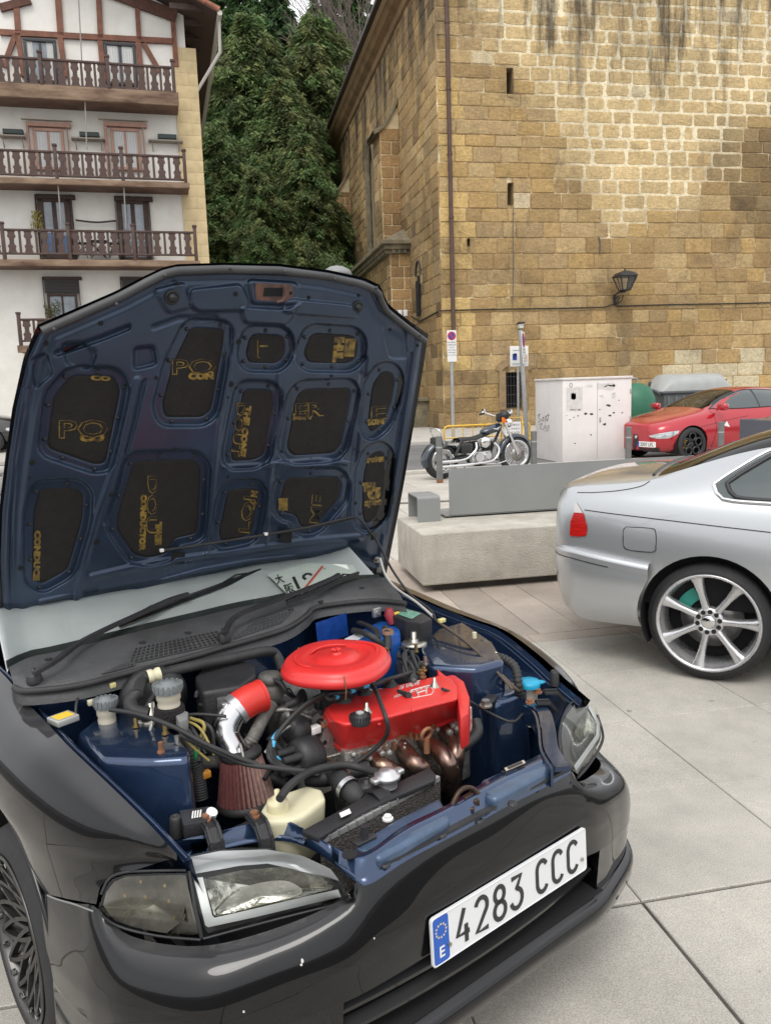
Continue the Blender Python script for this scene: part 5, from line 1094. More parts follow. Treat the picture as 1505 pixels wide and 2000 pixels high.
# bumper wrapped round the tail
path = [(-.30, -.882), (-.45, -.884), (-.60, -.876), (-.72, -.845), (-.81, -.775), (-.865, -.66), (-.895, -.45), (-.91, -.2), (-.915, 0)]
path = spl(path, 26); path = path+[np.array([p[0], -p[1]]) for p in path[::-1][1:]]
prof = [(-.04, .672), (.012, .676), (.032, .664), (.036, .640), (.030, .618), (.034, .60), (.030, .5), (.018, .42), (.016, .40), (.006, .36), (-.02, .30), (-.07, .245)]
rows = []
for i, p in enumerate(path):
    a = path[max(i-1, 0)]; b = path[min(i+1, len(path)-1)]; t = (b-a)/np.linalg.norm(b-a); nn = np.array([t[1], -t[0]]); 
    if nn@p < 0: nn = -nn
    row = []
    for k, (d, z) in enumerate(prof):
        q = p+nn*d; x, y = q; zz = z-.055*max(0, min(1, (-.55-x)/.35))*(k < 6)*0 + (.0 if k > 6 else (-.055*max(0, (x+.72)/.42) if x > -.72 else 0))
        lim = -math.sqrt(max(0, .357**2-(zz-.33)**2)); x = min(x, lim-.004) if x > -.42 else x
        row.append((x, y, zz))
    rows.append(row)
bm_ = MB(); bm_.grid(rows); bm_.build('rear_bumper', M_silver, bmw.e)
bl_ = MB(); bl_.tube([(rows[i][4][0]-.0, rows[i][4][1]*1.0015, rows[i][4][2]) for i in range(4, len(rows)-4)], .003, 5); bl_.build('bumper_groove', M_gap, bmw.e)
# lamps, flap, lines (photo px cast onto the body)
tl = bmw.patch('tail_lamp', [(1121, 1001), (1139, 1002), (1147, 1030), (1145, 1046), (1128, 1048), (1113, 1046), (1114, 1020)], M_lampred, off=.006, smooth=False)
if tl: bmw.patch('clear_lens', [(1125, 980), (1131, 990), (1138, 1002), (1121, 1001), (1122, 988)], M_lampwhite, parent=tl, off=.007, smooth=False)
bmw.line('shoulder_crease', [(1141, 996), (1200, 1004), (1300, 1016), (1400, 1028), (1504, 1040)], M_gap, .006)
flap = [(1222, 1029), (1270, 1032), (1279, 1038), (1280, 1065), (1274, 1078), (1228, 1074), (1217, 1066), (1217, 1036)]
fo = bmw.patch('fuel_flap', flap, M_silver, off=.003, smooth=False, n=40)
bmw.line('fuel_flap_gap', flap+[flap[0]], M_gap, .005, parent=fo, n=80)
wp = [(-.005, 1.045), (.02, 1.0), (.07, .972), (.3, .962), (.9, .952), (1.6, .945), (1.95, .955), (1.72, 1.12), (1.45, 1.25), (1.15, 1.292), (.8, 1.30), (.5, 1.285), (.27, 1.225), (.08, 1.11)]
for s_ in (-1, 1):
    wo_ = bmw.patch('side_window', wp, M_glass if s_ > 0 else mat('dark_tinted_glass', (.035, .05, .05), .03, coat=1.0), mode='side', side=s_, off=.004, smooth=False, n=60, rings=6)
    bmw.line('chrome_trim', wp+[wp[0]], M_chrome, .022, mode='side', side=s_, off=.004, n=90, parent=wo_)
    ii = [lerp(np.array(p), np.array([.75, 1.10]), .085) for p in wp]; bmw.line('window_seal', ii+[ii[0]], M_trimblk, .026, mode='side', side=s_, off=.004, n=90, parent=wo_)
    bmw.line('door_gap', [(.62, .96), (.58, .7), (.56, .45), (.6, .25)], M_gap, .005, mode='side', side=s_, n=30)
    bmw.line('side_trim', [(.36, .53), (.8, .52), (1.6, .51), (2.3, .50)], M_silver, .03, mode='side', side=s_, n=30, off=.006)
    bmw.patch('side_repeater', [(2.42, .70), (2.5, .70), (2.5, .73), (2.42, .73)], M_lampwhite, mode='side', side=s_, n=16, rings=2)
bmw.line('boot_lid_gap', [(1127, 962), (1160, 962), (1210, 958), (1250, 950), (1268, 940)], M_gap, .004); bmw.line('boot_gap', [(.62, .985), (.60, .96)], M_gap, .004, mode='rear', n=6)
bmw.line('screen_seal', [(-.345, -.60), (-.36, -.3), (-.365, 0), (-.36, .3), (-.345, .60)], M_trimblk, .02, mode='top', n=40)
for s_ in (-1, 1):
    bmw.patch('headlamp', [(3.42, .55), (3.05, .62), (3.02, .69), (3.2, .70), (3.42, .64)], M_lampwhite, mode='side', side=s_, n=24)
    m = MB(); m.box((1.85, s_*.99, 1.0), (.12, .2, .13), bev=.04); m.build('door_mirror', M_silver, bmw.e)
# ================================================================== red saloon
M_redp = mat('red_paint', (.42, .010, .022), .22, coat=1.0, metal=.25, coat_rough=.02); M_lens = mat('lamp_lens', (.50, .52, .54), .08, coat=1.0, metal=.4, var=.35, vscale=60)
aw_ = gz(1352, 868, .335); AH = math.pi+math.radians(9); hx = np.array([math.cos(AH), math.sin(AH), 0]); ly = np.array([-math.sin(AH), math.cos(AH), 0]); AO = np.array([aw_[0], aw_[1], 0])-ly*.90
alfa = Rig('parked_car', AO, AH); tag(alfa.e, 'red saloon with dark wheels and yellow brake calipers parked beside the white cabinet', 'car')
stn = [st(.78, .24, .56, .44, .66, .66, .56, .72, .38, .73), st(.70, .20, .72, .46, .80, .72, .68, .775, .45, .79), st(.45, .17, .80, .50, .885, .79, .76, .84, .52, .86), st(0, .16, .84, .52, .92, .88, .80, .93, .58, .955), st(-.45, .16, .85, .54, .93, .94, .81, .99, .64, 1.02), st(-.85, .16, .86, .56, .935, .955, .82, 1.17, .62, 1.20), st(-1.35, .16, .86, .56, .935, .965, .83, 1.355, .56, 1.39), st(-1.9, .16, .86, .56, .935, .98, .83, 1.39, .56, 1.43), st(-2.6, .18, .86, .58, .93, 1.0, .82, 1.33, .56, 1.37), st(-3.1, .2, .85, .6, .92, 1.03, .79, 1.16, .58, 1.19), st(-3.45, .24, .80, .62, .88, 1.03, .74, 1.08, .52, 1.10), st(-3.78, .30, .66, .64, .72, .96, .62, 1.03, .46, 1.05)]
ab2 = loft_body(stn, lambda i, j: 1 if (4 <= i <= 5 and j >= 6) else (2 if (8 <= i <= 9 and j >= 6) else 0), 2); cut_arches(ab2, [(0, .335), (-2.82, .335)], .37, .95); ap = split_regions(ab2, ['body', 'windscreen', 'rear_window'], [M_redp, M_glass, M_glass], alfa.e); alfa.bvh(list(ap.values()))
for cx in (0, -2.82):
    for s_ in (-1, 1):
        wheel(alfa.e, (cx, s_*.905, .335), s_, .335, .245, .23, spokes_holes(), M_dark_alloy, caliper=(mat('yellow_caliper', (.65, .42, .02), .45), (math.radians(-30) if s_ > 0 else 0, math.radians(50))), tread=False); liner(alfa.e, cx, s_, .5, .88, .335, .365)
hlp = [(1266, 851), (1285, 847), (1310, 843), (1326, 841), (1322, 848), (1305, 856), (1285, 857), (1272, 855)]
alfa.patch('headlamp', hlp, M_lens, off=.006, smooth=False); alfa.patch('lower_intake', [(1247, 873), (1262, 876), (1285, 874), (1293, 886), (1275, 888), (1248, 887)], M_trimblk, off=.005, smooth=False); alfa.patch('grille', [(1236, 848), (1244, 848), (1246, 858), (1242, 874), (1238, 884), (1235, 870)], M_trimblk, off=.006, smooth=False)
pq = [(1250, 862), (1278, 861), (1278, 873), (1250, 875)]; H4 = [alfa.hit(*p)[0] for p in pq]
if all(h is not None for h in H4):
    ctr = np.mean(H4, axis=0); ex = (H4[1]-H4[0]+H4[2]-H4[3])/2; ex[2] = 0; ex = ex/np.linalg.norm(ex); nn = np.cross(ex, (0, 0, 1)); cam_ = alfa.L(CC)-ctr; nn = nn if nn@cam_ > 0 else -nn; ctr = ctr+nn*.04
    pm = MB(); hw, hh = .22, .052
    def pr(a, b, d=0): return ctr+ex*a+np.array([0, 0, b])+nn*d
    pm.prism([pr(-hw, -hh, .006), pr(hw, -hh, .006), pr(hw, hh, .006), pr(-hw, hh, .006)], [pr(-hw, -hh, -.03), pr(hw, -hh, -.03), pr(hw, hh, -.03), pr(-hw, hh, -.03)], 0)
    pm.add([pr(-hw, -hh, .008), pr(-hw+.04, -hh, .008), pr(-hw+.04, hh, .008), pr(-hw, hh, .008)], [(0, 1, 2, 3)], 1); put_text(pm, '3307 LFL', pr(.02, -.002, .0085), ex*.1, np.array([0, 0, .1]), 2, width=.34, bold=.01); pm.build('number_plate', [M_white, M_blue, M_black], alfa.e)
for s_ in (-1, 1):
    wpa = [(-.55, 1.0), (-1.4, .985), (-2.4, 1.01), (-3.0, 1.06), (-2.75, 1.20), (-2.3, 1.31), (-1.8, 1.345), (-1.45, 1.325), (-1.0, 1.20)]
    wo_ = alfa.patch('side_window', wpa, mat('dark_tinted_glass', (.035, .05, .05), .03, coat=1.0), mode='side', side=s_, off=.004, smooth=False, n=50, rings=5); alfa.line('window_trim', wpa+[wpa[0]], M_trimblk, .02, mode='side', side=s_, off=.004, n=60, parent=wo_); alfa.line('pillar', [(-1.72, .98), (-1.74, 1.35)], M_trimblk, .07, mode='side', side=s_, off=-.02, n=12, parent=wo_)
    alfa.line('door_gap', [(-.52, .98), (-.55, .6), (-.5, .25)], M_gap, .008, mode='side', side=s_, n=24); m = MB(); m.box((-.62, s_*1.0, 1.04), (.13, .22, .14), bev=.05); m.tube([(-.62, s_*.84, .99), (-.62, s_*.95, 1.02)], .03, 8); m.build('door_mirror', M_redp, alfa.e)
alfa.patch('clover_badge', [(1412, 831), (1424, 834), (1418, 822)], M_white, off=.005, smooth=False, n=18)
alfa.line('bonnet_gap', [(1330, 841), (1370, 833), (1430, 818), (1460, 812)], M_gap, .008); alfa.patch('number_patch', [(1240, 851), (1244, 850), (1244, 855), (1240, 856)], M_chrome, off=.012, n=12, rings=2)
# ================================================================== background cars at the edge: dark SUV by the house, pale estate
M_dkp = mat('dark_grey_paint', (.045, .043, .04), .25, coat=1.0, metal=.4)
def simple_car(loc, heading, paint, label, L_=4.3, H_=1.45, W_=.88, z0=.2, wr=.32, rimm=M_alu):
    c = Rig('parked_car', loc, heading); hb = H_*.66; S_ = [st(.80, z0+.08, W_*.6, .5, W_*.75, hb*.74, W_*.62, hb*.8, W_*.4, hb*.81), st(.62, z0, W_*.85, .52, W_*.93, hb*.86, W_*.8, hb*.92, W_*.5, hb*.93), st(0, z0, W_*.92, .55, W_, hb*.97, W_*.88, hb*1.02, W_*.62, hb*1.04), st(-.35, z0, W_*.93, .55, W_, hb, W_*.9, hb*1.05, W_*.7, hb*1.08), st(-.95, z0, W_*.93, .55, W_, hb, W_*.9, H_*.95, W_*.66, H_*.98), st(-1.8, z0, W_*.93, .55, W_, hb*1.01, W_*.9, H_*.97, W_*.66, H_), st(-2.7, z0, W_*.93, .55, W_, hb*1.03, W_*.9, H_*.93, W_*.64, H_*.97), st(-L_+1.1, z0+.03, W_*.88, .58, W_*.95, hb*1.04, W_*.84, H_*.80, W_*.6, H_*.86), st(-L_+.85, z0+.1, W_*.7, .6, W_*.8, hb*.98, W_*.7, hb*1.1, W_*.5, hb*1.14)]
    b_ = loft_body(S_, lambda i, j: 1 if (3 <= i <= 3 and j >= 6) else (2 if (6 <= i <= 6 and j >= 6) else 0), 2); wb = -L_*.615; cut_arches(b_, [(0, wr), (wb, wr)], wr+.04, W_); p = split_regions(b_, ['body', 'windscreen', 'rear_window'], [paint, M_glass, M_glass], c.e); c.bvh(list(p.values()))
    for cx in (0, wb):
        for s_ in (-1, 1): wheel(c.e, (cx, s_*(W_-.02), wr), s_, wr, wr*.68, .21, spokes_bar(5, nuts=5), rimm, tread=False)
    for s_ in (-1, 1):
        wpa = [(-.5, hb*1.05), (-1.6, hb*1.04), (-2.9, hb*1.08), (-2.85, H_*.87), (-2.2, H_*.92), (-1.5, H_*.92), (-1.1, H_*.90)]; o_ = c.patch('side_window', wpa, MATS['dark_tinted_glass'], mode='side', side=s_, smooth=False, n=40); c.line('window_trim', wpa+[wpa[0]], M_chrome, .03, mode='side', side=s_, n=60, off=.004, parent=o_)
        c.patch('headlamp', [(.74, .62), (.5, .66), (.48, .74), (.7, .72)], M_lens, mode='side', side=s_, n=20); m = MB(); m.box((-.55, s_*(W_+.08), hb*1.1), (.12, .18, .14), bev=.04); m.build('door_mirror', paint, c.e)
    return tag(c.e, label, 'car')
sp0 = gy(48, 870, 27.0); simple_car((sp0[0]-.8, 27.0, .095), math.radians(3), M_dkp, 'dark grey off-road car parked below the house balconies', 4.5, 1.72, .92, .3, .37)

lp0 = gy(6, 900, 7.2); simple_car((lp0[0]-.85, 7.2, 0), 0.0, mat('pale_silver_paint', (.50, .50, .50), .3, metal=.5, coat=1.0), 'pale silver car parked on the paving beyond the black car', 4.2, 1.40, .86)
# ================================================================== black hatchback with its bonnet raised
CY = 0.5006; _F = np.array([math.sin(CY), -math.cos(CY), 0]); _Lf = np.array([math.cos(CY), math.sin(CY), 0]); _P = np.array([.5768, 1.6071, .4646])
CO = _P-.80*_F-.055*_Lf; CO[2] = 0
civ = Rig('parked_car', CO, CY-math.pi/2); E_ = civ.e; K = civ.K
tag(E_, 'glossy black hatchback with raised bonnet showing its red engine covers', 'car')
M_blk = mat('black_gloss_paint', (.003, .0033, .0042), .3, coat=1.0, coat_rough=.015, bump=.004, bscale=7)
def dusty_sheen(m, sheen_tone, lo, hi):
    """sky sheen painted into the base colour over thin dirt, paler facing up"""
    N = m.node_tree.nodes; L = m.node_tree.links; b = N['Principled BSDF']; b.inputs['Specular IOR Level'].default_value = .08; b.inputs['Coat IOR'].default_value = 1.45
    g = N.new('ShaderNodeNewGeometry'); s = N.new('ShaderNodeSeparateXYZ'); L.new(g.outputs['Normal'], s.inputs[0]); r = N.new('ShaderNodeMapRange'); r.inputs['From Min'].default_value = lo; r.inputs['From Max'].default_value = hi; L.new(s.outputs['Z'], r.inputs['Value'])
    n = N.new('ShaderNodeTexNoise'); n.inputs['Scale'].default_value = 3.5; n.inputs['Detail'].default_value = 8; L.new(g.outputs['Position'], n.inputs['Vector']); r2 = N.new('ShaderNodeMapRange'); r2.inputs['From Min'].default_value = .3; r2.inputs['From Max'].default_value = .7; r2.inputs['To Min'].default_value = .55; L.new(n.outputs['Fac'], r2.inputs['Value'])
    q = N.new('ShaderNodeMath'); q.operation = 'MULTIPLY'; L.new(r.outputs[0], q.inputs[0]); L.new(r2.outputs[0], q.inputs[1]); mx = N.new('ShaderNodeMix'); mx.data_type = 'RGBA'; L.new(q.outputs[0], mx.inputs['Factor']); mx.inputs['A'].default_value = b.inputs['Base Color'].default_value; mx.inputs['B'].default_value = (*sheen_tone, 1); L.new(mx.outputs['Result'], b.inputs['Base Color'])
dusty_sheen(M_blk, (.05, .05, .052), .62, 1.0)  # upward paint lightened in its colour to stand for the sky's reflection
M_navy = mat('navy_metallic', (.022, .046, .105), .26, metal=.6, coat=1.0, coat_rough=.03, var=.18, vscale=5, rvar=.08)
M_navyh = mat('navy_inner_panel', (.036, .058, .100), .36, metal=.45, coat=.3, coat_rough=.15, var=.22, vscale=4, rvar=.1)
M_plas = mat('black_plastic', (.022, .022, .024), .5, var=.25, vscale=14, bump=.1, bscale=120); M_rub = mat('rubber', (.026, .026, .027), .62, var=.3, vscale=16); M_grub = mat('grey_rubber', (.062, .063, .064), .6, var=.25, vscale=9)
M_cowl = mat('cowl_plastic', (.058, .059, .061), .55, var=.28, vscale=7, bump=.12, bscale=140, rvar=.12)
M_redc = mat('red_enamel', (.64, .028, .026), .42, coat=.25, coat_rough=.2, var=.09, vscale=9, bump=.05, bscale=160); M_redr = mat('red_silicone', (.60, .035, .025), .42)
M_cast = mat('cast_aluminium', (.38, .37, .345), .5, metal=.7, var=.35, vscale=22, bump=.3, bscale=120); M_steel = mat('zinc_bolt', (.45, .43, .38), .35, metal=.9, var=.2, vscale=30); M_brass = mat('gold_passivated', (.45, .32, .14), .35, metal=.9)
M_head = mat('heat_tinted_steel', (.36, .23, .16), .28, metal=.9, col2=(.17, .12, .12), vscale=16, rvar=.1); M_cream = mat('aged_polypropylene', (.62, .58, .40), .45, var=.06, vscale=8); M_rust = MATS['rust']
M_foam = mat('black_foam', (.018, .016, .014), .85, var=.2, vscale=30, bump=.25, bscale=180); M_gold = mat('worn_gold_print', (.40, .26, .05), .5, col2=(.03, .024, .016), vscale=42)
def surf(rows, nu=40, nv=24):
    R_ = [spl(r, nu) for r in rows]; C_ = [spl([R_[i][k] for i in range(len(R_))], nv) for k in range(nu)]; return [[C_[k][i] for k in range(nu)] for i in range(nv)]
def mir(rows, dz=0.0): return [[(p[0], -p[1], p[2]+dz) for p in r] for r in rows]
# ------------------------------------------------------------------ raised bonnet
TH = math.radians(64); HD = np.array([math.cos(TH), 0, math.sin(TH)]); HN = np.array([math.sin(TH), 0, -math.cos(TH)]); H0 = np.array([-.45, 0, .93])
CL = civ.L(CC)
def HP(px, py, d=0.0):
    dr = ray(px, py); dr = np.array([dr@civ.X, dr@civ.Y, dr[2]]); return CL+dr*(np.dot(H0+HN*d-CL, HN)/np.dot(dr, HN))
eb = [(14, 1305), (87, 1253), (150, 1218), (227, 1184), (329, 1148), (400, 1129), (490, 1113), (567, 1105), (639, 1107), (699, 1116), (750, 1133)]
et = [(78, 634), (150, 603), (230, 568), (285, 539), (318, 523), (345, 516), (440, 513), (545, 515), (640, 527), (710, 542), (742, 557), (747, 574), (757, 594), (785, 617), (834, 653)]
el = [(14, 1305), (3, 1200), (-2, 1100), (2, 1000), (14, 900), (28, 800), (50, 700), (78, 634)]; er = [(750, 1133), (764, 1060), (776, 1000), (789, 930), (804, 840), (819, 750), (834, 653)]
PADS = [[(140, 733), (222, 735), (236, 760), (206, 905), (185, 907), (92, 875), (105, 775)], [(372, 640), (438, 643), (436, 670), (412, 800), (395, 815), (322, 815), (316, 792), (338, 710)], [(490, 652), (553, 655), (557, 690), (542, 710), (486, 708), (480, 690)], [(608, 650), (688, 655), (698, 670), (695, 698), (680, 710), (602, 708), (592, 690)],
        [(476, 760), (530, 762), (534, 790), (514, 890), (492, 899), (452, 900), (452, 880)], [(592, 760), (680, 757), (685, 770), (664, 870), (650, 885), (572, 890), (559, 875), (578, 775)], [(746, 725), (764, 725), (771, 742), (765, 780), (748, 826), (724, 845), (718, 830), (728, 750)], [(724, 886), (744, 879), (752, 892), (748, 960), (736, 1008), (713, 1026), (707, 1000), (711, 920)],
        [(78, 955), (148, 952), (164, 966), (160, 1020), (132, 1113), (82, 1141), (65, 1128), (66, 1000)], [(262, 900), (378, 897), (393, 912), (386, 1042), (338, 1052), (330, 1080), (290, 1090), (262, 1084), (226, 1032), (229, 1005)], [(446, 956), (498, 953), (505, 966), (492, 1038), (480, 1047), (432, 1057), (428, 1040)], [(558, 933), (658, 931), (666, 946), (661, 975), (628, 1012), (612, 1028), (586, 1030), (580, 1006), (552, 1000), (546, 976)]]
def rounded(P, r=9, n=4):
    out = []; N_ = len(P)
    for i in range(N_):
        a, b, c = (np.array(P[(i+k) % N_], float) for k in (-1, 0, 1)); u = (a-b)/np.linalg.norm(a-b); v = (c-b)/np.linalg.norm(c-b); q = min(r, .45*np.linalg.norm(a-b), .45*np.linalg.norm(c-b)); p0, p1 = b+u*q, b+v*q
        for k in range(n+1): t = k/n; out.append((1-t)**2*p0+2*t*(1-t)*b+t*t*p1)
    return out
RP = [rounded(p, 13) for p in PADS]
def pdist(Q, line):
    P = np.array(line, float); d = np.full(len(Q), 1e9)
    for a, b in zip(P[:-1], P[1:]): e = b-a; t = np.clip(((Q-a)@e)/(e@e+1e-9), 0, 1); d = np.minimum(d, np.linalg.norm(Q-(a+t[:, None]*e), axis=1))
    return d
NU, NV = 280, 280
def coons(eb, et, el, er, nu, nv):
    b, t, l, r = (np.array(res(q, n)) for q, n in ((eb, nu), (et, nu), (el, nv), (er, nv))); U = np.linspace(0, 1, nu)[None, :, None]; V = np.linspace(0, 1, nv)[:, None, None]
    return (1-V)*b[None]+V*t[None]+(1-U)*l[:, None]+U*r[:, None]-((1-U)*(1-V)*b[0]+U*(1-V)*b[-1]+(1-U)*V*t[0]+U*V*t[-1])
G_ = coons(eb, et, el, er, NU, NV); Q = G_.reshape(-1, 2)
dm_ = np.full(len(Q), 1e9)
for p in RP: dm_ = np.minimum(dm_, sdist(Q, p))
hgt = -.020*(1-sstep(dm_, 15, 21))+(-.004)*(1-sstep(dm_, -1.5, 1.5))
outl = eb+er[1:]+et[::-1][1:]+el[::-1][1:]; edge = -sdist(Q, outl); hgt += -.012*(1-sstep(edge, 3, 17))-.006*sstep(edge, 16, 24)*(1-sstep(edge, 30, 46))
for poly, h in (([(372, 566), (470, 556), (486, 592), (478, 606), (388, 608), (372, 596)], .013), ([(566, 584), (688, 596), (700, 622), (566, 612), (548, 604)], .011), ([(484, 546), (580, 552), (582, 594), (492, 592)], .009), ([(470, 600), (560, 606), (590, 590), (560, 634), (478, 630)], .012), ([(300, 565), (360, 552), (372, 600), (330, 612)], .006), ([(120, 672), (160, 668), (190, 690), (178, 720), (132, 712)], -.014), ([(60, 700), (92, 690), (104, 730), (70, 760)], -.010), ([(262, 680), (300, 676), (306, 712), (262, 722)], -.016), ([(745, 640), (790, 640), (795, 700), (760, 700)], -.008)):
    hgt += h*(1-sstep(sdist(Q, rounded(poly, 9)), -3, 4))
for line, h, w_ in (([(268, 742), (246, 830), (218, 930), (190, 1010), (168, 1090), (150, 1170)], .008, 9), ([(282, 745), (262, 830), (232, 940), (206, 1020)], -.008, 6), ([(446, 640), (448, 720), (428, 830), (415, 960), (404, 1080)], .007, 6), ([(545, 730), (540, 830), (528, 930), (520, 1060)], .007, 5), ([(440, 912), (520, 908), (548, 905)], .006, 6), ([(545, 905), (620, 898), (680, 905)], .006, 6), ([(712, 700), (700, 800), (690, 910), (676, 1010)], -.008, 8), ([(180, 1128), (300, 1100), (360, 1092), (470, 1078), (600, 1058), (700, 1050)], .010, 10), ([(80, 1175), (160, 1160)], .008, 6), ([(60, 1190), (190, 1150)], -.006, 7), ([(112, 690), (200, 660), (250, 640)], -.012, 8), ([(300, 640), (350, 622), (420, 622)], -.006, 8), ([(52, 760), (30, 900), (22, 1010), (20, 1180)], -.006, 5), ([(800, 690), (786, 800), (765, 940), (752, 1040)], -.006, 5)):
    hgt += h*np.exp(-(pdist(Q, line)/(w_*.72))**4)
rows = [[HP(*G_[i, j], hgt[i*NU+j]) for j in range(NU)] for i in range(NV)]
hm_ = MB(); hm_.grid(rows); hood = hm_.build('bonnet', M_navyh, E_); tag(hood, 'raised bonnet showing its navy inner panel')
# outer skin
ox = coons([(p[0], p[1]+2) for p in eb], [(p[0]+(p[0]-450)*.004, p[1]-5) for p in et], [(p[0]-4, p[1]) for p in el], [(p[0]+2, p[1]) for p in er], 60, 60); sk = MB()
sk.grid([[HP(*ox[i, j], -.006-.045*(math.sin(math.pi*i/59)*math.sin(math.pi*j/59))**.5) for j in range(60)] for i in range(60)]); b_ = ox; rim = [ox[0, j] for j in range(60)]+[ox[i, 59] for i in range(60)]+[ox[59, 59-j] for j in range(60)]+[ox[59-i, 0] for i in range(60)]
rin = [G_[0, int(j*(NU-1)/59)] for j in range(60)]+[G_[int(i*(NV-1)/59), NU-1] for i in range(60)]+[G_[NV-1, int((59-j)*(NU-1)/59)] for j in range(60)]+[G_[int((59-i)*(NV-1)/59), 0] for i in range(60)]
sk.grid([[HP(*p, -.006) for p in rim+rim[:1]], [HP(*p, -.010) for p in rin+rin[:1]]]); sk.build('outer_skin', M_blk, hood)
def HH(px, py): k = int(np.argmin((Q[:, 0]-px)**2+(Q[:, 1]-py)**2)); return float(hgt[k])
def hood_text(mb, s, px, py, ex, ey, d, mi, bold=0.0, width=None):
    vs, fs = text2d(s, 1.0, bold, 2)
    if not vs: return
    xs = [v[0] for v in vs]; k = width/(max(xs)-min(xs)) if width else 1.0
    mb.add([HP(px+ex[0]*v[0]*k+ey[0]*v[1], py+ex[1]*v[0]*k+ey[1]*v[1], d) for v in vs], fs, mi)
TXT = {0: [('PO', 162, 840, (1, -.02), (.1, -48), .03, 96, 1), ('CO', 180, 855, (1, 0), (0, -20), .09, 50, 0), ('CO', 197, 739, (1, .05), (0, -12), .09, 40, 0)], 1: [('PO', 378, 718, (1, -.02), (.1, -40), .03, 86, 1), ('CON', 393, 735, (1, -.02), (0, -17), .09, 50, 0)], 2: [('L', 512, 680, (0, 1), (28, 0), .04, 34, 1)], 3: [('TH', 662, 682, (.1, -1), (-22, 0), .12, 50, 0), ('E', 684, 680, (.1, -1), (-22, 0), .12, 36, 0)],
       4: [('DOUT', 465, 838, (-.12, 1), (24, 2), .03, 105, 1), ('THE CONE', 478, 842, (-.12, 1), (16, 2), .08, 100, 0)], 5: [('ER', 602, 802, (1, -.06), (-1, -36), .04, 56, 1), ('ION', 590, 814, (1, -.06), (0, -15), .1, 36, 0)], 6: [('E', 738, 808, (1, -.1), (0, -34), .04, 30, 1), ('ION', 734, 824, (1, -.1), (0, -14), .12, 32, 0)], 7: [('spectrum', 733, 897, (1, -.1), (0, -16), .1, 34, 0), ('THE', 720, 952, (1, -.05), (0, -20), .12, 26, 0), ('U', 730, 965, (1, -.05), (0, -26), .12, 26, 0), ('spec', 728, 981, (1, -.1), (0, -16), .12, 34, 0)],
       8: [('CONDUCE', 72, 1085, (-.03, 1), (16, 0), .08, 98, 0)], 9: [('DOU', 296, 985, (-.03, 1), (28, 0), .03, 112, 1), ('CONDUCTOR', 279, 1020, (-.03, 1), (15, 0), .09, 112, 0), ('THE', 309, 1042, (-.03, 1), (14, 0), .14, 46, 0)], 10: [('LOJ', 483, 1005, (.16, -1), (-30, -3), .03, 72, 1), ('CON', 495, 978, (.16, -1), (-15, -2), .1, 40, 0)], 11: [('ME', 618, 995, (.1, -1), (-26, -2), .05, 56, 1), ('I', 552, 985, (0, 1), (20, 0), .1, 24, 0)]}
def clip_poly(px, py, poly): return sdist(np.array([[px, py]]), poly)[0]
for k, P in enumerate(RP):
    mb = MB(); top = [HP(*p, -.0215) for p in P]; c = np.mean(np.array(P), axis=0); inner = [HP(*lerp(np.array(p), c, .06), -.0185) for p in P]; n = len(P)
    mb.add(top+inner, [(i, (i+1) % n, n+(i+1) % n, n+i) for i in range(n)]+[tuple(range(n, 2*n))], 0)
    for s, px, py, ex, ey, bold, wd, outl_ in TXT.get(k, []):
        exn = np.array(ex, float); exn /= np.linalg.norm(exn); hood_text(mb, s, px, py, exn, np.array(ey, float), -.0178, 1, bold, wd)
        if outl_: hood_text(mb, s, px+1.0, py-.8, exn, np.array(ey, float)*.985, -.0172, 0, bold-.03, wd*.965)
    mb.build('foam_pad', [M_foam, M_gold], hood)
cl = MB()
for P in RP:
    c = np.mean(np.array(P), axis=0); q = spl([lerp(np.array(p), c, -9/np.linalg.norm(np.array(p)-c)) for p in P[::2]], 1+max(5, int(sum(np.linalg.norm(np.array(P[i])-np.array(P[i-1])) for i in range(len(P)))/62)), True)
    for p in q: o = HP(*p, -.020); cl.lathe(o, o+HN, [(.0062, 0), (.0055, .003), (.003, .0052), (0, .0058)], 8)
cl.build('panel_clips', M_plas, hood)['kind'] = 'stuff'
hl_ = MB()
for px, py, r in ((346, 555, 5), (197, 631, 5), (460, 574, 5), (603, 581, 4), (700, 577, 4), (761, 644, 4), (815, 675, 4), (90, 670, 5), (305, 738, 4), (466, 668, 6), (580, 667, 5), (647, 734, 4), (716, 731, 4), (450, 750, 7), (445, 776, 3), (343, 877, 5), (63, 903, 6), (58, 933, 3), (217, 967, 5), (188, 1059, 7), (610, 913, 4), (700, 882, 4), (693, 983, 6), (41, 1109, 6), (522, 556, 3), (567, 572, 4), (244, 897, 3), (445, 931, 3), (410, 1052, 3), (785, 808, 2), (780, 845, 3)):
    o = HP(px, py, HH(px, py)); hl_.cyl(o, o+HN*.0022, r*.00125, n=14)
for (x0, y0, x1, y1) in ((516, 562, 553, 579), (549, 1032, 571, 1060), (336, 1078, 362, 1100), (764, 968, 769, 985), (760, 995, 764, 1010)):
    hm0 = max(HH(x, y) for x in (x0, x1) for y in (y0, y1))+.0025; a = [HP(x, y, hm0) for x, y in ((x0, y0), (x1, y0), (x1-2, y1), (x0-2, y1))]; hl_.add(a, [(0, 1, 2, 3)])
hl_.build('panel_holes', M_cavity, hood)['kind'] = 'stuff'
for px, py in ((336, 581), (698, 600)):
    o = HP(px, py, HH(px, py)+.003); m = MB(); m.lathe(o-HN*.004, o+HN, [(.019, 0), (.019, .006), (.016, .008), (.014, .006), (.009, .006), (.009, .016), (.006, .018), (0, .018)], 24, ); m.build('rubber_stop', M_plas, hood)
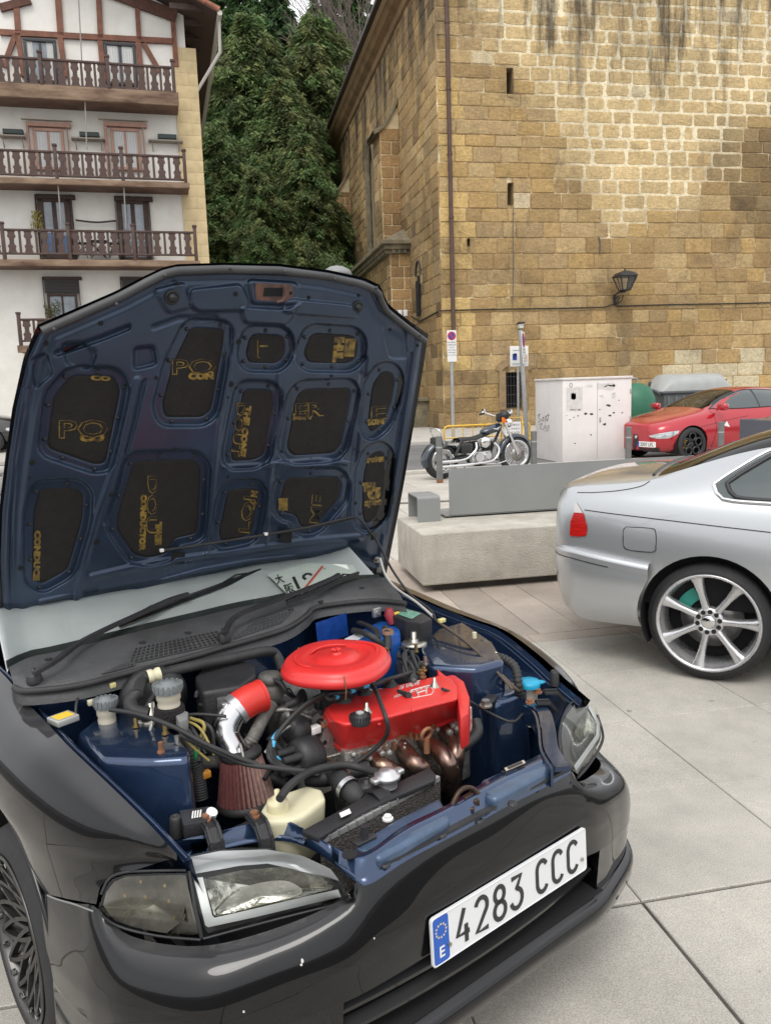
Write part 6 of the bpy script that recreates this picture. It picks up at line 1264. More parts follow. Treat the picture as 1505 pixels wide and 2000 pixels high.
m = MB(); m.add([HP(x, y, HH(536, 583)+.0015) for x, y in ((498, 552), (572, 556), (572, 590), (500, 586))], [(0, 1, 2, 3)]); m.tube([HP(x, y, .022) for x, y in ((556, 558), (558, 575), (552, 588), (540, 590))], .004, 6); m.build('latch_striker', mat('rusty_navy', (.05, .05, .065), .6, col2=(.20, .09, .05), vscale=35), hood)
sl2 = MB(); q = res([(p[0]+(450-p[0])*.012, p[1]+13) for p in et], 70); sl2.tube([HP(*p, .004) for p in q], .0105, 8); sl2.build('front_seal', M_grub, hood)
rv = MB()
for px, py in ((106, 643), (228, 594), (323, 538), (450, 524), (556, 530), (654, 545), (735, 562), (764, 615), (820, 655)): o = HP(px, py, .014); rv.lathe(o, o+HN, [(.005, 0), (.004, .003), (0, .004)], 8)
rv.build('seal_rivets', M_grub, hood)['kind'] = 'stuff'
# washer hose along the rear edge, clip, prop rod
wh = MB(); wh.tube(spl([HP(318, 1075, .02), HP(420, 1060, .022), HP(520, 1044, .024), HP(600, 1030, .024), HP(660, 1016, .024), HP(690, 1010, .03), HP(704, 1016, .035), HP(722, 1040, .04)], 50), .0042, 7); wh.tube(spl([HP(318, 1076, .018), HP(480, 1052, .02), HP(640, 1025, .02), HP(690, 1012, .026)], 30), .0028, 6)
wh.tube(spl([HP(722, 1040, .04), HP(738, 1060, .05), K(765, 1112, y=.60), K(800, 1160, y=.60), K(838, 1190, y=.58), K(850, 1210, z=.87)], 40), .0045, 7); wh.build('washer_hose', M_rub, hood)
m = MB(); a = HP(730, 1046, .012); m.box(a, (.012, .022, .032), bev=.002); m.build('hose_clip', M_plas, hood)
for px, py in ((519, 1043), (316, 1075)): m = MB(); m.box(HP(px, py, .024), (.010, .012, .010), bev=.002); m.build('hose_joint', M_white, hood)
hg = MB()
for px, py in ((33, 1218), (735, 1093)):
    o = HP(px, py, .004); hg.cyl(o, o+HN*.012, .009, n=6, smooth=False); hg.cyl(o-HN*.002, o+HN*.002, .014, n=14)
for px, py in ((32, 1263), (738, 1112)): o = HP(px, py, .002); hg.cyl(o, o+HN*.006, .012, n=14)
hg.build('hinge_bolts', M_steel, hood)
# ------------------------------------------------------------------ wings
seamR = [(-.80, -.735, .945), (-.50, -.715, .918), (-.28, -.702, .897), (-.09, -.700, .873), (.06, -.698, .862), (.19, -.697, .851), (.34, -.672, .812), (.46, -.648, .772), (.565, -.632, .738)]
r1 = [(-.80, -.79, .935), (-.50, -.772, .905), (-.28, -.762, .883), (-.09, -.757, .861), (.06, -.754, .848), (.19, -.748, .832), (.34, -.722, .792), (.455, -.684, .752), (.552, -.628, .716)]
r2 = [(-.80, -.835, .87), (-.50, -.822, .845), (-.28, -.815, .825), (-.09, -.81, .805), (.06, -.802, .79), (.18, -.79, .77), (.31, -.760, .738), (.415, -.715, .712), (.520, -.625, .704)]
r3 = [(-.80, -.845, .74), (-.50, -.835, .73), (-.28, -.826, .72), (-.09, -.82, .71), (.06, -.812, .695), (.17, -.795, .68), (.28, -.768, .668), (.37, -.733, .672), (.455, -.688, .672)]
r4 = [(-.80, -.845, .50), (-.50, -.828, .52), (-.30, -.808, .635), (-.09, -.797, .662), (.06, -.792, .630), (.15, -.783, .592), (.26, -.765, .605), (.345, -.742, .628), (.405, -.722, .640)]
r5 = [(-.80, -.82, .18), (-.44, -.80, .30), (-.31, -.778, .535), (-.09, -.776, .620), (.05, -.776, .590), (.135, -.775, .522), (.25, -.763, .552), (.335, -.748, .578), (.398, -.737, .598)]
wingR = [seamR, r1, r2, r3, r4, r5]
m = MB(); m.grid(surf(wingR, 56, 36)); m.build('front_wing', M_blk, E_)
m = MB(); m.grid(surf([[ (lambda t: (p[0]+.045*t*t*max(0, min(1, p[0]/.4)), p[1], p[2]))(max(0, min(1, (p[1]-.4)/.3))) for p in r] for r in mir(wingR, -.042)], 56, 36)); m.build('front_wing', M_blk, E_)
# arch lips and liners
for s_, dz in ((-1, 0), (1, -.03)):
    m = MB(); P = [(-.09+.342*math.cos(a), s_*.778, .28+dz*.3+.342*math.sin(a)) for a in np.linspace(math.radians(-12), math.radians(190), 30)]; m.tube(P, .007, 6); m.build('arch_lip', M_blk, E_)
    liner(E_, -.09, s_, .585, .77, .28, .338)
M_bbs = mat('gunmetal_mesh', (.10, .098, .095), .35, metal=.85, var=.15, vscale=20)
for cx in (-.09, -2.66):
    for s_ in (-1, 1): wheel(E_, (cx, s_*.782, .278), s_, .278, .205, .20, spokes_mesh(16), M_bbs)
# ------------------------------------------------------------------ front bumper
A = [(.752, 0, .670), (.752, -.18, .668), (.745, -.325, .648), (.726, -.362, .602), (.672, -.47, .566), (.600, -.608, .552), (.470, -.698, .547), (.395, -.737, .590), (.335, -.748, .572), (.25, -.763, .546), (.138, -.775, .516)]
B = [(.775, 0, .640), (.775, -.18, .636), (.767, -.325, .606), (.751, -.385, .583), (.708, -.485, .558), (.635, -.622, .543), (.510, -.712, .538), (.425, -.748, .555), (.355, -.758, .545), (.265, -.769, .522), (.155, -.779, .492)]
C = [(.796, 0, .575), (.795, -.18, .570), (.786, -.325, .560), (.771, -.395, .552), (.732, -.495, .540), (.662, -.635, .528), (.540, -.727, .520), (.448, -.760, .520), (.375, -.770, .510), (.285, -.778, .492), (.180, -.784, .465)]
D = [(.802, 0, .528), (.801, -.18, .526), (.792, -.325, .524), (.778, -.400, .520), (.738, -.502, .514), (.670, -.645, .504), (.550, -.737, .492), (.458, -.769, .484), (.385, -.779, .472), (.295, -.785, .456), (.205, -.789, .435)]
E2 = [(.796, 0, .475), (.795, -.18, .475), (.787, -.325, .473), (.772, -.405, .470), (.735, -.505, .462), (.668, -.65, .452), (.548, -.742, .440), (.458, -.774, .432), (.388, -.784, .422), (.305, -.789, .41), (.228, -.791, .40)]
F2 = [(.792, 0, .428), (.791, -.18, .428), (.784, -.325, .425), (.770, -.405, .420), (.733, -.505, .412), (.666, -.65, .402), (.546, -.742, .39), (.456, -.775, .382), (.386, -.785, .375), (.308, -.79, .365), (.242, -.792, .36)]
C = [(p[0]-.003, p[1], p[2]-(.010 if i > 2 else .004)) for i, p in enumerate(C)]; D = [(p[0]-.003, p[1], p[2]-(.018 if i > 2 else .004)) for i, p in enumerate(D)]
top = [A, B, C, D, E2, F2]
def both(rows): return [[*r[::-1], *[(p[0], -p[1], p[2]) for p in r[1:]]] for r in rows]
FL = both(top); FL = [[(p[0], p[1], p[2]-.030*max(0, p[1]-.3)/.4) for p in r] for r in FL]
def asy(p, k=.048):
    t = max(0.0, min(1.0, (p[1]-.22)/.45)); return (p[0]+k*t*t*(3-2*t)*max(0, min(1, (p[0]-.05)/.35)), p[1], p[2])
FL = [[asy(p) for p in r] for r in FL]
bump = MB(); S_ = surf(FL, 120, 34); bump.grid(S_)
# cheeks beside the central mouth, lower band
side_rows = []
for k, z in enumerate((.425, .38, .33, .285)):
    side_rows.append([(p[0]-.004*k, p[1], z-(.425-p[2])*1.0 if k == 0 else z-.02*(i/7)) for i, p in enumerate(F2[3:])])
for s_ in (1, -1):
    rws = [[asy((p[0], p[1]*s_, p[2])) for p in r] for r in side_rows]; bump.grid(surf(rws, 40, 14))
    edge = [rws[k][0] for k in range(4)]; bump.grid([[np.array(p) for p in edge], [np.array(p)-np.array([.14, s_*.02, 0]) for p in edge]])
lowb = [[(p[0]-.016, p[1], .288-.02*(i/10)) for i, p in enumerate(F2)], [(p[0]+.004, p[1]*1.004, .272-.02*(i/10)) for i, p in enumerate(F2)]]
bump.grid(surf([[asy(p) for p in r] for r in both(lowb)], 100, 4)); mouth_top = [(p[0], p[1], p[2]) for p in S_[-1]]; mt = [p for p in mouth_top if abs(p[1]) < .408]; bump.grid([[np.array(p) for p in mt], [np.array(p)+np.array([-.12, 0, -.01]) for p in mt]])
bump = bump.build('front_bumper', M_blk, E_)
zl_ = lambda i: .045*max(0, (i-3)/7)**1.3
lip = [[(p[0]-.010, p[1], .276+zl_(i)) for i, p in enumerate(F2)], [(p[0]+.004, p[1]*1.002, .272+zl_(i)) for i, p in enumerate(F2)], [(p[0]+.012, p[1]*1.006, .252+zl_(i)) for i, p in enumerate(F2)], [(p[0]+.006, p[1]*1.004, .232+zl_(i)*.9) for i, p in enumerate(F2)], [(p[0]-.008, p[1]*1.0, .214+zl_(i)*.8) for i, p in enumerate(F2)], [(p[0]-.14, p[1]*.9, .210) for i, p in enumerate(F2)]]
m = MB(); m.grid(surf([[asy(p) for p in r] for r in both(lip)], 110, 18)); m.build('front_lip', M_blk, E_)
m = MB(); m.grid([[(.66, y, z) for y in np.linspace(-.5, .5, 10)] for z in (.30, .44)]); m.grid([[(x, y, .295) for y in np.linspace(-.42, .42, 10)] for x in (.66, .79)]); m.build('mouth_backing', M_cavity, E_)
for z, dx in ((.392, .004), (.348, 0)):
    m = MB(); m.ribbon([(lerp(.788, .760, (abs(y)/.4)**2)-dx-.012, y, z) for y in np.linspace(-.40, .40, 24)], .03, .010, (.2, 0, 1)); m.build('grille_bar', M_blk, E_)
ic = MB()
for k in range(2): ic.box((.70, -.165+k*.12, .352), (.012, .10, .062), bev=.002)
ic.build('intake_screen', mat('bare_alloy_core', (.34, .35, .37), .5, metal=.5, var=.4, vscale=60, bump=.5, bscale=300), E_)
for s_ in (-1, 1):
    m = MB(); m.ribbon([(.735, s_*.44, .352), (.70, s_*.53, .346), (.66, s_*.60, .342)], .012, .05, (0, 0, 1)); m.build('side_slot', M_cavity, E_)
# seam between bumper and wing, tow cover line
civ.bvh([bump])
M_chip = mat('paint_chip', (.55, .54, .52), .7)
for px, py, r in ((590, 1876, 5), (588, 1884, 3), (1141, 1742, 5), (730, 1832, 2), (476, 1975, 3)):
    P = [(px+r*math.cos(a)*random.uniform(.5, 1), py+1.4*r*math.sin(a)*random.uniform(.5, 1)) for a in np.linspace(0, 6.28, 8)[:-1]]; civ.patch('paint_chip', P, M_chip, off=.0012, n=10, rings=1, smooth=False)
civ.line('bumper_gap', [(82, 1742), (110, 1755), (150, 1767), (184, 1780)], mat('edge_wear', (.22, .22, .22), .7), .004)
# number plate
PC = civ.L(_P); pr_ = np.array([0, 1., 0]); pt = .0405; pu = np.array([-math.sin(pt), 0, math.cos(pt)]); pn = np.array([math.cos(pt), 0, math.sin(pt)])
def PP(a, b, d=0.0): return PC+pr_*a+pu*b+pn*(d+.006)
m = MB(); out = rounded([(-.26, -.055), (.26, -.055), (.26, .055), (-.26, .055)], .010, 4); m.prism([PP(a, b, .004) for a, b in out], [PP(a, b, -.002) for a, b in out])
rim_ = rounded([(-.258, -.053), (.258, -.053), (.258, .053), (-.258, .053)], .009, 4); m.tube([PP(a, b, .004) for a, b in rim_+rim_[:1]], .0016, 5); plate = m.build('number_plate', mat('plate_white', (.72, .73, .74), .35, coat=.4), E_)
m = MB(); bl_ = rounded([(-.256, -.051), (-.212, -.051), (-.212, .051), (-.256, .051)], .008, 3); m.add([PP(a, b, .0046) for a, b in bl_], [tuple(range(len(bl_)))], 0)
for k in range(12):
    a = 2*math.pi*k/12; c = (-.234+.0145*math.cos(a), .020+.0145*math.sin(a)); sp = [(c[0]+(.0036 if i % 2 == 0 else .0015)*math.sin(i*math.pi/5), c[1]+(.0036 if i % 2 == 0 else .0015)*math.cos(i*math.pi/5)) for i in range(10)]; m.add([PP(x, y, .0050) for x, y in sp], [tuple(range(10))], 1)
put_text(m, 'E', PP(-.234, -.028, .0050), pr_*.034, pu*.034, 2, bold=.02); m.build('euro_band', [mat('euro_blue', (.02, .10, .45), .4), mat('star_yellow', (.70, .62, .35), .5), M_white], plate)
m = MB()
# hand-drawn plate strokes (unit cell 0..1 wide, 0..1.9 high)
def stroke(P, x0, w_=.040, h=.077, closed=False):
    q = [PP(x0+p[0]*w_, -.0385+p[1]*h, .0050) for p in P]; m.ribbon(q, .0105, .0012, tuple(pn))
def arc_(cx, cy, rx, ry, a0, a1, n=12): return [(cx+rx*math.cos(math.radians(a)), cy+ry*math.sin(math.radians(a))) for a in np.linspace(a0, a1, n)]
GL = {'4': [[(.62, 1), (.05, .28), (.95, .28)], [(.72, .52), (.72, 0)]], '2': [arc_(.5, .74, .44, .26, 165, -28, 12)+[(.06, .03), (.96, .03)]], '8': [arc_(.5, .76, .38, .235, 0, 360, 20), arc_(.5, .27, .45, .265, 0, 360, 20)], '3': [[(.08, .97), (.88, .97), (.45, .60)]+arc_(.45, .31, .47, .295, 80, -165, 14)], 'C': [arc_(.52, .72, .44, .27, 25, 180, 10)+arc_(.52, .28, .44, .27, 180, 335, 10)]}
x = -.190
for ch_ in '4283 CCC':
    if ch_ == ' ': x += .030; continue
    for P in GL[ch_]: stroke(P, x)
    x += .0575
m.build('plate_lettering', M_black, plate); m = MB()
for a in (-.213, .240): m.cyl(PP(a, -.02, .004), PP(a, -.02, .009), .0045, n=10)
m.build('plate_screws', M_steel, plate)
# ------------------------------------------------------------------ headlamps
M_clear = glassmat('clear_lens', (.93, .94, .92), 1.45); M_smoke = glassmat('smoked_lens', (.62, .61, .57), 1.5); M_refl = mat('reflector', (.62, .61, .55), .2, metal=.95, var=.3, vscale=30, bump=.12, bscale=30); M_drl = mat('white_light_guide', (.92, .93, .94), .35); M_bowl = mat('lamp_black', (.035, .035, .036), .35)
lamp = MB(); Tt = [K(352, 1674, z=.700), K(430, 1659, z=.700), K(520, 1656, z=.699), K(590, 1668, z=.694), K(645, 1692, z=.680), K(672, 1720, z=.658), K(683, 1742, z=.634)]
Rr = [K(374, 1706, z=.668), K(433, 1691, z=.670), K(532, 1684, z=.670), K(585, 1687, z=.667), K(634, 1707, z=.655), K(668, 1737, z=.636), K(683, 1746, z=.628)]
Bb = [K(397, 1830, z=.560), K(460, 1813, z=.565), K(540, 1792, z=.569), K(600, 1777, z=.574), K(645, 1766, z=.582), K(672, 1759, z=.596), K(683, 1749, z=.622)]
Mm = [lerp(a, b, .5)+np.array([.012, -.004, 0]) for a, b in zip(Rr, Bb)]
LS = surf([Tt, lerp(np.array(Tt), np.array(Rr), .5)+np.array([.002, 0, .004]), Rr, Mm, Bb], 40, 26); lamp.grid(LS)
lampo = lamp.build('headlamp', M_clear, E_); tag(lampo, 'clear headlamp lens with a white light guide')
civ.bvh([lampo]); 
def behind(px, py, d):
    h, nn = civ.hit(px, py)
    if h is None: return None
    v = h-CL; return h+v/np.linalg.norm(v)*d
def bpatch(name, poly, m_, d, parent, dc=0.0, n=40, rings=5, smooth=False, wob=0.0):
    P = spl(poly, n, True) if smooth else res([*poly, poly[0]], n+1)[:-1]; c = np.mean(np.array(P), axis=0); rows = []
    for r in range(rings+1):
        t = r/rings; row = [behind(*lerp(p, c, t*.998), d+dc*t+(wob*math.sin(k*1.9+r*2.3))) for k, p in enumerate(P)]
        good = [q for q in row if q is not None]
        if not good: print('bpatch', name); return None
        row = [q if q is not None else good[min(k, len(good)-1)] for k, q in enumerate(row)]; rows.append(row+row[:1])
    mb = MB(); mb.grid(rows); return mb.build(name, m_, parent)
full = [(358, 1676), (430, 1663), (520, 1660), (588, 1672), (640, 1695), (668, 1722), (677, 1742), (666, 1757), (600, 1773), (500, 1797), (402, 1824)]
bpatch('lamp_bowl', full, mat('lamp_grey_bowl', (.06, .06, .062), .35, metal=.3), .016, lampo, .06)
bpatch('upper_trim', [(356, 1677), (430, 1662), (520, 1659), (590, 1671), (645, 1697), (664, 1722), (632, 1702), (585, 1689), (530, 1686), (433, 1694), (376, 1708)], mat('lamp_grey_trim', (.52, .53, .55), .3, metal=.3), .012, lampo, n=60, rings=2)
bpatch('light_guide', [(378, 1714), (396, 1713), (415, 1793), (500, 1774), (600, 1750), (662, 1736), (667, 1752), (600, 1767), (500, 1791), (430, 1808), (408, 1813), (400, 1806)], M_drl, .010, lampo, n=70, rings=1) if False else None
dg_ = MB(); up_ = [(396, 1713), (416, 1793), (500, 1774), (600, 1750), (660, 1737)]; dn_ = [(378, 1715), (402, 1812), (500, 1791), (600, 1767), (666, 1752)]
ru = res(up_, 40); rd_ = res(dn_, 40); dg_.grid([[behind(*p, .006) for p in ru], [behind(*lerp(a, b, .5), .003) for a, b in zip(ru, rd_)], [behind(*p, .006) for p in rd_]]); dg_.build('light_guide', M_drl, lampo)
bpatch('reflector', [(398, 1716), (470, 1700), (560, 1692), (612, 1697), (645, 1718), (655, 1734), (607, 1747), (520, 1768), (419, 1791)], M_refl, .022, lampo, .040, n=64, rings=7, wob=.0022)
bpatch('projector_glass', [(425, 1786), (440, 1760), (475, 1735), (520, 1722), (565, 1722), (590, 1745), (520, 1765)], mat('fluted_glass', (.52, .51, .46), .14, metal=.5, var=.3, vscale=24, bump=.15, bscale=60), .020, lampo, .012, smooth=True)
# corner lamp
cl_t = [K(200, 1752, z=.628), K(215, 1722, z=.655), K(245, 1709, z=.667), K(300, 1706, z=.672), K(366, 1705, z=.672)]; cl_b = [K(197, 1782, z=.596), K(222, 1801, z=.572), K(262, 1815, z=.558), K(320, 1826, z=.552), K(392, 1832, z=.555)]
cl_m = [lerp(a, b, .5)+np.array([.008, -.010, 0]) for a, b in zip(cl_t, cl_b)]; m = MB(); m.grid(surf([cl_t, cl_m, cl_b], 30, 16)); cor = m.build('corner_lamp', M_smoke, E_); tag(cor, 'smoked corner lamp with a starred crack'); civ.bvh([cor])
cpoly = [(202, 1768), (207, 1744), (222, 1723), (246, 1712), (362, 1708), (388, 1826), (318, 1822), (262, 1811), (222, 1797)]; bpatch('lamp_bowl', cpoly, mat('amber_grey_bowl', (.40, .395, .365), .35, metal=.4, var=.3, vscale=25), .012, cor, .035)
lf = MB()  # pale leaf-shaped reflections of the amber markers, painted as small patches
for px, py in ((244, 1749), (284, 1752), (322, 1730), (330, 1760), (340, 1792), (252, 1781), (293, 1784), (275, 1722)):
    P = [behind(px+3.4*math.cos(a)*(1 if i % 2 else .75), py+4.2*math.sin(a), .009) for i, a in enumerate(np.linspace(0, 6.28, 7)[:-1])]
    if all(p is not None for p in P): lf.add(P, [tuple(range(6))])
lf.build('amber_marker_glints', mat('pale_amber', (.70, .52, .25), .4), cor)['kind'] = 'stuff'
ck = MB()
for a, L_ in ((0.1, 34), (.75, 30), (1.4, 22), (2.3, 20), (3.1, 46), (3.8, 22), (4.3, 40), (5.3, 30), (5.9, 48)):
    P = [behind(258+math.cos(a)*t, 1774-math.sin(a)*t*.8, .002) for t in np.linspace(1, L_, 5)]; P = [p for p in P if p is not None]
    if len(P) > 1: ck.tube(P, .0006, 4)
ck.build('lens_crack', mat('crack_white', (.75, .74, .68), .6), cor)['kind'] = 'stuff'
# frame strip between the two lamps, bonnet-side black trim
m = MB(); m.tube([lerp(Rr[0], cl_t[-1], .5)+np.array([.002, 0, .006]), lerp(Mm[0], cl_m[-1], .5)+np.array([.003, 0, 0]), lerp(Bb[0], cl_b[-1], .5)], .0045, 6); m.tube([np.array(p)+np.array([-.004, 0, .004]) for p in spl(cl_t, 16)], .003, 6); m.tube([np.array(p)+np.array([0, 0, -.004]) for p in spl(Bb, 20)], .0028, 6); m.tube([np.array(p)+np.array([0, 0, -.004]) for p in spl(cl_b, 16)], .003, 6); m.build('lamp_surround', M_plas, E_)
# other headlamp
def KL(px, py, t): 
    return K(px, py, z=t)
T2 = [K(1123, 1366, z=.685), K(1108, 1381, z=.690), K(1097, 1405, z=.690), K(1091, 1434, z=.688), K(1092, 1460, z=.682), K(1099, 1490, z=.668)]
R2 = [K(1150, 1372, z=.672), K(1135, 1392, z=.668), K(1120, 1415, z=.664), K(1112, 1440, z=.660), K(1110, 1470, z=.652), K(1116, 1505, z=.636)]
B2 = [K(1166, 1395, z=.620), K(1176, 1428, z=.595), K(1176, 1444, z=.585), K(1166, 1466, z=.578), K(1146, 1496, z=.574), K(1126, 1518, z=.578)]
m = MB(); m.grid(surf([T2, R2, [lerp(a, b, .5)+np.array([.008, .004, 0]) for a, b in zip(R2, B2)], B2], 30, 20)); lo2 = m.build('headlamp', M_clear, E_); tag(lo2, 'hazed headlamp lens on the wing away from the wheel'); civ.bvh([lo2])
bpatch('lamp_bowl', [(1125, 1370), (1100, 1405), (1095, 1440), (1102, 1488), (1125, 1512), (1146, 1492), (1172, 1444), (1172, 1425), (1150, 1378)], mat('hazed_bowl', (.26, .26, .25), .4, metal=.3), .016, lo2, .03)
bpatch('reflector', [(1150, 1382), (1134, 1402), (1119, 1432), (1115, 1465), (1120, 1490), (1150, 1462), (1164, 1432), (1162, 1408)], M_refl, .010, lo2, .03, rings=6, wob=.0008)
ws = MB(); rr1 = res([(1148, 1382), (1164, 1412), (1163, 1436), (1120, 1496)], 24); rr2 = res([(1152, 1378), (1171, 1412), (1170, 1440), (1124, 1506)], 24); ws.grid([[behind(*p, .006) for p in rr1], [behind(*p, .006) for p in rr2]]); ws.build('light_guide', M_drl, lo2)
m = MB(); m.tube([p+np.array([0, 0, -.003]) for p in spl(B2, 20)], .004, 6); m.tube([p for p in spl(T2, 20)], .003, 6); m.build('lamp_surround', M_plas, E_)
# ================================================================== engine bay, cowl, screen, cabin of the black hatchback
def kz(pts, z): return [K(x, y, z=z) for x, y in pts]
def pxprism(name, top, zt, zb, m_, parent, grow=1.0, bev=.006, seg=2, shift=(0, 0)):
    """block whose upper outline is traced at height zt; lower outline grown about its centre at zb"""
    T = kz(top, zt); c = np.mean(np.array(T), axis=0); Bt = [(c[0]+(p[0]-c[0])*grow+shift[0], c[1]+(p[1]-c[1])*grow+shift[1], zb) for p in T]; n = len(T)
    bm = bmesh.new(); vt = [bm.verts.new(p) for p in T]; vb = [bm.verts.new(p) for p in Bt]; bm.faces.new(vt); bm.faces.new(vb[::-1])
    for i in range(n): bm.faces.new((vt[i], vb[i], vb[(i+1) % n], vt[(i+1) % n]))
    bmesh.ops.recalc_face_normals(bm, faces=bm.faces)
    if bev: bmesh.ops.bevel(bm, geom=[e for e in bm.edges], offset=bev, segments=seg, affect='EDGES', profile=.6, clamp_overlap=True)
    mb = MB(); mb.bm(bm, 0, True); o = mb.build(name, m_, parent, auto=40); return o
def hose(name, pts, r, m_, parent, n=40, corr=0.0, rad=None):
    P = spl([np.asarray(p) for p in pts], n); mb = MB()
    if corr:
        P = spl([np.asarray(p) for p in pts], n*3); mb.tube(P, r, 10, rad=[r*(1+corr*math.sin(i*1.6)) for i in range(len(P))])
    else: mb.tube(P, r, 10)
    return mb.build(name, m_, parent)
def bolt(p, r=.008, h=.012, m_=None, parent=None, name='bolt', n=6):
    mb = MB(); p = np.asarray(p, float); mb.cyl(p-np.array([0, 0, .002]), p+np.array([0, 0, .002]), r*1.5, n=14); mb.cyl(p, p+np.array([0, 0, h]), r, n=n, smooth=(n > 8)); return mb.build(name, m_ or M_steel, parent or E_)
# --- shell of the bay
fl_ = MB(); fl_.box((.26, 0, .30), (.72, 1.06, .03)); fl_.build('undertray', M_cavity, E_)
def apron(sd_, dz):
    S0 = [(p[0], abs(p[1])*sd_, p[2]+dz) for p in seamR]; q = spl(S0[1:], 40)
    r0 = [p+np.array([0, -sd_*.004, -.006]) for p in q]; r1_ = [p+np.array([0, -sd_*.012, -.022]) for p in q]; r2_ = [p+np.array([0, -sd_*.030, -.024]) for p in q]; r3_ = [p+np.array([0, -sd_*.036, -.060]) for p in q]; r4_ = [np.array([p[0], sd_*min(abs(p[1])-.07, .60), p[2]-.18]) for p in q]; r5_ = [np.array([p[0], sd_*.53, .34]) for p in q]
    m = MB(); m.grid([r0, r1_, r2_, r3_, r4_, r5_]); o = m.build('inner_wing', M_navy, E_, auto=35); 
    m = MB(); m.tube([p+np.array([0, -sd_*.020, -.018]) for p in q], .0035, 5); m.build('rail_seam', M_navy, o); return o
apR = apron(-1, 0); apL = apron(1, -.042)
fw_px = [(50, 1352), (150, 1341), (249, 1316), (349, 1291), (432, 1267), (550, 1232), (594, 1206), (612, 1190), (660, 1181), (729, 1175), (790, 1180)]
fwt = spl(kz(fw_px, .905), 60); m = MB(); m.grid([[p+np.array([-.012, 0, -.004]) for p in fwt], [p+np.array([-.02, 0, -.12]) for p in fwt], [np.array([p[0]-.05, p[1], .34]) for p in fwt]]); m.build('bulkhead', M_navy, E_)
# strut towers
twR = pxprism('strut_tower', [(150, 1430), (205, 1388), (290, 1393), (345, 1432), (371, 1463), (366, 1480), (300, 1484), (196, 1482)], .832, .50, M_navy, E_, 1.06, .016, 3, shift=(.02, .0))
twL = pxprism('strut_tower', [(818, 1262), (850, 1228), (905, 1212), (962, 1252), (985, 1290), (930, 1305), (838, 1300)], .815, .45, M_navy, E_, 1.10, .016, 3)
twL2 = pxprism('inner_wing_box', [(905, 1318), (960, 1288), (1025, 1300), (1030, 1345), (968, 1372), (918, 1352)], .72, .40, M_navy, E_, 1.12, .02, 3)
for px, py, z in ((296, 1400, .836), (808, 1256, .818)):
    c = K(px, py, z=z); m = MB(); m.lathe(c-np.array([0, 0, .004]), c+np.array([0, 0, 1]), [(.040, 0), (.040, .005), (.030, .010), (.016, .010), (.016, .018), (.010, .018), (.010, .040), (.007, .042), (0, .042)], 24); m.build('strut_top', M_steel, E_)
for px, py, z, mm in ((266, 1418, .836, M_brass), (323, 1432, .836, M_brass), (347, 1455, .83, M_steel), (812, 1272, .82, M_brass), (830, 1297, .818, M_steel), (315, 1468, .834, M_rust), (283, 1384, .834, M_steel)):
    o = bolt(K(px, py, z=z), .0055, .022, mm)
# right-hand side rail brackets: cowl corner pieces
# --- cowl
cf_ = [(28, 1345)]+fw_px; cr_ = [(18, 1303), (60, 1283), (114, 1272), (215, 1247), (299, 1226), (400, 1202), (475, 1184), (549, 1170), (609, 1154), (660, 1141), (705, 1130), (752, 1128)]
cfp = spl(kz(cf_, .912), 70); crp = spl(kz(cr_, .955), 70); cm1 = [lerp(a, b, .22)+np.array([0, 0, .012]) for a, b in zip(cfp, crp)]; cm2 = [lerp(a, b, .55)+np.array([0, 0, .004]) for a, b in zip(cfp, crp)]
m = MB(); m.grid([[p+np.array([.012, 0, -.03]) for p in cfp], cfp, cm1, cm2, [p for p in crp], [p+np.array([-.02, 0, -.02]) for p in crp]]); cowl = m.build('cowl_panel', M_cowl, E_); civ.bvh([cowl])
m = MB(); m.tube([p+np.array([.006, 0, .004]) for p in cfp], .0085, 8); m.build('cowl_seal', M_rub, cowl)
def grille(poly, rows_, cols):
    """poly: tl, tr, br, bl photo px; square-holed plastic grille on the cowl"""
    tl, tr, br, bl = (np.array(p, float) for p in poly); mb = MB(); q = lambda u, v: lerp(lerp(tl, tr, u), lerp(bl, br, u), v)
    def s_(u, v, d): p = q(u, v); h, nn = civ.hit(*p); return None if h is None else h+np.array([0, 0, d])
    dk = [[s_(u, v, .0012) for u in np.linspace(0, 1, 12)] for v in np.linspace(0, 1, 5)]
    if any(p is None for r in dk for p in r): print('grille miss'); return
    mb.grid(dk, mi=1)
    for i in range(rows_+1): mb.ribbon([s_(u, i/rows_, .0028) for u in np.linspace(0, 1, 12)], .0034, .003, (0, 0, 1))
    for j in range(cols+1): mb.ribbon([s_(j/cols, v, .0028) for v in np.linspace(0, 1, 5)], .0034, .003, (0, 0, 1))
    o = mb.build('cowl_grille', [M_cowl, M_cavity], cowl)
grille([(264, 1268), (424, 1234), (446, 1255), (252, 1298)], 5, 20); grille([(238, 1300), (262, 1294), (262, 1302), (200, 1318)], 2, 8); grille([(398, 1243), (424, 1237), (446, 1256), (420, 1262)], 4, 4) if False else None
grille([(498, 1214), (570, 1195), (550, 1217), (458, 1249)], 4, 11); grille([(402, 1245), (418, 1240), (438, 1256), (420, 1262)], 3, 3) if False else None
cb_ = MB()
for px, py in ((95, 1288), (278, 1256), (367, 1237), (568, 1192), (626, 1175), (707, 1149)):
    h, nn = civ.hit(px, py)
    if h is not None: cb_.cyl(h+np.array([0, 0, -.002]), h+np.array([0, 0, .003]), .009, n=14)
cb_.build('cowl_plugs', M_plas, cowl)['kind'] = 'stuff'
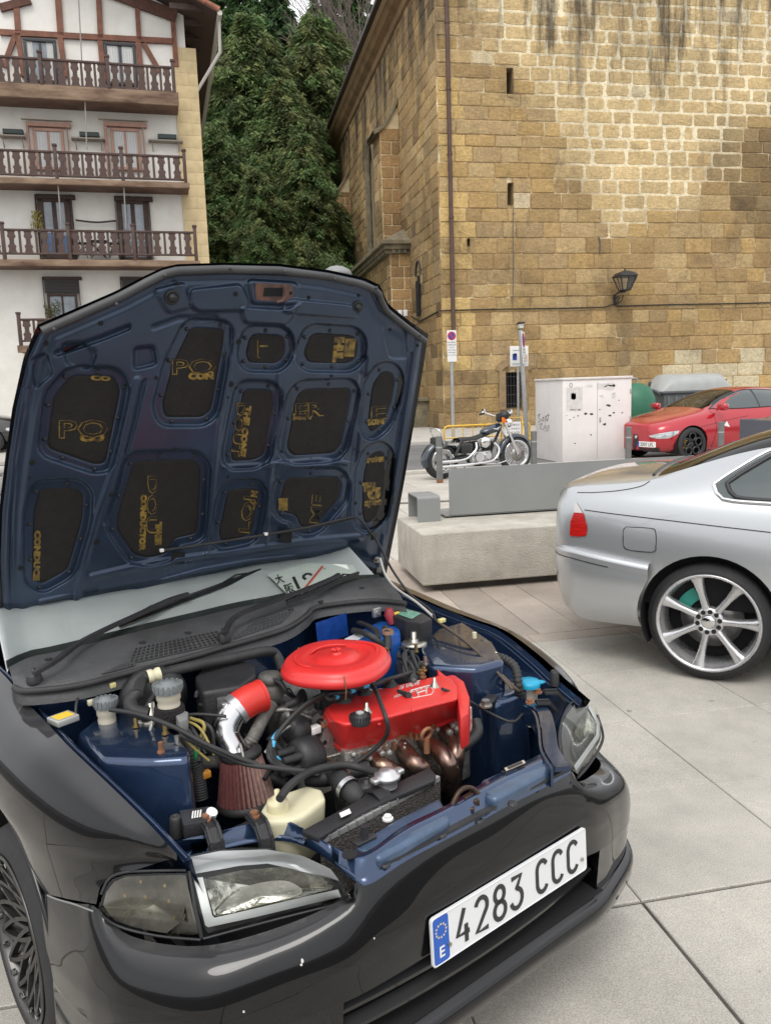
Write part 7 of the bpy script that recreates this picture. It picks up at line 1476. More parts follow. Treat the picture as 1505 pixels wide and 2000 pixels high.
# wipers
def wiper(name, piv, arm, blade, z):
    m = MB(); P = [K(x, y, z=z+dz) for x, y, dz in arm]; q = spl(P, 24); m.ribbon(q, .014, .010, (0, 0, 1)); c = K(*piv, z=z); m.lathe(c-np.array([0, 0, .02]), c+np.array([0, 0, 1]), [(.018, 0), (.018, .018), (.013, .024), (.007, .026), (.007, .036), (0, .037)], 18)
    o = m.build('wiper_arm', M_plas, E_); m = MB(); B_ = [K(x, y, z=z+dz) for x, y, dz in blade]; q = spl(B_, 26); m.ribbon(q, .010, .006, (0, 0, 1)); m.ribbon([p-np.array([0, 0, .008]) for p in q], .003, .012, (0, 0, 1)); m.build('wiper_blade', M_rub, o)
    m = MB()
    for a, b in ((2, 8), (17, 23)): m.ribbon([q[a], lerp(q[a], q[b], .5)+np.array([0, 0, .012]), q[b]], .008, .004, (0, 0, 1))
    m.build('blade_yoke', M_plas, o); return o
wiper('w', (66, 1318), [(66, 1316, .012), (110, 1290, .025), (152, 1258, .03), (205, 1230, .035), (270, 1200, .045), (330, 1172, .055), (368, 1160, .06)], [(232, 1216, .03), (300, 1190, .04), (368, 1164, .05), (440, 1138, .06), (508, 1112, .07)], .945)
wiper('w', (438, 1238), [(438, 1238, .012), (452, 1212, .025), (474, 1197, .03), (540, 1172, .035), (600, 1150, .04), (648, 1130, .045), (662, 1122, .05)], [(560, 1174, .02), (620, 1150, .025), (660, 1132, .03), (700, 1118, .035)], .945)
# windscreen, sunshade behind it, card lying in the screen
gb0 = spl([p+np.array([-.012, 0, -.004]) for p in crp], 30); gt0 = [np.array([-1.02-.06*math.cos(y*2.2), y, 1.285-.02*abs(y)]) for y in np.linspace(-.58, .58, 30)]
gm_ = [lerp(a, b, .5)+np.array([.02, 0, .03]) for a, b in zip(gb0, gt0)]; GS = surf([gb0, gm_, gt0], 30, 16); m = MB(); m.grid(GS); wsc = m.build('windscreen', glassmat('windscreen_glass', (.86, .89, .88), 1.7), E_); civ.bvh([wsc])
m = MB(); m.grid([[np.array(p)+np.array([-.012, 0, -.016]) for p in r] for r in GS]); m.build('sun_shade', mat('silver_sunshade', (.64, .66, .665), .5, var=.08, vscale=5), E_)
m = MB(); m.grid([[lerp(np.array(p), np.array(q_), t)+np.array([-.004, 0, -.005]) for p, q_ in zip(GS[0], GS[1])] for t in (0, .25, .5)]); m.build('screen_border', mat('dark_dash', (.03, .036, .036), .5), E_)
card = MB()
def cd(px, py, d=.006): h, nn = civ.hit(px, py); return civ.W(h-np.array([0, 0, d])) if h is not None else None
cpx = [(522, 1118), (564, 1161), (622, 1150), (700, 1120), (690, 1100), (600, 1096)]; P = [cd(*p) for p in cpx]
if all(p is not None for p in P):
    card.add(P, [tuple(range(6))], 0); st_ = [cd(*p, .004) for p in ((584, 1157), (606, 1152), (650, 1102), (630, 1100))]
    if all(p is not None for p in st_): card.add(st_, [(0, 1, 2, 3)], 1)
    def ctext(s, px, py, ex, ey, wd, bold=.02):
        vs, fs = text2d(s, 1.0, bold, 2); xs = [v[0] for v in vs]; k = wd/(max(xs)-min(xs)+1e-6); q = [cd(px+ex[0]*v[0]*k+ey[0]*v[1], py+ex[1]*v[0]*k+ey[1]*v[1], .0035) for v in vs]
        if all(x is not None for x in q): card.add(q, fs, 2)
    ctext('大', 546, 1130, (.95, -.25), (-8, -18), 16); ctext('阪', 565, 1148, (.95, -.25), (-8, -18), 18); ctext('19-8', 612, 1128, (.96, -.28), (-16, -34), 84, .01)
    co_ = card.build('paper_card', [mat('card_white', (.70, .74, .70), .7), mat('card_red', (.60, .10, .07), .6), M_black]); tag(co_, 'white card with a red stripe and black characters lying inside the windscreen', 'card')
# --- cabin and rear body (mostly hidden behind the bonnet)
S_ = [st(-.62, .18, .80, .50, .838, .90, .775, .935, .66, .95), st(-.78, .18, .80, .50, .84, .905, .775, 1.02, .64, 1.05), st(-1.08, .18, .80, .50, .842, .91, .77, 1.24, .575, 1.285), st(-1.6, .18, .80, .50, .845, .92, .77, 1.29, .56, 1.335), st(-2.3, .18, .80, .50, .842, .93, .765, 1.27, .55, 1.315), st(-2.9, .19, .79, .52, .825, .94, .74, 1.17, .53, 1.22), st(-3.15, .22, .76, .52, .80, .93, .70, 1.02, .52, 1.06), st(-3.3, .28, .66, .50, .72, .84, .62, .90, .45, .92)]
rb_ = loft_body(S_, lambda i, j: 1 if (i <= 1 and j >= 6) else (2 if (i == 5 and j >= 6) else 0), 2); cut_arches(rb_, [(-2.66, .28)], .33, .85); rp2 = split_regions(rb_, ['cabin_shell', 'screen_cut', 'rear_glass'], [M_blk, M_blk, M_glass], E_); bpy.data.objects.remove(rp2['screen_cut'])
for s_ in (-1, 1): liner(E_, -2.66, s_, .5, .80, .28, .328)
civ.bvh([rp2['cabin_shell']])
for s_ in (-1, 1):
    wpa = [(-.85, .935), (-1.5, .93), (-2.3, .95), (-2.85, .97), (-2.7, 1.12), (-2.3, 1.22), (-1.6, 1.25), (-1.2, 1.215)]; civ.patch('side_window', wpa, MATS['dark_tinted_glass'], mode='side', side=s_, smooth=False, n=50); civ.line('door_gap', [(-.80, .92), (-.82, .6), (-.80, .22)], M_gap, .006, mode='side', side=s_, n=24); civ.line('door_gap', [(-1.95, .93), (-1.98, .6), (-1.9, .22)], M_gap, .006, mode='side', side=s_, n=24)
    civ.patch('tail_lamp', [(-3.27, .70), (-3.1, .70), (-3.08, .84), (-3.2, .86)], M_lampred, mode='side', side=s_, n=20); m = MB(); m.box((-.95, s_*.93, .99), (.10, .18, .12), bev=.04); m.tube([(-.95, s_*.78, .95), (-.95, s_*.88, .97)], .025, 8); m.build('door_mirror', M_blk, E_); m = MB(); m.box((-1.8, s_*.85, .80), (.14, .02, .03), bev=.008); m.build('door_handle', M_blk, E_)
# --- radiator core support (front cross panel)
fr_px = [(336, 1668), (420, 1650), (500, 1634), (560, 1632), (620, 1655), (680, 1700), (715, 1716), (800, 1664), (900, 1612), (1000, 1558), (1080, 1518), (1112, 1500)]
bk_px = [(352, 1640), (420, 1626), (490, 1606), (545, 1598), (600, 1622), (655, 1655), (712, 1664), (790, 1612), (872, 1572), (965, 1516), (1045, 1478), (1086, 1466)]
fr_ = spl(kz(fr_px, .672), 70); bk_ = spl(kz(bk_px, .700), 70); md = [lerp(a, b, .5)+np.array([0, 0, .012]) for a, b in zip(fr_, bk_)]; m3 = [lerp(a, b, .18)+np.array([0, 0, -.006]) for a, b in zip(fr_, bk_)]
m = MB(); m.grid([[p+np.array([.004, 0, -.012]) for p in fr_], fr_, m3, md, bk_, [p+np.array([-.006, 0, -.035]) for p in bk_]]); sup = m.build('slam_panel', M_navy, E_); civ.bvh([sup])
cb1 = pxprism('cross_beam', [(690, 1650), (770, 1600), (858, 1556), (872, 1580), (878, 1600), (790, 1650), (738, 1676)], .696, .66, mat('worn_navy', (.06, .10, .17), .42, metal=.4, coat=.5, var=.3, vscale=9), sup, 1.0, .012, 3)
cb2 = pxprism('cross_beam', [(938, 1522), (1010, 1492), (1075, 1458), (1094, 1482), (1066, 1508), (968, 1560), (944, 1552)], .696, .66, MATS['worn_navy'], sup, 1.0, .012, 3)
civ.bvh([sup, cb1, cb2])
arm = spl(kz([(1098, 1502), (1076, 1466), (1070, 1424), (1060, 1392), (1038, 1378)], .70), 20); m = MB(); m.ribbon(arm, .036, .012, (0, 0, 1)); m.ribbon([p+np.array([-.012, -.024, -.02]) for p in arm], .006, .05, (0, 0, 1)); m.build('lamp_mount', M_navy, sup)
m = MB(); q = spl(kz([(738, 1672), (800, 1640), (880, 1600), (980, 1548), (1075, 1500), (1105, 1487)], .682), 30); m.ribbon([p+np.array([.018, 0, -.008]) for p in q], .014, .006, (0, 0, 1)); m.build('bumper_trim', M_plas, sup)
bsh_ = MB()
for px, py in ((752, 1691), (862, 1633), (935, 1605), (1000, 1572)):
    h, nn = civ.hit(px, py); h = K(px, py, z=.69) if h is None else h; bsh_.lathe(h, h+np.array([0, 0, 1]), [(.011, 0), (.010, .006), (.004, .006), (0, .004)], 12)
bsh_.build('push_rivets', M_plas, sup)['kind'] = 'stuff'
for px, py, r in ((683, 1669, .016), (1073, 1482, .015), (1065, 1415, .007), (1015, 1500, .006), (982, 1508, .005), (545, 1612, .008), (375, 1628, .010), (780, 1596, .005)):
    h, nn = civ.hit(px, py)
    if h is not None: m = MB(); m.cyl(h-np.array([0, 0, .001]), h+np.array([0, 0, .0015]), r, n=18); m.build('panel_hole', M_cavity, sup)
# inner cross member faces (lighter worn blue beams either side of the latch)
m = MB(); lc = K(905, 1566, z=.69)
for k in range(14): c = lc+np.array([random.uniform(-.02, .02), random.uniform(-.035, .04), random.uniform(-.05, .004)]); m.box(c, (random.uniform(.008, .02), random.uniform(.012, .035), random.uniform(.012, .03)), bev=.003, rz=random.uniform(-.9, .9))
m.tube(spl([lc+np.array([0, -.04, .0]), lc+np.array([.0, -.01, .03]), lc+np.array([0, .03, .02]), lc+np.array([.02, .05, -.02])], 14), .006, 6); m.build('bonnet_latch', mat('greasy_latch', (.035, .03, .026), .45, metal=.6, col2=(.09, .05, .03), vscale=70), sup)
for px, py in ((400, 1604), (495, 1597)):      # lamp brackets with rusty bolts
    a = K(px, py, z=.715); m = MB(); m.ribbon([a+np.array([-.012, .004, .0]), a+np.array([.035, -.002, -.002]), a+np.array([.055, -.005, -.022]), a+np.array([.062, -.006, -.055])], .034, .006, (0, 0, 1)); 
    for d in (-.012, .012): m.ribbon([a+np.array([-.008, d+.004, .004]), a+np.array([.035, d-.002, .004]), a+np.array([.056, d-.005, -.018]), a+np.array([.064, d-.006, -.055])], .005, .010, (0, 0, 1))
    m.build('lamp_bracket', M_plas, sup); bolt(a+np.array([0, .002, .004]), .009, .010, M_rust, sup)
for px, py in ((1062, 1352), (1046, 1372)):
    a = K(px, py, z=.715); m = MB(); m.ribbon([a, a+np.array([.02, .03, -.002]), a+np.array([.03, .05, -.03])], .03, .006, (0, 0, 1)); m.ribbon([a+np.array([0, 0, .005]), a+np.array([.02, .03, .004]), a+np.array([.034, .052, -.03])], .006, .008, (0, 0, 1)); m.build('lamp_bracket', M_plas, sup); bolt(a+np.array([-.012, -.012, .0]), .008, .010, M_rust, sup)
for px, py, z in ((344, 1616, .70), (1082, 1326, .73)): c = K(px, py, z=z); m = MB(); m.lathe(c, c+np.array([0, 0, 1]), [(.014, -.02), (.013, .02), (.010, .026), (.005, .026), (.005, .02), (0, .02)], 16); m.build('bump_stop', M_rub, sup)
m = MB(); c = K(712, 1640, z=.70); m.box(c, (.018, .05, .006), bev=.002); m.cyl(c, c+np.array([0, 0, .03]), .008, n=12); m.build('prop_stud', M_plas, sup)
m = MB(); a = [K(x, y, z=.7065) for x, y in ((984, 1500), (1022, 1484), (1026, 1490), (988, 1506))]; m.add(a, [(0, 1, 2, 3)], 0); m.add([lerp(p, np.mean(a, axis=0), .25)+np.array([0, 0, .0008]) for p in a], [(0, 1, 2, 3)], 1); m.build('data_label', [mat('label_tan', (.45, .38, .30), .6), M_black], sup)
# --- radiator
rad_top = [(588, 1622), (700, 1562), (720, 1545), (760, 1535), (838, 1498), (851, 1512), (848, 1524), (740, 1570), (700, 1590), (622, 1637)]
radi = pxprism('radiator', rad_top, .700, .688, M_plas, E_, 1.0, .004)
m = MB(); q = res(kz([(618, 1642), (700, 1600), (780, 1556), (852, 1518)], .686), 60); m.ribbon([p+np.array([.006, 0, 0]) for p in q], .012, .012, (0, 0, 1)); m.build('tank_crimp', mat('crimp_alloy', (.62, .62, .60), .4, metal=.7), radi)
tb = MB()
for k in range(0, 60, 4): tb.box(q[k]+np.array([.008, 0, .001]), (.014, .004, .014), rz=0)
tb.build('crimp_tabs', M_gal, radi)['kind'] = 'stuff'
m = MB(); m.grid([[p+np.array([.012, 0, -.008]) for p in q], [p+np.array([.014, 0, -.22]) for p in q]]); m.build('radiator_core', mat('radiator_fins', (.12, .11, .10), .6, metal=.5, var=.5, vscale=160, bump=.8, bscale=260), radi)
c = K(756, 1512, z=.735); m = MB(); m.lathe(c-np.array([0, 0, .03]), c+np.array([0, 0, 1]), [(.022, 0), (.022, .02), (.030, .021), (.030, .030), (.022, .032), (.018, .040), (.006, .042), (0, .042)], 28); m.box(c+np.array([0, .036, -.004]), (.022, .016, .012), bev=.004); m.box(c+np.array([0, -.036, -.004]), (.022, .016, .012), bev=.004); m.build('radiator_cap', M_alu, radi)
c = K(716, 1537, z=.70); m = MB(); m.lathe(c-np.array([0, 0, .02]), c+np.array([0, 0, 1]), [(.024, 0), (.024, .026), (.018, .032), (.008, .032), (.008, .038), (0, .038)], 20); m.build('filler_neck', M_plas, radi)
m = MB(); a = K(738, 1548, z=.705); m.ribbon([a+np.array([-.03, 0, .0]), a+np.array([0, .002, .006]), a+np.array([.022, .002, -.002]), a+np.array([.036, .004, -.035])], .036, .004, (0, 0, 1)); m.build('radiator_bracket', M_plas, radi); bolt(K(757, 1599, z=.690), .008, .008, M_white, radi, n=12)
m = MB(); a = [K(x, y, z=.7075) for x, y in ((662, 1588), (682, 1579), (686, 1588), (666, 1597))]; m.add(a, [(0, 1, 2, 3)]); m.build('part_label', M_white, radi)
# --- coolant bottle, washer filler, brake and clutch reservoirs
rs = pxprism('coolant_bottle', [(508, 1580), (520, 1560), (560, 1545), (600, 1532), (630, 1540), (637, 1558), (600, 1588), (575, 1600), (512, 1606)], .706, .58, M_cream, E_, .86, .014, 3)
c = K(542, 1568, z=.722); m = MB(); m.lathe(c-np.array([0, 0, .016]), c+np.array([0, 0, 1]), [(.024, 0), (.024, .016), (.022, .022), (.012, .026), (.012, .030), (.006, .034), (.006, .046), (0, .046)], 24); m.build('bottle_cap', mat('cap_cream', (.66, .60, .38), .45), rs)
wf = MB(); c = K(1032, 1352, z=.70); wf.lathe(c-np.array([0, 0, .10]), c+np.array([0, 0, 1]), [(.022, 0), (.026, .10), (.026, .125)], 20); wfo = wf.build('washer_filler', mat('milky_plastic', (.50, .47, .40), .5), E_)
c = K(1032, 1330, z=.74); m = MB(); m.lathe(c-np.array([0, 0, .016]), c+np.array([0, 0, 1]), [(.033, 0), (.034, .010), (.030, .018), (.010, .019), (0, .019)], 24); m.box(c+np.array([.02, .03, -.006]), (.02, .02, .006), bev=.002); m.build('washer_cap', mat('cyan_cap', (.01, .32, .52), .4), wfo)
for px, py, z, r, lab in ((207, 1376, .875, .025, 'small'), (328, 1346, .915, .031, 'large')):
    c = K(px, py, z=z); m = MB(); m.lathe(c-np.array([0, 0, .075]), c+np.array([0, 0, 1]), [(r*.8, 0), (r*.86, .04), (r*.80, .046), (r*.92, .052), (r*.92, .075)], 24); o = m.build('fluid_reservoir', mat('reservoir_plastic', (.52, .48, .38), .5), E_)
    m = MB(); m.lathe(c-np.array([0, 0, .006]), c+np.array([0, 0, 1]), [(r*1.06, 0), (r*1.08, .014), (r*1.0, .020), (r*.55, .021), (r*.5, .026), (0, .026)], 28)
    for k in range(16): a = k*math.pi/8; m.box(c+np.array([r*1.06*math.cos(a), r*1.06*math.sin(a), .008]), (.006, .006, .014), rz=a)
    m.build('reservoir_cap', mat('cap_grey', (.17, .185, .19), .5), o)
    if lab == 'large': m = MB(); m.lathe(c-np.array([0, 0, .085]), c+np.array([0, 0, 1]), [(r*1.12, 0), (r*1.2, .02), (r*1.15, .042), (r*.9, .045)], 24); m.build('reservoir_sock', mat('black_towel', (.018, .015, .016), .95, bump=1, bscale=220), o)
m = MB(); c = K(124, 1404, z=.86); m.box(c, (.05, .055, .016), bev=.003, rz=.2); o = m.build('control_unit', mat('silver_box', (.45, .45, .42), .4, metal=.4), E_); m = MB(); m.box(c+np.array([0, 0, .0085]), (.032, .04, .001), rz=.2); m.build('yellow_label', mat('label_yellow', (.75, .50, .04), .6), o)
# --- battery, fuse box, data plate
bt_ = pxprism('battery', [(672, 1246), (742, 1212), (778, 1218), (782, 1236), (705, 1262), (690, 1268)], .85, .70, mat('battery_blue', (.015, .09, .36), .4, var=.1, vscale=12), E_, 1.0, .006)
m = MB(); m.add([K(x, y, z=.8515) for x, y in ((672, 1248), (706, 1232), (722, 1236), (690, 1256))], [(0, 1, 2, 3)]); m.build('battery_label', mat('label_silver', (.62, .63, .66), .4), bt_)
m = MB(); m.ribbon([K(x, y, z=.862) for x, y in ((700, 1215), (718, 1222), (736, 1232), (738, 1246))], .016, .008, (0, 0, 1)); m.build('battery_clamp', M_plas, bt_)
c = K(760, 1200, z=.885); m = MB(); m.tube([c+np.array([.0, 0, .02]), c, c+np.array([.01, .004, -.03])], .018, 10, rad=[.010, .018, .013]); m.box(c+np.array([.012, .02, .0]), (.01, .02, .012), 1, .002); m.build('terminal_cover', [mat('maroon_boot', (.30, .03, .045), .5), MATS['label_yellow']], bt_)
hose('battery_cable', [K(752, 1228, z=.86), K(756, 1245, z=.85), K(756, 1270, z=.82)], .012, M_rub, bt_); m = MB(); c = K(757, 1234, z=.865); m.lathe(c, c+np.array([0, 0, 1]), [(.018, -.006), (.018, .006)], 18); m.build('cable_band', mat('tan_band', (.34, .20, .13), .6), bt_)
hose('battery_cable', [K(690, 1232, z=.86), K(715, 1238, z=.87), K(735, 1250, z=.855), K(748, 1262, z=.83)], .010, M_rub, bt_)
fb = pxprism('fuse_box', [(762, 1200), (790, 1186), (825, 1196), (844, 1208), (822, 1217), (790, 1213)], .885, .80, M_plas, E_, .95, .006); m = MB(); m.add([K(x, y, z=.887) for x, y in ((772, 1198), (792, 1189), (822, 1198), (804, 1209))], [(0, 1, 2, 3)]); m.build('fuse_label', mat('green_print', (.03, .20, .13), .5, col2=(.25, .40, .33), vscale=90), fb)
m = MB(); a = [K(x, y, x=-.135) for x, y in ((616, 1208), (672, 1191), (672, 1232), (616, 1245))]; 
m = MB(); h = spl(kz([(614, 1216), (674, 1196)], .885), 4); m.grid([[p+np.array([.006, 0, 0]) for p in h], [p+np.array([.012, 0, -.075]) for p in h]]); m.build('build_plate', mat('bright_blue_plate', (.015, .07, .33), .35, metal=.3, var=.2, vscale=40), E_)
m = MB(); c = K(735, 1196, z=.89); m.box(c, (.012, .03, .03), bev=.002); m.cyl(c, c+np.array([.01, 0, 0]), .008, n=6); m.build('earth_bracket', M_gal, E_)
# prop rod and wires on the near-side wing
hose('prop_rod', [K(742, 1090, y=.60), K(752, 1122, y=.60), K(772, 1148, y=.60), K(812, 1176, z=.875), K(846, 1205, z=.86)], .0048, mat('prop_grey', (.55, .54, .52), .45), E_)
hose('wing_harness', [K(850, 1212, z=.85), K(905, 1250, z=.83), K(960, 1300, z=.79), K(1000, 1340, z=.75), K(1015, 1352, z=.72)], .0055, mat('brown_sleeve', (.085, .065, .05), .7), E_); hose('wing_harness', [K(856, 1216, z=.855), K(912, 1256, z=.835), K(962, 1304, z=.795), K(1000, 1346, z=.75)], .004, MATS['brown_sleeve'], E_)
m = MB(); m.box(K(862, 1212, z=.862), (.016, .026, .014), bev=.004); m.build('hose_clip', mat('pale_yellow_clip', (.62, .56, .25), .5), E_); m = MB(); m.cyl(K(926, 1246, z=.83), K(926, 1246, z=.83)+np.array([0, 0, .018]), .007, n=10); m.build('wing_clip', M_cream, E_)
hose('corrugated_loom', [K(905, 1330, z=.70), K(925, 1300, z=.76), K(965, 1283, z=.80), K(1002, 1300, z=.79), K(1012, 1340, z=.74), K(1015, 1370, z=.68)], .013, M_rub, E_, 40, .12); m = MB(); c = K(967, 1283, z=.80); m.lathe(c+np.array([0, -.004, 0]), c+np.array([0, .02, 0]), [(.015, 0), (.015, .008)], 14); m.build('loom_tie', M_cream, E_)
hose('bonnet_cable', [K(862, 1345, z=.815), K(880, 1352, z=.80), K(920, 1372, z=.75), K(960, 1395, z=.70), K(1000, 1410, z=.68), K(1020, 1395, z=.68)], .004, M_rub, E_)
# --- engine
VT = [(634, 1380), (648, 1371), (699, 1353), (858, 1317), (880, 1324), (892, 1340), (893, 1366), (752, 1402), (676, 1415), (650, 1408)]
head = pxprism('engine_head', [(640, 1400), (700, 1380), (870, 1330), (915, 1360), (915, 1380), (735, 1458), (672, 1470), (650, 1440)], .712, .50, M_cast, E_, 1.0, .008)
T_ = kz(VT, .805); cen = np.mean(np.array(T_), axis=0); fr_b = kz([(628, 1432), (640, 1405)], .715)
Bt = []
for i, p in enumerate(T_):
    fx = {4: (893, 1340), 5: (908, 1362), 6: (902, 1396), 7: (742, 1453), 8: (672, 1467), 9: (640, 1438)}
    q = np.array(p); q = np.array(K(*fx[i], z=.708)) if i in fx else q+np.array([-.02, -.012 if i < 2 else 0, -.097]); Bt.append(q)
bm = bmesh.new(); vt = [bm.verts.new(p) for p in T_]; vb = [bm.verts.new(p) for p in Bt]; vl = [bm.verts.new(p-np.array([0, 0, .012])) for p in Bt]; n_ = len(T_); bm.faces.new(vt)
for i in range(n_): bm.faces.new((vt[i], vb[i], vb[(i+1) % n_], vt[(i+1) % n_])); bm.faces.new((vb[i], vl[i], vl[(i+1) % n_], vb[(i+1) % n_]))
bmesh.ops.recalc_face_normals(bm, faces=bm.faces); bmesh.ops.bevel(bm, geom=[e for e in bm.edges if not e.is_boundary], offset=.014, segments=3, affect='EDGES', profile=.55, clamp_overlap=True)
mb = MB(); mb.bm(bm, 0, True); vco = mb.build('valve_cover', M_redc, head, auto=50); vco.parent = E_; head.parent = E_; civ.bvh([vco])
m = MB(); fl2 = [q+np.array([(q-cen)[0]*.05, np.sign((q-cen)[1])*.003, 0]) for q in Bt]; m.prism([p for p in fl2], [p-np.array([0, 0, .010]) for p in fl2]); m.build('cover_flange', M_redc, vco)
# raised timing end and belt cover
pxprism('timing_cover', [(866, 1320), (886, 1316), (906, 1330), (917, 1360), (915, 1392), (898, 1404), (893, 1366), (888, 1336)], .800, .715, M_redc, E_, 1.0, .008)
m = MB(); m.box(K(908, 1412, z=.70), (.04, .016, .10), bev=.004); m.build('worn_red_bracket', mat('chipped_red', (.50, .03, .03), .5, col2=(.65, .62, .58), vscale=45), E_)
m = MB(); m.tube(spl([K(892, 1465, z=.66), K(915, 1450, z=.665), K(932, 1430, z=.68), K(928, 1408, z=.70)], 20), .016, 8); m.build('belt_guard', M_plas, E_)
c = K(935, 1345, z=.72); m = MB(); m.lathe(c, c+np.array([.4, 1, 0]), [(.05, 0), (.052, .02), (.03, .03), (0, .03)], 24); m.build('engine_mount', M_rub, E_); m = MB(); m.box(K(955, 1368, z=.73), (.03, .07, .012), bev=.003, rz=.4); m.build('mount_arm', M_plas, E_); bolt(K(948, 1378, z=.735), .012, .016, M_steel, E_)
# oil cap, studs, breather
def on_cover(px, py): h, nn = civ.hit(px, py); return h if h is not None else K(px, py, z=.8)
c = on_cover(703, 1408); m = MB(); m.lathe(c-np.array([0, 0, .006]), c+np.array([.05, 0, 1]), [(.024, 0), (.026, .012), (.022, .018), (.017, .018), (.016, .024), (0, .024)], 28)
for k in range(20): a = k*math.pi/10; m.box(c+np.array([.025*math.cos(a), .025*math.sin(a), .010]), (.004, .004, .012), rz=a)
m.build('oil_cap', M_plas, vco); m = MB(); m.box(c+np.array([.001, 0, .021]), (.014, .014, .006), bev=.001); m.build('cap_mark', mat('mark_grey', (.4, .4, .4), .5), vco)
for px, py in ((716, 1391), (848, 1341)):
    c = on_cover(px, py); m = MB(); m.lathe(c-np.array([0, 0, .003]), c+np.array([0, 0, 1]), [(.014, 0), (.014, .004), (.009, .008), (.008, .014), (.005, .016), (.004, .028), (0, .029)], 14); m.build('cover_nut', M_steel, vco)
for px, py in ((740, 1414), (806, 1388), (653, 1367)): c = on_cover(px, py); m = MB(); m.ball(c, .006, n=10, m=6); m.build('cover_boss', M_redc, vco)
lt = MB()
def ctxt(s, px, py, ex, ey, wd, bold=0.03, mi=0, d=.0012):
    vs, fs = text2d(s, 1.0, bold, 2); xs = [v[0] for v in vs]; k = wd/(max(xs)-min(xs)); q = []
    for v in vs:
        h, nn = civ.hit(px+ex[0]*v[0]*k+ey[0]*v[1], py+ex[1]*v[0]*k+ey[1]*v[1])
        if h is None: return
        q.append(h+np.array([0, 0, d]))
    lt.add(q, fs, mi)
ctxt('16 VALVE', 799, 1339, (.96, -.27), (4, -12), 40); ctxt('HONDA MOTOR CO.', 805, 1351, (.955, -.295), (3, -8), 74)
badge = [(802, 1349), (838, 1339), (846, 1350), (842, 1357), (806, 1364), (801, 1358)]
def cover_pts(P, d): return [(lambda h: (h if h is not None else K(x, y, z=.806))+np.array([0, 0, d]))(civ.hit(x, y)[0]) for x, y in P]
lt.tube(cover_pts([*badge, badge[0]], .001), .0014, 5)
for seg in ([(812, 1348), (817, 1359)], [(833, 1343), (832, 1355)], [(815, 1354), (824, 1351), (832, 1349)]): lt.tube(cover_pts(seg, .001), .0022, 5)
lt.build('cast_lettering', mat('bare_alloy_letters', (.70, .66, .62), .4, metal=.3), vco)
hose('breather_hose', [on_cover(706, 1357)+np.array([0, 0, .01]), on_cover(728, 1362)+np.array([0, 0, .03]), K(750, 1392, z=.815), K(757, 1425, z=.775), K(745, 1450, z=.735), K(712, 1478, z=.70), K(690, 1492, z=.69)], .0055, M_rub, E_, 50)
# spark plug leads in their tubes
for k, (a, py) in enumerate(((672, 1362), (712, 1347), (762, 1332), (803, 1318))):
    c = K(a, py, z=.815); m = MB(); m.lathe(c-np.array([0, 0, .03]), c+np.array([0, 0, 1]), [(.020, 0), (.021, .022), (.014, .028), (.010, .036), (0, .037)], 18, ); m.build('plug_cap', M_rub, E_)
    ends = [(556, 1470), (566, 1488), (572, 1502), (580, 1512)][k]
    P = [c+np.array([0, 0, .008]), K(a-30, py+4, z=.835), K(630-k*2, 1356+k*3, z=.845-.004*k), K(585-k*3, 1385+k*5, z=.835-.005*k), K(545-k*5, 1430+k*6, z=.80-.006*k), K(535-k*3, 1465+k*6, z=.76), K(545+k*2, 1485+k*5, z=.735), K(*ends, z=.73)]
    o = hose('plug_lead', P, .0052, M_rub, E_, 60); q = spl(P, 60)
    for t in (6+k*3, 50-k*2):
        m = MB(); m.tube([q[t-1], q[t], q[t+1]], .0064, 8); m.build('lead_clip', mat('sky_blue_clip', (.07, .40, .68), .5), o)
# distributor and its alloy bracket
c = K(596, 1478, z=.715); ax = np.array([.10, -1, .12]); ax /= np.linalg.norm(ax); m = MB(); m.lathe(c+ax*-.03, c+ax*.2, [(.046, 0), (.050, .012), (.050, .045), (.044, .060), (.030, .066), (0, .067)], 26); dist = m.build('distributor', M_plas, E_)
for k in range(5): a = k*1.256; d = np.cross(ax, (0, 0, 1)); u = np.cross(d, ax); p = c+ax*.055+(d*math.cos(a)+u*math.sin(a))*.024; m = MB(); m.cyl(p-ax*.03, p+ax*.03, .011, .009, n=12); m.build('lead_tower', M_rub, dist)
m = MB(); m.box(K(590, 1490, z=.70), (.05, .04, .04), bev=.008, rz=.3); m.box(K(556, 1478, z=.71), (.035, .04, .03), bev=.006, rz=.2); m.build('distributor_plug', M_plas, dist)
c = K(573, 1428, z=.765); m = MB(); m.lathe(c-ax*.03, c+ax*.2, [(.034, 0), (.036, .02), (.036, .04), (.026, .05), (0, .05)], 24); m.build('ignition_coil', M_plas, E_)
xb_ = K(640, 1445, z=.715)[0]+.012; ap_ = [(633, 1412), (641, 1404), (652, 1407), (661, 1430), (668, 1484), (662, 1492), (636, 1497), (606, 1472), (600, 1456), (626, 1444)]; m = MB(); q0 = [K(x, y, x=xb_) for x, y in ap_]; m.prism([p+np.array([.006, 0, 0]) for p in q0], [p-np.array([.05, 0, 0]) for p in q0]); alb = m.build('alloy_bracket', M_cast, E_)
for px, py in ((644, 1415), (634, 1450), (655, 1444), (660, 1484)): c = K(px, py, x=xb_+.006); m = MB(); m.cyl(c-np.array([.001, 0, 0]), c+np.array([.002, 0, 0]), .006, n=12); m.build('bracket_hole', M_cavity, alb)
m = MB(); c = K(642, 1410, z=.752); m.tube([c+np.array([.0, .018*math.cos(t), .016*math.sin(t)]) for t in np.linspace(0, 6.283, 16)], .006, 6); m.build('lifting_eye', M_cast, alb); m = MB(); m.box(K(614, 1425, z=.76), (.02, .03, .02), bev=.003); m.build('wire_block', M_white, E_)
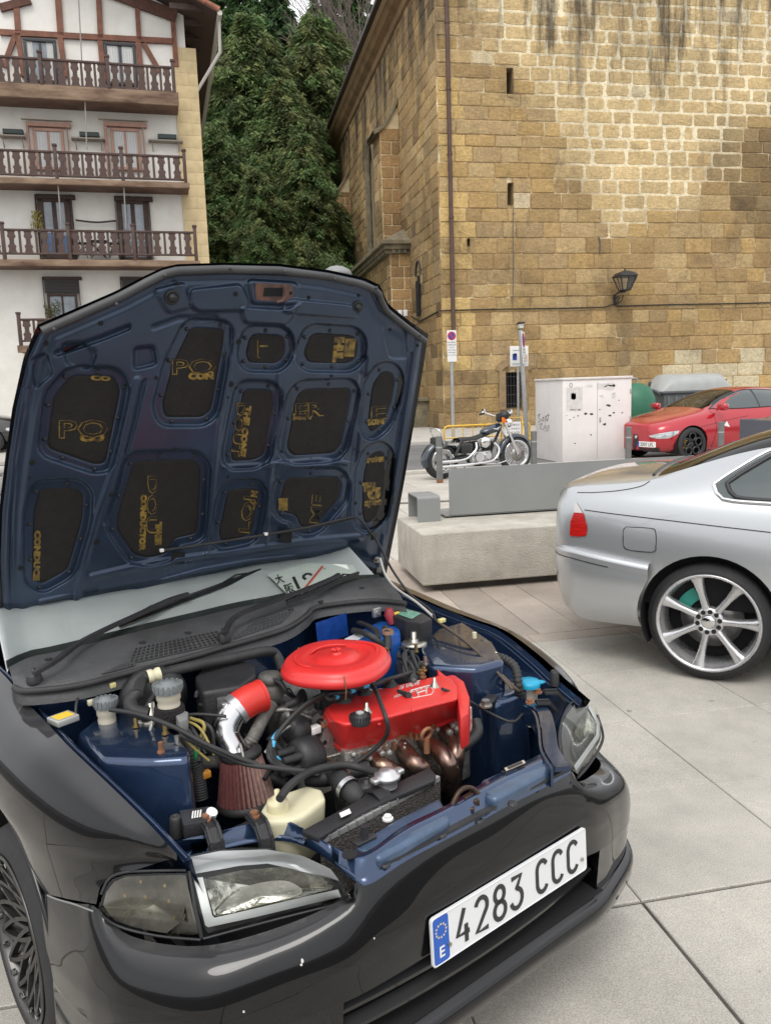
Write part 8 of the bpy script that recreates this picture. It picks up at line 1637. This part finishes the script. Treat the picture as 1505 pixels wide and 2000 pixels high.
# exhaust manifold: four heat-tinted runners with flanges
for k, (sx, sy, mid, end) in enumerate((((738, 1490), 0, [(752, 1500), (768, 1510)], (775, 1530)), ((792, 1470), 0, [(810, 1492), (828, 1505)], (838, 1520)), ((836, 1452), 0, [(862, 1472), (880, 1500)], (880, 1535)), ((872, 1432), 0, [(890, 1455), (888, 1485)], (886, 1515)))):
    z0 = .672; s0 = K(*sx, z=z0) if False else K(sx[0], sx[1], z=z0); P = [s0+np.array([-.03, 0, .012]), s0, K(*mid[0], z=.668), K(*mid[1], z=.640), K(*end, z=.56), K(end[0]+2, end[1]+15, z=.44)]
    o = hose('exhaust_runner', P, .0235, M_head, E_, 36); m = MB(); m.lathe(s0+np.array([-.032, 0, .012]), s0+np.array([.05, 0, -.01]), [(.032, 0), (.034, .008), (.024, .010)], 18); m.build('runner_flange', M_rust, o)
    bolt(s0+np.array([-.012, .028, .03]), .006, .014, M_rust, o); bolt(s0+np.array([-.012, -.03, .02]), .006, .014, M_rust, o)
c = K(832, 1434, z=.735); m = MB(); m.tube([c+np.array([.004*math.sin(t), .016*math.cos(t), .016*math.sin(t)]) for t in np.linspace(0, 6.283, 18)], .0055, 7); m.cyl(c-np.array([0, 0, .05]), c-np.array([0, 0, .016]), .008, n=8); m.build('engine_hoist_ring', mat('rusty_ring', (.30, .15, .08), .6, metal=.4), E_)
pxprism('gearbox_lump', [(676, 1478), (735, 1462), (760, 1490), (730, 1520), (690, 1515)], .655, .45, M_cast, E_, 1.1, .012)
m = MB()
for k in range(26):
    px = random.uniform(690, 900); py = lerp(1475, 1410, (px-690)/210)+random.uniform(-10, 18); m.ball(K(px, py, z=.69+random.uniform(-.01, .015)), random.uniform(.005, .011), n=8, m=6)
m.build('head_castings', M_cast, E_)['kind'] = 'stuff'
# air cleaner pancake
c0 = K(657, 1289, z=.905); ea = K(757, 1295, z=.905)-c0; eb_ = K(642, 1329, z=.905)-c0; Ra = np.linalg.norm(ea); ue = ea/Ra; ve = np.cross((0, 0, 1), ue); Rb = abs(eb_@ve)*1.03
def oval(f, z, p=2.35): return [c0+ue*(Ra*f*np.sign(math.cos(t))*abs(math.cos(t))**(2/p))+ve*(Rb*f*np.sign(math.sin(t))*abs(math.sin(t))**(2/p))+np.array([0, 0, z]) for t in np.linspace(0, 2*math.pi, 57)]
m = MB(); m.grid([oval(.95, -.026), oval(.99, -.022), oval(1.0, -.014), oval(.99, -.006), oval(.965, -.003), oval(.95, .0), oval(.93, .008), oval(.88, .013), oval(.80, .014), oval(.66, .0145), oval(.60, .0145), oval(.57, .010), oval(.40, .009), oval(.36, .0165), oval(.10, .0175), oval(.001, .0175)]); pan = m.build('air_cleaner', M_redc, E_)
m = MB(); m.grid([oval(.95, -.026), oval(.60, -.030), oval(.34, -.04), oval(.30, -.12)]); m.build('cleaner_base', M_plas, pan)
m = MB()
for f, t0, t1 in ((.74, .3, 1.35), (.74, 3.4, 4.6), (.50, 1.6, 3.2)):
    q = oval(f, .0165); n0, n1 = int(t0/6.283*56), int(t1/6.283*56); m.tube([p for p in q[n0:n1+1]], .0035, 5)
m.build('cleaner_rib', M_redc, pan); c = c0+np.array([0, 0, .017]); m = MB(); m.lathe(c, c+np.array([0, 0, 1]), [(.014, 0), (.012, .005), (.005, .005), (.005, .012), (0, .013)], 12)
for k in range(3): m.box(c+np.array([0, 0, .012]), (.026, .006, .006), bev=.002, rz=k*1.05)
m.build('wing_nut', M_redc, pan); m = MB()
for f in (.75, 2.9, 5.2): p = oval(1.0, -.02)[int(f/6.283*56)]; m.tube(spl([p+np.array([0, 0, -.03]), p+np.array([.004, 0, -.005]), p+np.array([0, 0, .022]), p+(c0-p)*.06+np.array([0, 0, .026])], 10), .0018, 5)
m.build('spring_clip', M_rust, pan)
# intake: red coupler, chrome elbow, cone filter
ep = [K(512, 1358, z=.845), K(484, 1370, z=.840), K(454, 1394, z=.820), K(440, 1432, z=.780), K(454, 1466, z=.742), K(464, 1490, z=.718)]
P = spl(ep, 30); P2 = spl(ep, 80); m = MB(); m.tube(P2[18:], .036, 22, caps=False); m.build('intake_elbow', mat('brushed_steel_pipe', (.62, .62, .63), .2, metal=1.0), E_); m = MB(); m.tube(P[:11], .040, 22); m.tube([P[0], P[1]], .042, 22); rc_ = m.build('silicone_coupler', M_redr, E_)
m = MB(); m.tube([P[9], P[10], P[11]], .0415, 22); m.build('hose_clamp', M_alu, rc_); m = MB(); m.box(P[10]+np.array([0, -.03, .02]), (.014, .02, .012), bev=.002); m.build('clamp_screw', M_alu, rc_)
fa = K(470, 1470, z=.742); fb_ = K(482, 1566, z=.618); fdir = (fb_-fa)/np.linalg.norm(fb_-fa); Lc = np.linalg.norm(fb_-fa); m = MB(); u = np.cross(fdir, (0, 0, 1)); u /= np.linalg.norm(u); v = np.cross(fdir, u); rows = []; NP = 34
for t in (0, .33, .66, 1):
    r = lerp(.050, .070, t); rows.append([fa+fdir*(Lc*(.08+.84*t))+(u*math.cos(2*math.pi*k/(2*NP))+v*math.sin(2*math.pi*k/(2*NP)))*(r*(1.0 if k % 2 else .85)) for k in range(2*NP+1)])
for k in range(2*NP): m.grid([[r[k], r[k+1]] for r in rows], mi=k % 2, smooth=False)
cone = m.build('cone_filter', [mat('oiled_cotton', (.15, .045, .045), .8, var=.25, vscale=90), mat('dusty_cotton', (.34, .21, .18), .85, var=.25, vscale=90)], E_); m = MB()
m.lathe(fa-fdir*.012, fb_, [(.030, 0), (.050, .006), (.052, .014), (.048, .022)], 40); m.build('filter_neck', M_rub, cone); m = MB(); m.lathe(fa+fdir*(Lc*.90), fa+fdir*(Lc+.2), [(.070, 0), (.075, .006), (.075, .016), (.062, .024), (.040, .020), (.014, .024), (0, .025)], 44); m.build('filter_cap', M_rub, cone)
# heater / vacuum / radiator hoses, looms
hose('heater_hose', [K(270, 1352, z=.90), K(255, 1370, z=.885), K(262, 1388, z=.87), K(290, 1395, z=.86)], .017, M_rub, E_); hose('heater_hose', [K(268, 1356, z=.90), K(278, 1330, z=.905), K(300, 1320, z=.91), K(330, 1312, z=.905), K(390, 1298, z=.90), K(450, 1286, z=.895), K(520, 1272, z=.89), K(540, 1280, z=.87), K(552, 1310, z=.84)], .014, M_rub, E_, 60)
c = K(303, 1319, z=.912); m = MB(); m.lathe(c-np.array([0, .02, 0]), c+np.array([.01, .05, .005]), [(.016, 0), (.018, .004), (.018, .012), (.014, .016), (.018, .024), (.018, .032)], 18); m.build('hose_connector', M_cream, E_)
hose('radiator_hose', [K(655, 1506, z=.70), K(668, 1530, z=.70), K(690, 1550, z=.69), K(700, 1560, z=.68)], .026, M_rub, E_); m = MB(); c = K(678, 1540, z=.70); d = K(690, 1550, z=.69)-K(668, 1530, z=.70); m.lathe(c-d*.15, c+d, [(.0285, 0), (.0285, .012)], 24); m.build('hose_clamp', M_alu, E_)
hose('overflow_hose', [K(546, 1560, z=.755), K(570, 1530, z=.755), K(612, 1505, z=.745), K(668, 1494, z=.735), K(705, 1500, z=.725), K(740, 1510, z=.73)], .009, M_rub, E_, 50); hose('vacuum_hose', [K(350, 1435, z=.85), K(420, 1468, z=.80), K(480, 1492, z=.775), K(540, 1500, z=.76), K(610, 1508, z=.74)], .006, M_rub, E_, 50)
hose('throttle_cable', [K(215, 1386, z=.885), K(270, 1395, z=.88), K(340, 1420, z=.865), K(400, 1452, z=.83), K(460, 1478, z=.795), K(505, 1494, z=.77)], .0055, M_rub, E_, 50); hose('main_loom', [K(355, 1430, z=.80), K(375, 1470, z=.77), K(385, 1510, z=.72), K(392, 1560, z=.66)], .018, M_rub, E_, 40, .06)
hose('corrugated_duct', [K(530, 1378, z=.80), K(515, 1400, z=.79), K(495, 1440, z=.76), K(486, 1455, z=.74)], .016, mat('grey_tape_duct', (.17, .16, .145), .7, var=.3, vscale=40), E_, 40, .10); hose('corrugated_duct', [K(392, 1492, z=.70), K(420, 1488, z=.70), K(445, 1490, z=.69)], .016, MATS['grey_tape_duct'], E_, 30, .10)
m = MB(); c = K(402, 1512, z=.715); m.box(c, (.018, .022, .018), bev=.004); m.build('orange_plug', mat('orange_plug', (.62, .26, .03), .5), E_); m = MB(); m.box(K(385, 1474, z=.79), (.012, .012, .02), bev=.002); m.build('green_plug', mat('green_plug', (.02, .32, .10), .5), E_)
abx = pxprism('black_housing', [(380, 1320), (398, 1300), (470, 1288), (498, 1298), (500, 1316), (470, 1340), (395, 1352)], .875, .68, M_plas, E_, 1.0, .012, 3); pxprism('connector_block', [(420, 1352), (432, 1338), (456, 1336), (462, 1350), (440, 1366), (424, 1366)], .855, .80, mat('grey_plug', (.085, .085, .085), .55), E_, 1.0, .004)
c = K(527, 1322, z=.855); m = MB(); m.lathe(c-np.array([0, 0, .05]), c+np.array([0, 0, 1]), [(.036, 0), (.036, .03), (.030, .034), (.034, .038), (.034, .050), (.026, .060), (.010, .062), (0, .062)], 26); m.build('egr_valve', mat('weathered_alloy', (.13, .125, .115), .6, metal=.4, var=.4, vscale=40), E_)
pxprism('intake_plenum', [(510, 1330), (560, 1318), (640, 1345), (640, 1375), (560, 1395), (520, 1370)], .775, .60, M_cast, E_, 1.0, .014, 3); pxprism('manifold_block', [(770, 1290), (800, 1280), (830, 1305), (815, 1325), (780, 1320)], .79, .60, M_plas, E_, 1.0, .012)
for k in range(9):
    a = K(random.uniform(770, 810), random.uniform(1262, 1285), z=.83); b = K(random.uniform(790, 825), random.uniform(1300, 1330), z=.80); hose('sensor_wire', [a, lerp(a, b, .5)+np.array([random.uniform(-.03, .03), random.uniform(-.02, .02), random.uniform(0, .03)]), b], random.uniform(.0025, .006), M_rub, E_, 16)
for k in range(7):
    a = K(random.uniform(345, 380), random.uniform(1400, 1440), z=.84); b = K(random.uniform(370, 420), random.uniform(1440, 1490), z=.78); hose('sensor_wire', [a, lerp(a, b, .5)+np.array([random.uniform(-.02, .03), random.uniform(-.02, .02), random.uniform(0, .03)]), b], random.uniform(.002, .005), mat('yellow_wire', (.30, .24, .07), .6) if k % 3 == 0 else M_rub, E_, 16)
pxprism('grey_connector', [(340, 1392), (352, 1384), (368, 1390), (366, 1404), (350, 1410)], .86, .83, mat('mid_grey_plug', (.20, .20, .20), .55), E_, 1.0, .004)
hose('side_loom', [K(240, 1548, z=.70), K(275, 1556, z=.69), K(300, 1570, z=.68)], .010, M_rub, E_, 20, .1); hose('lamp_wire', [K(300, 1570, z=.68), K(325, 1580, z=.68), K(345, 1572, z=.69)], .005, mat('orange_wire', (.55, .22, .03), .5), E_, 14); m = MB(); c = K(350, 1569, z=.695); m.box(c, (.012, .028, .012), bev=.003, rz=.5); m.build('wire_plug', M_white, E_); c = K(306, 1571, z=.69); m = MB(); m.lathe(c, c+np.array([0, 1, 0]), [(.011, 0), (.011, .016)], 14); m.build('wire_grommet', MATS['mid_grey_plug'], E_)
wb_ = pxprism('lamp_relay_box', [(350, 1582), (410, 1574), (404, 1602), (358, 1612)], .725, .69, M_plas, E_, 1.0, .003); m = MB()
for k in range(4): a = [K(x+5*k, y-k*.8, z=.7262) for x, y in ((376, 1584), (379, 1583.5), (377, 1598), (374, 1598.5))]; m.add(a, [(0, 1, 2, 3)])
m.build('relay_print', M_white, wb_); c = K(408, 1600, z=.71); m = MB(); m.cyl(c, c+np.array([.01, .004, .02]), .012, n=16); m.build('white_cap', M_white, E_)
hose('hidden_hose', [K(400, 1440, z=.72), K(430, 1475, z=.70), K(500, 1510, z=.66), K(560, 1530, z=.64)], .014, M_rub, E_); hose('lower_hose', [K(600, 1520, z=.66), K(640, 1520, z=.665), K(690, 1505, z=.67), K(720, 1500, z=.67)], .02, M_rub, E_)
hose('washer_pipe', [K(520, 1320, z=.86), K(548, 1335, z=.85), K(560, 1352, z=.83), K(575, 1362, z=.80)], .006, M_rub, E_); c = K(505, 1370, z=.0) if False else None
for k, (px, py) in enumerate(((590, 1352), (622, 1362), (648, 1356))): c = K(px, py, z=.80); m = MB(); m.lathe(c-np.array([0, 0, .03]), c+np.array([0, 0, 1]), [(.012, 0), (.014, .02), (.010, .03), (0, .031)], 14); m.build('vacuum_port', M_plas, E_)
hose('fuel_hose', [K(590, 1352, z=.82), K(580, 1368, z=.82), K(560, 1378, z=.81)], .010, M_rub, E_)
for px, py, z, col in ((178, 1372, .87, M_cream), (158, 1350, .89, M_cream), (220, 1338, .895, MATS['pale_yellow_clip'])): m = MB(); m.box(K(px, py, z=z), (.014, .016, .014), bev=.003); m.build('loom_plug', col, E_)
hose('bulkhead_wire', [K(158, 1352, z=.89), K(150, 1372, z=.88), K(148, 1395, z=.86)], .0035, M_rub, E_); hose('bulkhead_wire', [K(160, 1350, z=.89), K(190, 1352, z=.885), K(210, 1345, z=.885)], .003, M_rub, E_)
m = MB(); c = K(300, 1368, z=.84); m.lathe(c-np.array([.03, 0, 0]), c+np.array([.1, 0, 0]), [(.01, 0), (.085, .01), (.09, .04), (.06, .06), (.02, .065)], 30); m.build('brake_servo', M_plas, E_)

# smaller clutter low in the bay: pipes, plugs and clips between the larger units
cr = random.Random(11)
for k in range(34):
    zone = cr.choice(((385, 500, 1370, 1480, .74), (500, 640, 1350, 1440, .77), (560, 700, 1470, 1530, .69), (640, 800, 1310, 1360, .80), (880, 1000, 1380, 1470, .60), (300, 420, 1330, 1400, .84)))
    x0, x1, y0, y1, z = zone; a = K(cr.uniform(x0, x1), cr.uniform(y0, y1), z=z); d = np.array([cr.uniform(-.10, .10), cr.uniform(-.14, .14), cr.uniform(-.04, .02)])
    hose('small_pipe', [a, a+d*.5+np.array([0, 0, cr.uniform(-.01, .04)]), a+d], cr.choice((.003, .004, .006, .009)), cr.choice((M_rub, M_rub, M_plas, M_cast)), E_, 16)
for k in range(22):
    x0, x1, y0, y1, z = cr.choice(((385, 500, 1370, 1480, .75), (540, 640, 1380, 1440, .765), (600, 740, 1470, 1520, .69), (780, 830, 1290, 1330, .81))); p = K(cr.uniform(x0, x1), cr.uniform(y0, y1), z=z); m = MB()
    if k % 2: m.box(p, (cr.uniform(.012, .03), cr.uniform(.012, .03), cr.uniform(.01, .025)), bev=.003, rz=cr.uniform(0, 3)); m.build('plug_housing', cr.choice((M_plas, MATS['grey_plug'], M_plas)), E_)
    else: bolt(p, .006, .01, cr.choice((M_steel, M_rust, M_brass)))
# ================================================================== motorcycle
M_bbl = mat('bike_blue', (.012, .022, .035), .22, coat=1.0); M_seat = mat('black_vinyl', (.016, .016, .017), .45); M_chr = MATS['chrome']
yb = math.radians(17); rc = gz(862, 935); BK_ = Rig('motorcycle', (rc[0], rc[1], 0), yb); bk = BK_.e; bk.scale = (1.08, 1.08, 1.0); tag(bk, 'dark blue and chrome cruiser motorcycle parked behind the concrete bench', 'motorcycle')
WB = 1.50; Rw, Rf = .315, .335
def bwheel(cx, R, r, w_, parent, y=0.0, rz=0.0):
    m = MB(); m.lathe((cx, y+w_/2, R), (cx, y-w_/2, R), [(r, 0), (r+.02, -.004), (R-.025, .006), (R, w_*.3), (R, w_*.7), (R-.025, w_-.006), (r+.02, w_+.004), (r, w_)], 40); t = m.build('wheel', M_tyre, parent)
    m = MB(); m.lathe((cx, y+w_/2, R), (cx, y-w_/2, R), [(r+.004, .0), (r+.012, -.006), (r-.018, .01), (r-.022, w_*.5), (r-.018, w_-.01), (r+.012, w_+.006), (r+.004, w_)], 40); m.build('rim', M_chr, t)
    m = MB()
    for k in range(20): a = 2*math.pi*k/20; m.cyl((cx+.04*math.cos(a+.5), y+(.03 if k % 2 else -.03), R+.04*math.sin(a+.5)), (cx+r*math.cos(a), y, R+r*math.sin(a)), .003, n=4)
    m.cyl((cx, y-.06, R), (cx, y+.06, R), .045, n=16); m.build('spokes', M_chr, t)['kind'] = 'stuff'
    m = MB(); m.lathe((cx, y-.075, R), (cx, y-.02, R), [(.03, 0), (.13, 0), (.13, .006), (.03, .006)], 28); m.build('brake_disc', M_disc, t); return t
bwheel(0, Rw, .205, .13, bk); bwheel(WB, Rf, .245, .09, bk)
def fender(name, cx, R, a0, a1, w_, m_):
    m = MB(); rows = []
    for a in np.linspace(math.radians(a0), math.radians(a1), 22): rows.append([(cx+(R+dr)*math.cos(a), y, R0+(R+dr)*math.sin(a)) for y, dr in ((-w_/2, -.045), (-w_*.46, 0), (0, .018), (w_*.46, 0), (w_/2, -.045))])
    m.grid(rows); return m.build(name, m_, bk)
R0 = Rw; fender('rear_fender', 0, Rw+.03, 25, 195, .17, M_bbl); R0 = Rf; fender('front_fender', WB, Rf+.025, 40, 175, .12, M_bbl)
m = MB(); rows = []
for x, w_, zt, zb in ((.78, .05, .80, .74), (.86, .11, .86, .73), (1.0, .135, .91, .73), (1.12, .12, .93, .76), (1.22, .06, .92, .82)):
    rows.append([(x, 0, zb), (x, -w_*.8, zb+.02), (x, -w_, lerp(zb, zt, .5)), (x, -w_*.6, zt-.015), (x, 0, zt), (x, w_*.6, zt-.015), (x, w_, lerp(zb, zt, .5)), (x, w_*.8, zb+.02), (x, 0, zb)])
m.grid(rows); m.add(rows[0][:-1], [tuple(range(8))]); m.add(rows[-1][:-1], [tuple(range(8))]); tk = m.build('fuel_tank', M_bbl, bk, weld=True, sub=2)
m = MB(); P = [(1.02, -.137, .83), (1.05, -.135, .85), (1.12, -.122, .865), (1.05, -.138, .835), (1.06, -.137, .815), (.99, -.139, .82), (.93, -.133, .84)]; m.add(P, [tuple(range(7))]); m.build('tank_emblem', M_white, tk)
m = MB(); rows = []
for x, w_, zt in ((.30, .10, .70), (.42, .13, .715), (.58, .12, .70), (.70, .09, .72), (.80, .06, .76)): rows.append([(x, -w_, zt-.06), (x, -w_, zt-.015), (x, -w_*.5, zt), (x, w_*.5, zt), (x, w_, zt-.015), (x, w_, zt-.06)])
m.grid(rows); m.build('seat', M_seat, bk, sub=1)
m = MB(); 
for s_ in (-1, 1): m.tube(spl([(0, s_*.1, Rw), (.35, s_*.1, .36), (.55, s_*.1, .38)], 8), .02, 8); m.tube([(.2, s_*.12, .40), (.33, s_*.12, .66)], .028, 10)
m.tube(spl([(.30, 0, .64), (.8, 0, .70), (1.2, 0, .84)], 10), .03, 8); m.tube(spl([(1.2, 0, .84), (1.0, 0, .45), (.95, 0, .22), (.6, 0, .20), (.45, 0, .4)], 14), .024, 8); m.build('frame', M_plas, bk)
# V-twin: crankcase, two finned cylinders, air cleaner
m = MB(); m.box((.74, 0, .34), (.42, .22, .22), bev=.06); m.cyl((.66, -.16, .34), (.66, -.10, .34), .085, n=24); m.cyl((.84, -.15, .36), (.84, -.10, .36), .06, n=24); m.build('crankcase', M_alu, bk)
for x, a in ((.70, -.38), (.88, .38)):
    d = np.array([math.sin(a), 0, math.cos(a)]); c = np.array([x-.02, 0, .44]); m = MB(); m.cyl(c, c+d*.20, .055, n=16)
    for k in range(7): m.cyl(c+d*(.03+.025*k), c+d*(.042+.025*k), .088, n=18)
    o = m.build('cylinder', M_plas, bk); m = MB(); q = c+d*.23; m.box(q, (.16, .15, .07), bev=.025); m.build('rocker_box', M_alu, o)
m = MB(); m.lathe((.80, -.06, .60), (.80, -.2, .60), [(.06, 0), (.095, .04), (.10, .07), (.085, .085), (.03, .09), (0, .09)], 28); m.build('air_cleaner', M_chr, bk)
for pts in ([(.62, -.1, .60), (.60, -.14, .50), (.52, -.15, .42), (.40, -.15, .34), (.18, -.15, .31), (-.20, -.15, .31)], [(.98, -.1, .58), (1.06, -.13, .48), (1.02, -.15, .35), (.9, -.15, .26), (.60, -.15, .235), (.3, -.16, .225), (-.10, -.16, .225)]):
    m = MB(); q = spl(pts, 36); m.tube(q, .03, 12, rad=[.022 if i < 20 else .032 for i in range(36)]); m.build('exhaust_pipe', M_chr, bk)
m = MB(); m.box((.42, -.08, .52), (.24, .14, .20), bev=.05); m.build('oil_tank', M_seat, bk)
# fork, bars, lamps
for s_ in (-1, 1): m = MB(); m.cyl((WB, s_*.085, Rf), (1.36, s_*.085, .63), .028, n=12); m.cyl((1.36, s_*.085, .63), (1.20, s_*.085, .98), .021, n=12); m.build('fork_leg', M_chr, bk)
m = MB(); m.tube(spl([(1.08, -.40, 1.08), (1.12, -.32, 1.10), (1.20, -.12, 1.04), (1.20, .12, 1.04), (1.12, .32, 1.10), (1.08, .40, 1.08)], 24), .013, 8); hb_ = m.build('handlebar', M_chr, bk)
for s_ in (-1, 1):
    m = MB(); m.cyl((1.115, s_*.33, 1.10), (1.07, s_*.43, 1.075), .020, n=10); m.build('grip', M_rub, hb_); m = MB(); m.tube([(1.13, s_*.30, 1.1), (1.13, s_*.36, 1.13)], .006, 6); m.lathe((1.11, s_*.38, 1.13), (1.16, s_*.38, 1.13), [(.05, 0), (.055, .01), (.02, .03), (0, .032)], 16); m.build('mirror', M_chr, hb_)
m = MB(); m.lathe((1.26, 0, .93), (1.40, 0, .91), [(.02, 0), (.07, .03), (.085, .08), (.088, .12), (.07, .13), (0, .132)], 24); m.build('headlamp', M_chr, bk)
m = MB(); m.box((1.17, -.05, 1.02), (.10, .2, .16), bev=.05); m.ball((1.19, -.12, 1.06), .09, n=12, m=8); m.build('bar_bag', M_seat, bk); m = MB(); m.box((1.15, -.17, .98), (.09, .02, .10), bev=.008); m.build('orange_patch', mat('hi_vis_orange', (.75, .16, .01), .6), bk)
m = MB(); m.cyl((-.20, 0, .50), (-.27, 0, .50), .05, n=16); m.build('tail_light', M_lampred, bk); m = MB(); m.tube(spl([(-.02, -.14, .62), (-.06, -.14, .75), (-.12, -.12, .88), (-.12, .12, .88), (-.06, .14, .75), (-.02, .14, .62)], 20), .012, 8); m.build('sissy_bar', M_chr, bk)
m = MB(); m.box((-.10, -.02, .66), (.14, .2, .16), bev=.04); m.build('rear_bag', M_seat, bk); m = MB(); m.tube([(.6, .1, .25), (.55, .28, .015)], .012, 6); m.build('side_stand', M_plas, bk)
for s_ in (-1, 1): m = MB(); m.ribbon([(-.18, s_*.13, .52), (.05, s_*.13, .62), (.28, s_*.12, .60)], .05, .012, (0, 1, 0)); m.build('fender_strut', M_chr, bk)
m = MB(); m.box((1.02, -.19, .27), (.06, .12, .02), bev=.006); m.build('footpeg', M_rub, bk); m = MB(); m.tube([(.72, -.12, .22), (1.0, -.17, .2), (1.18, -.17, .24)], .012, 6); m.build('foot_control', M_chr, bk)
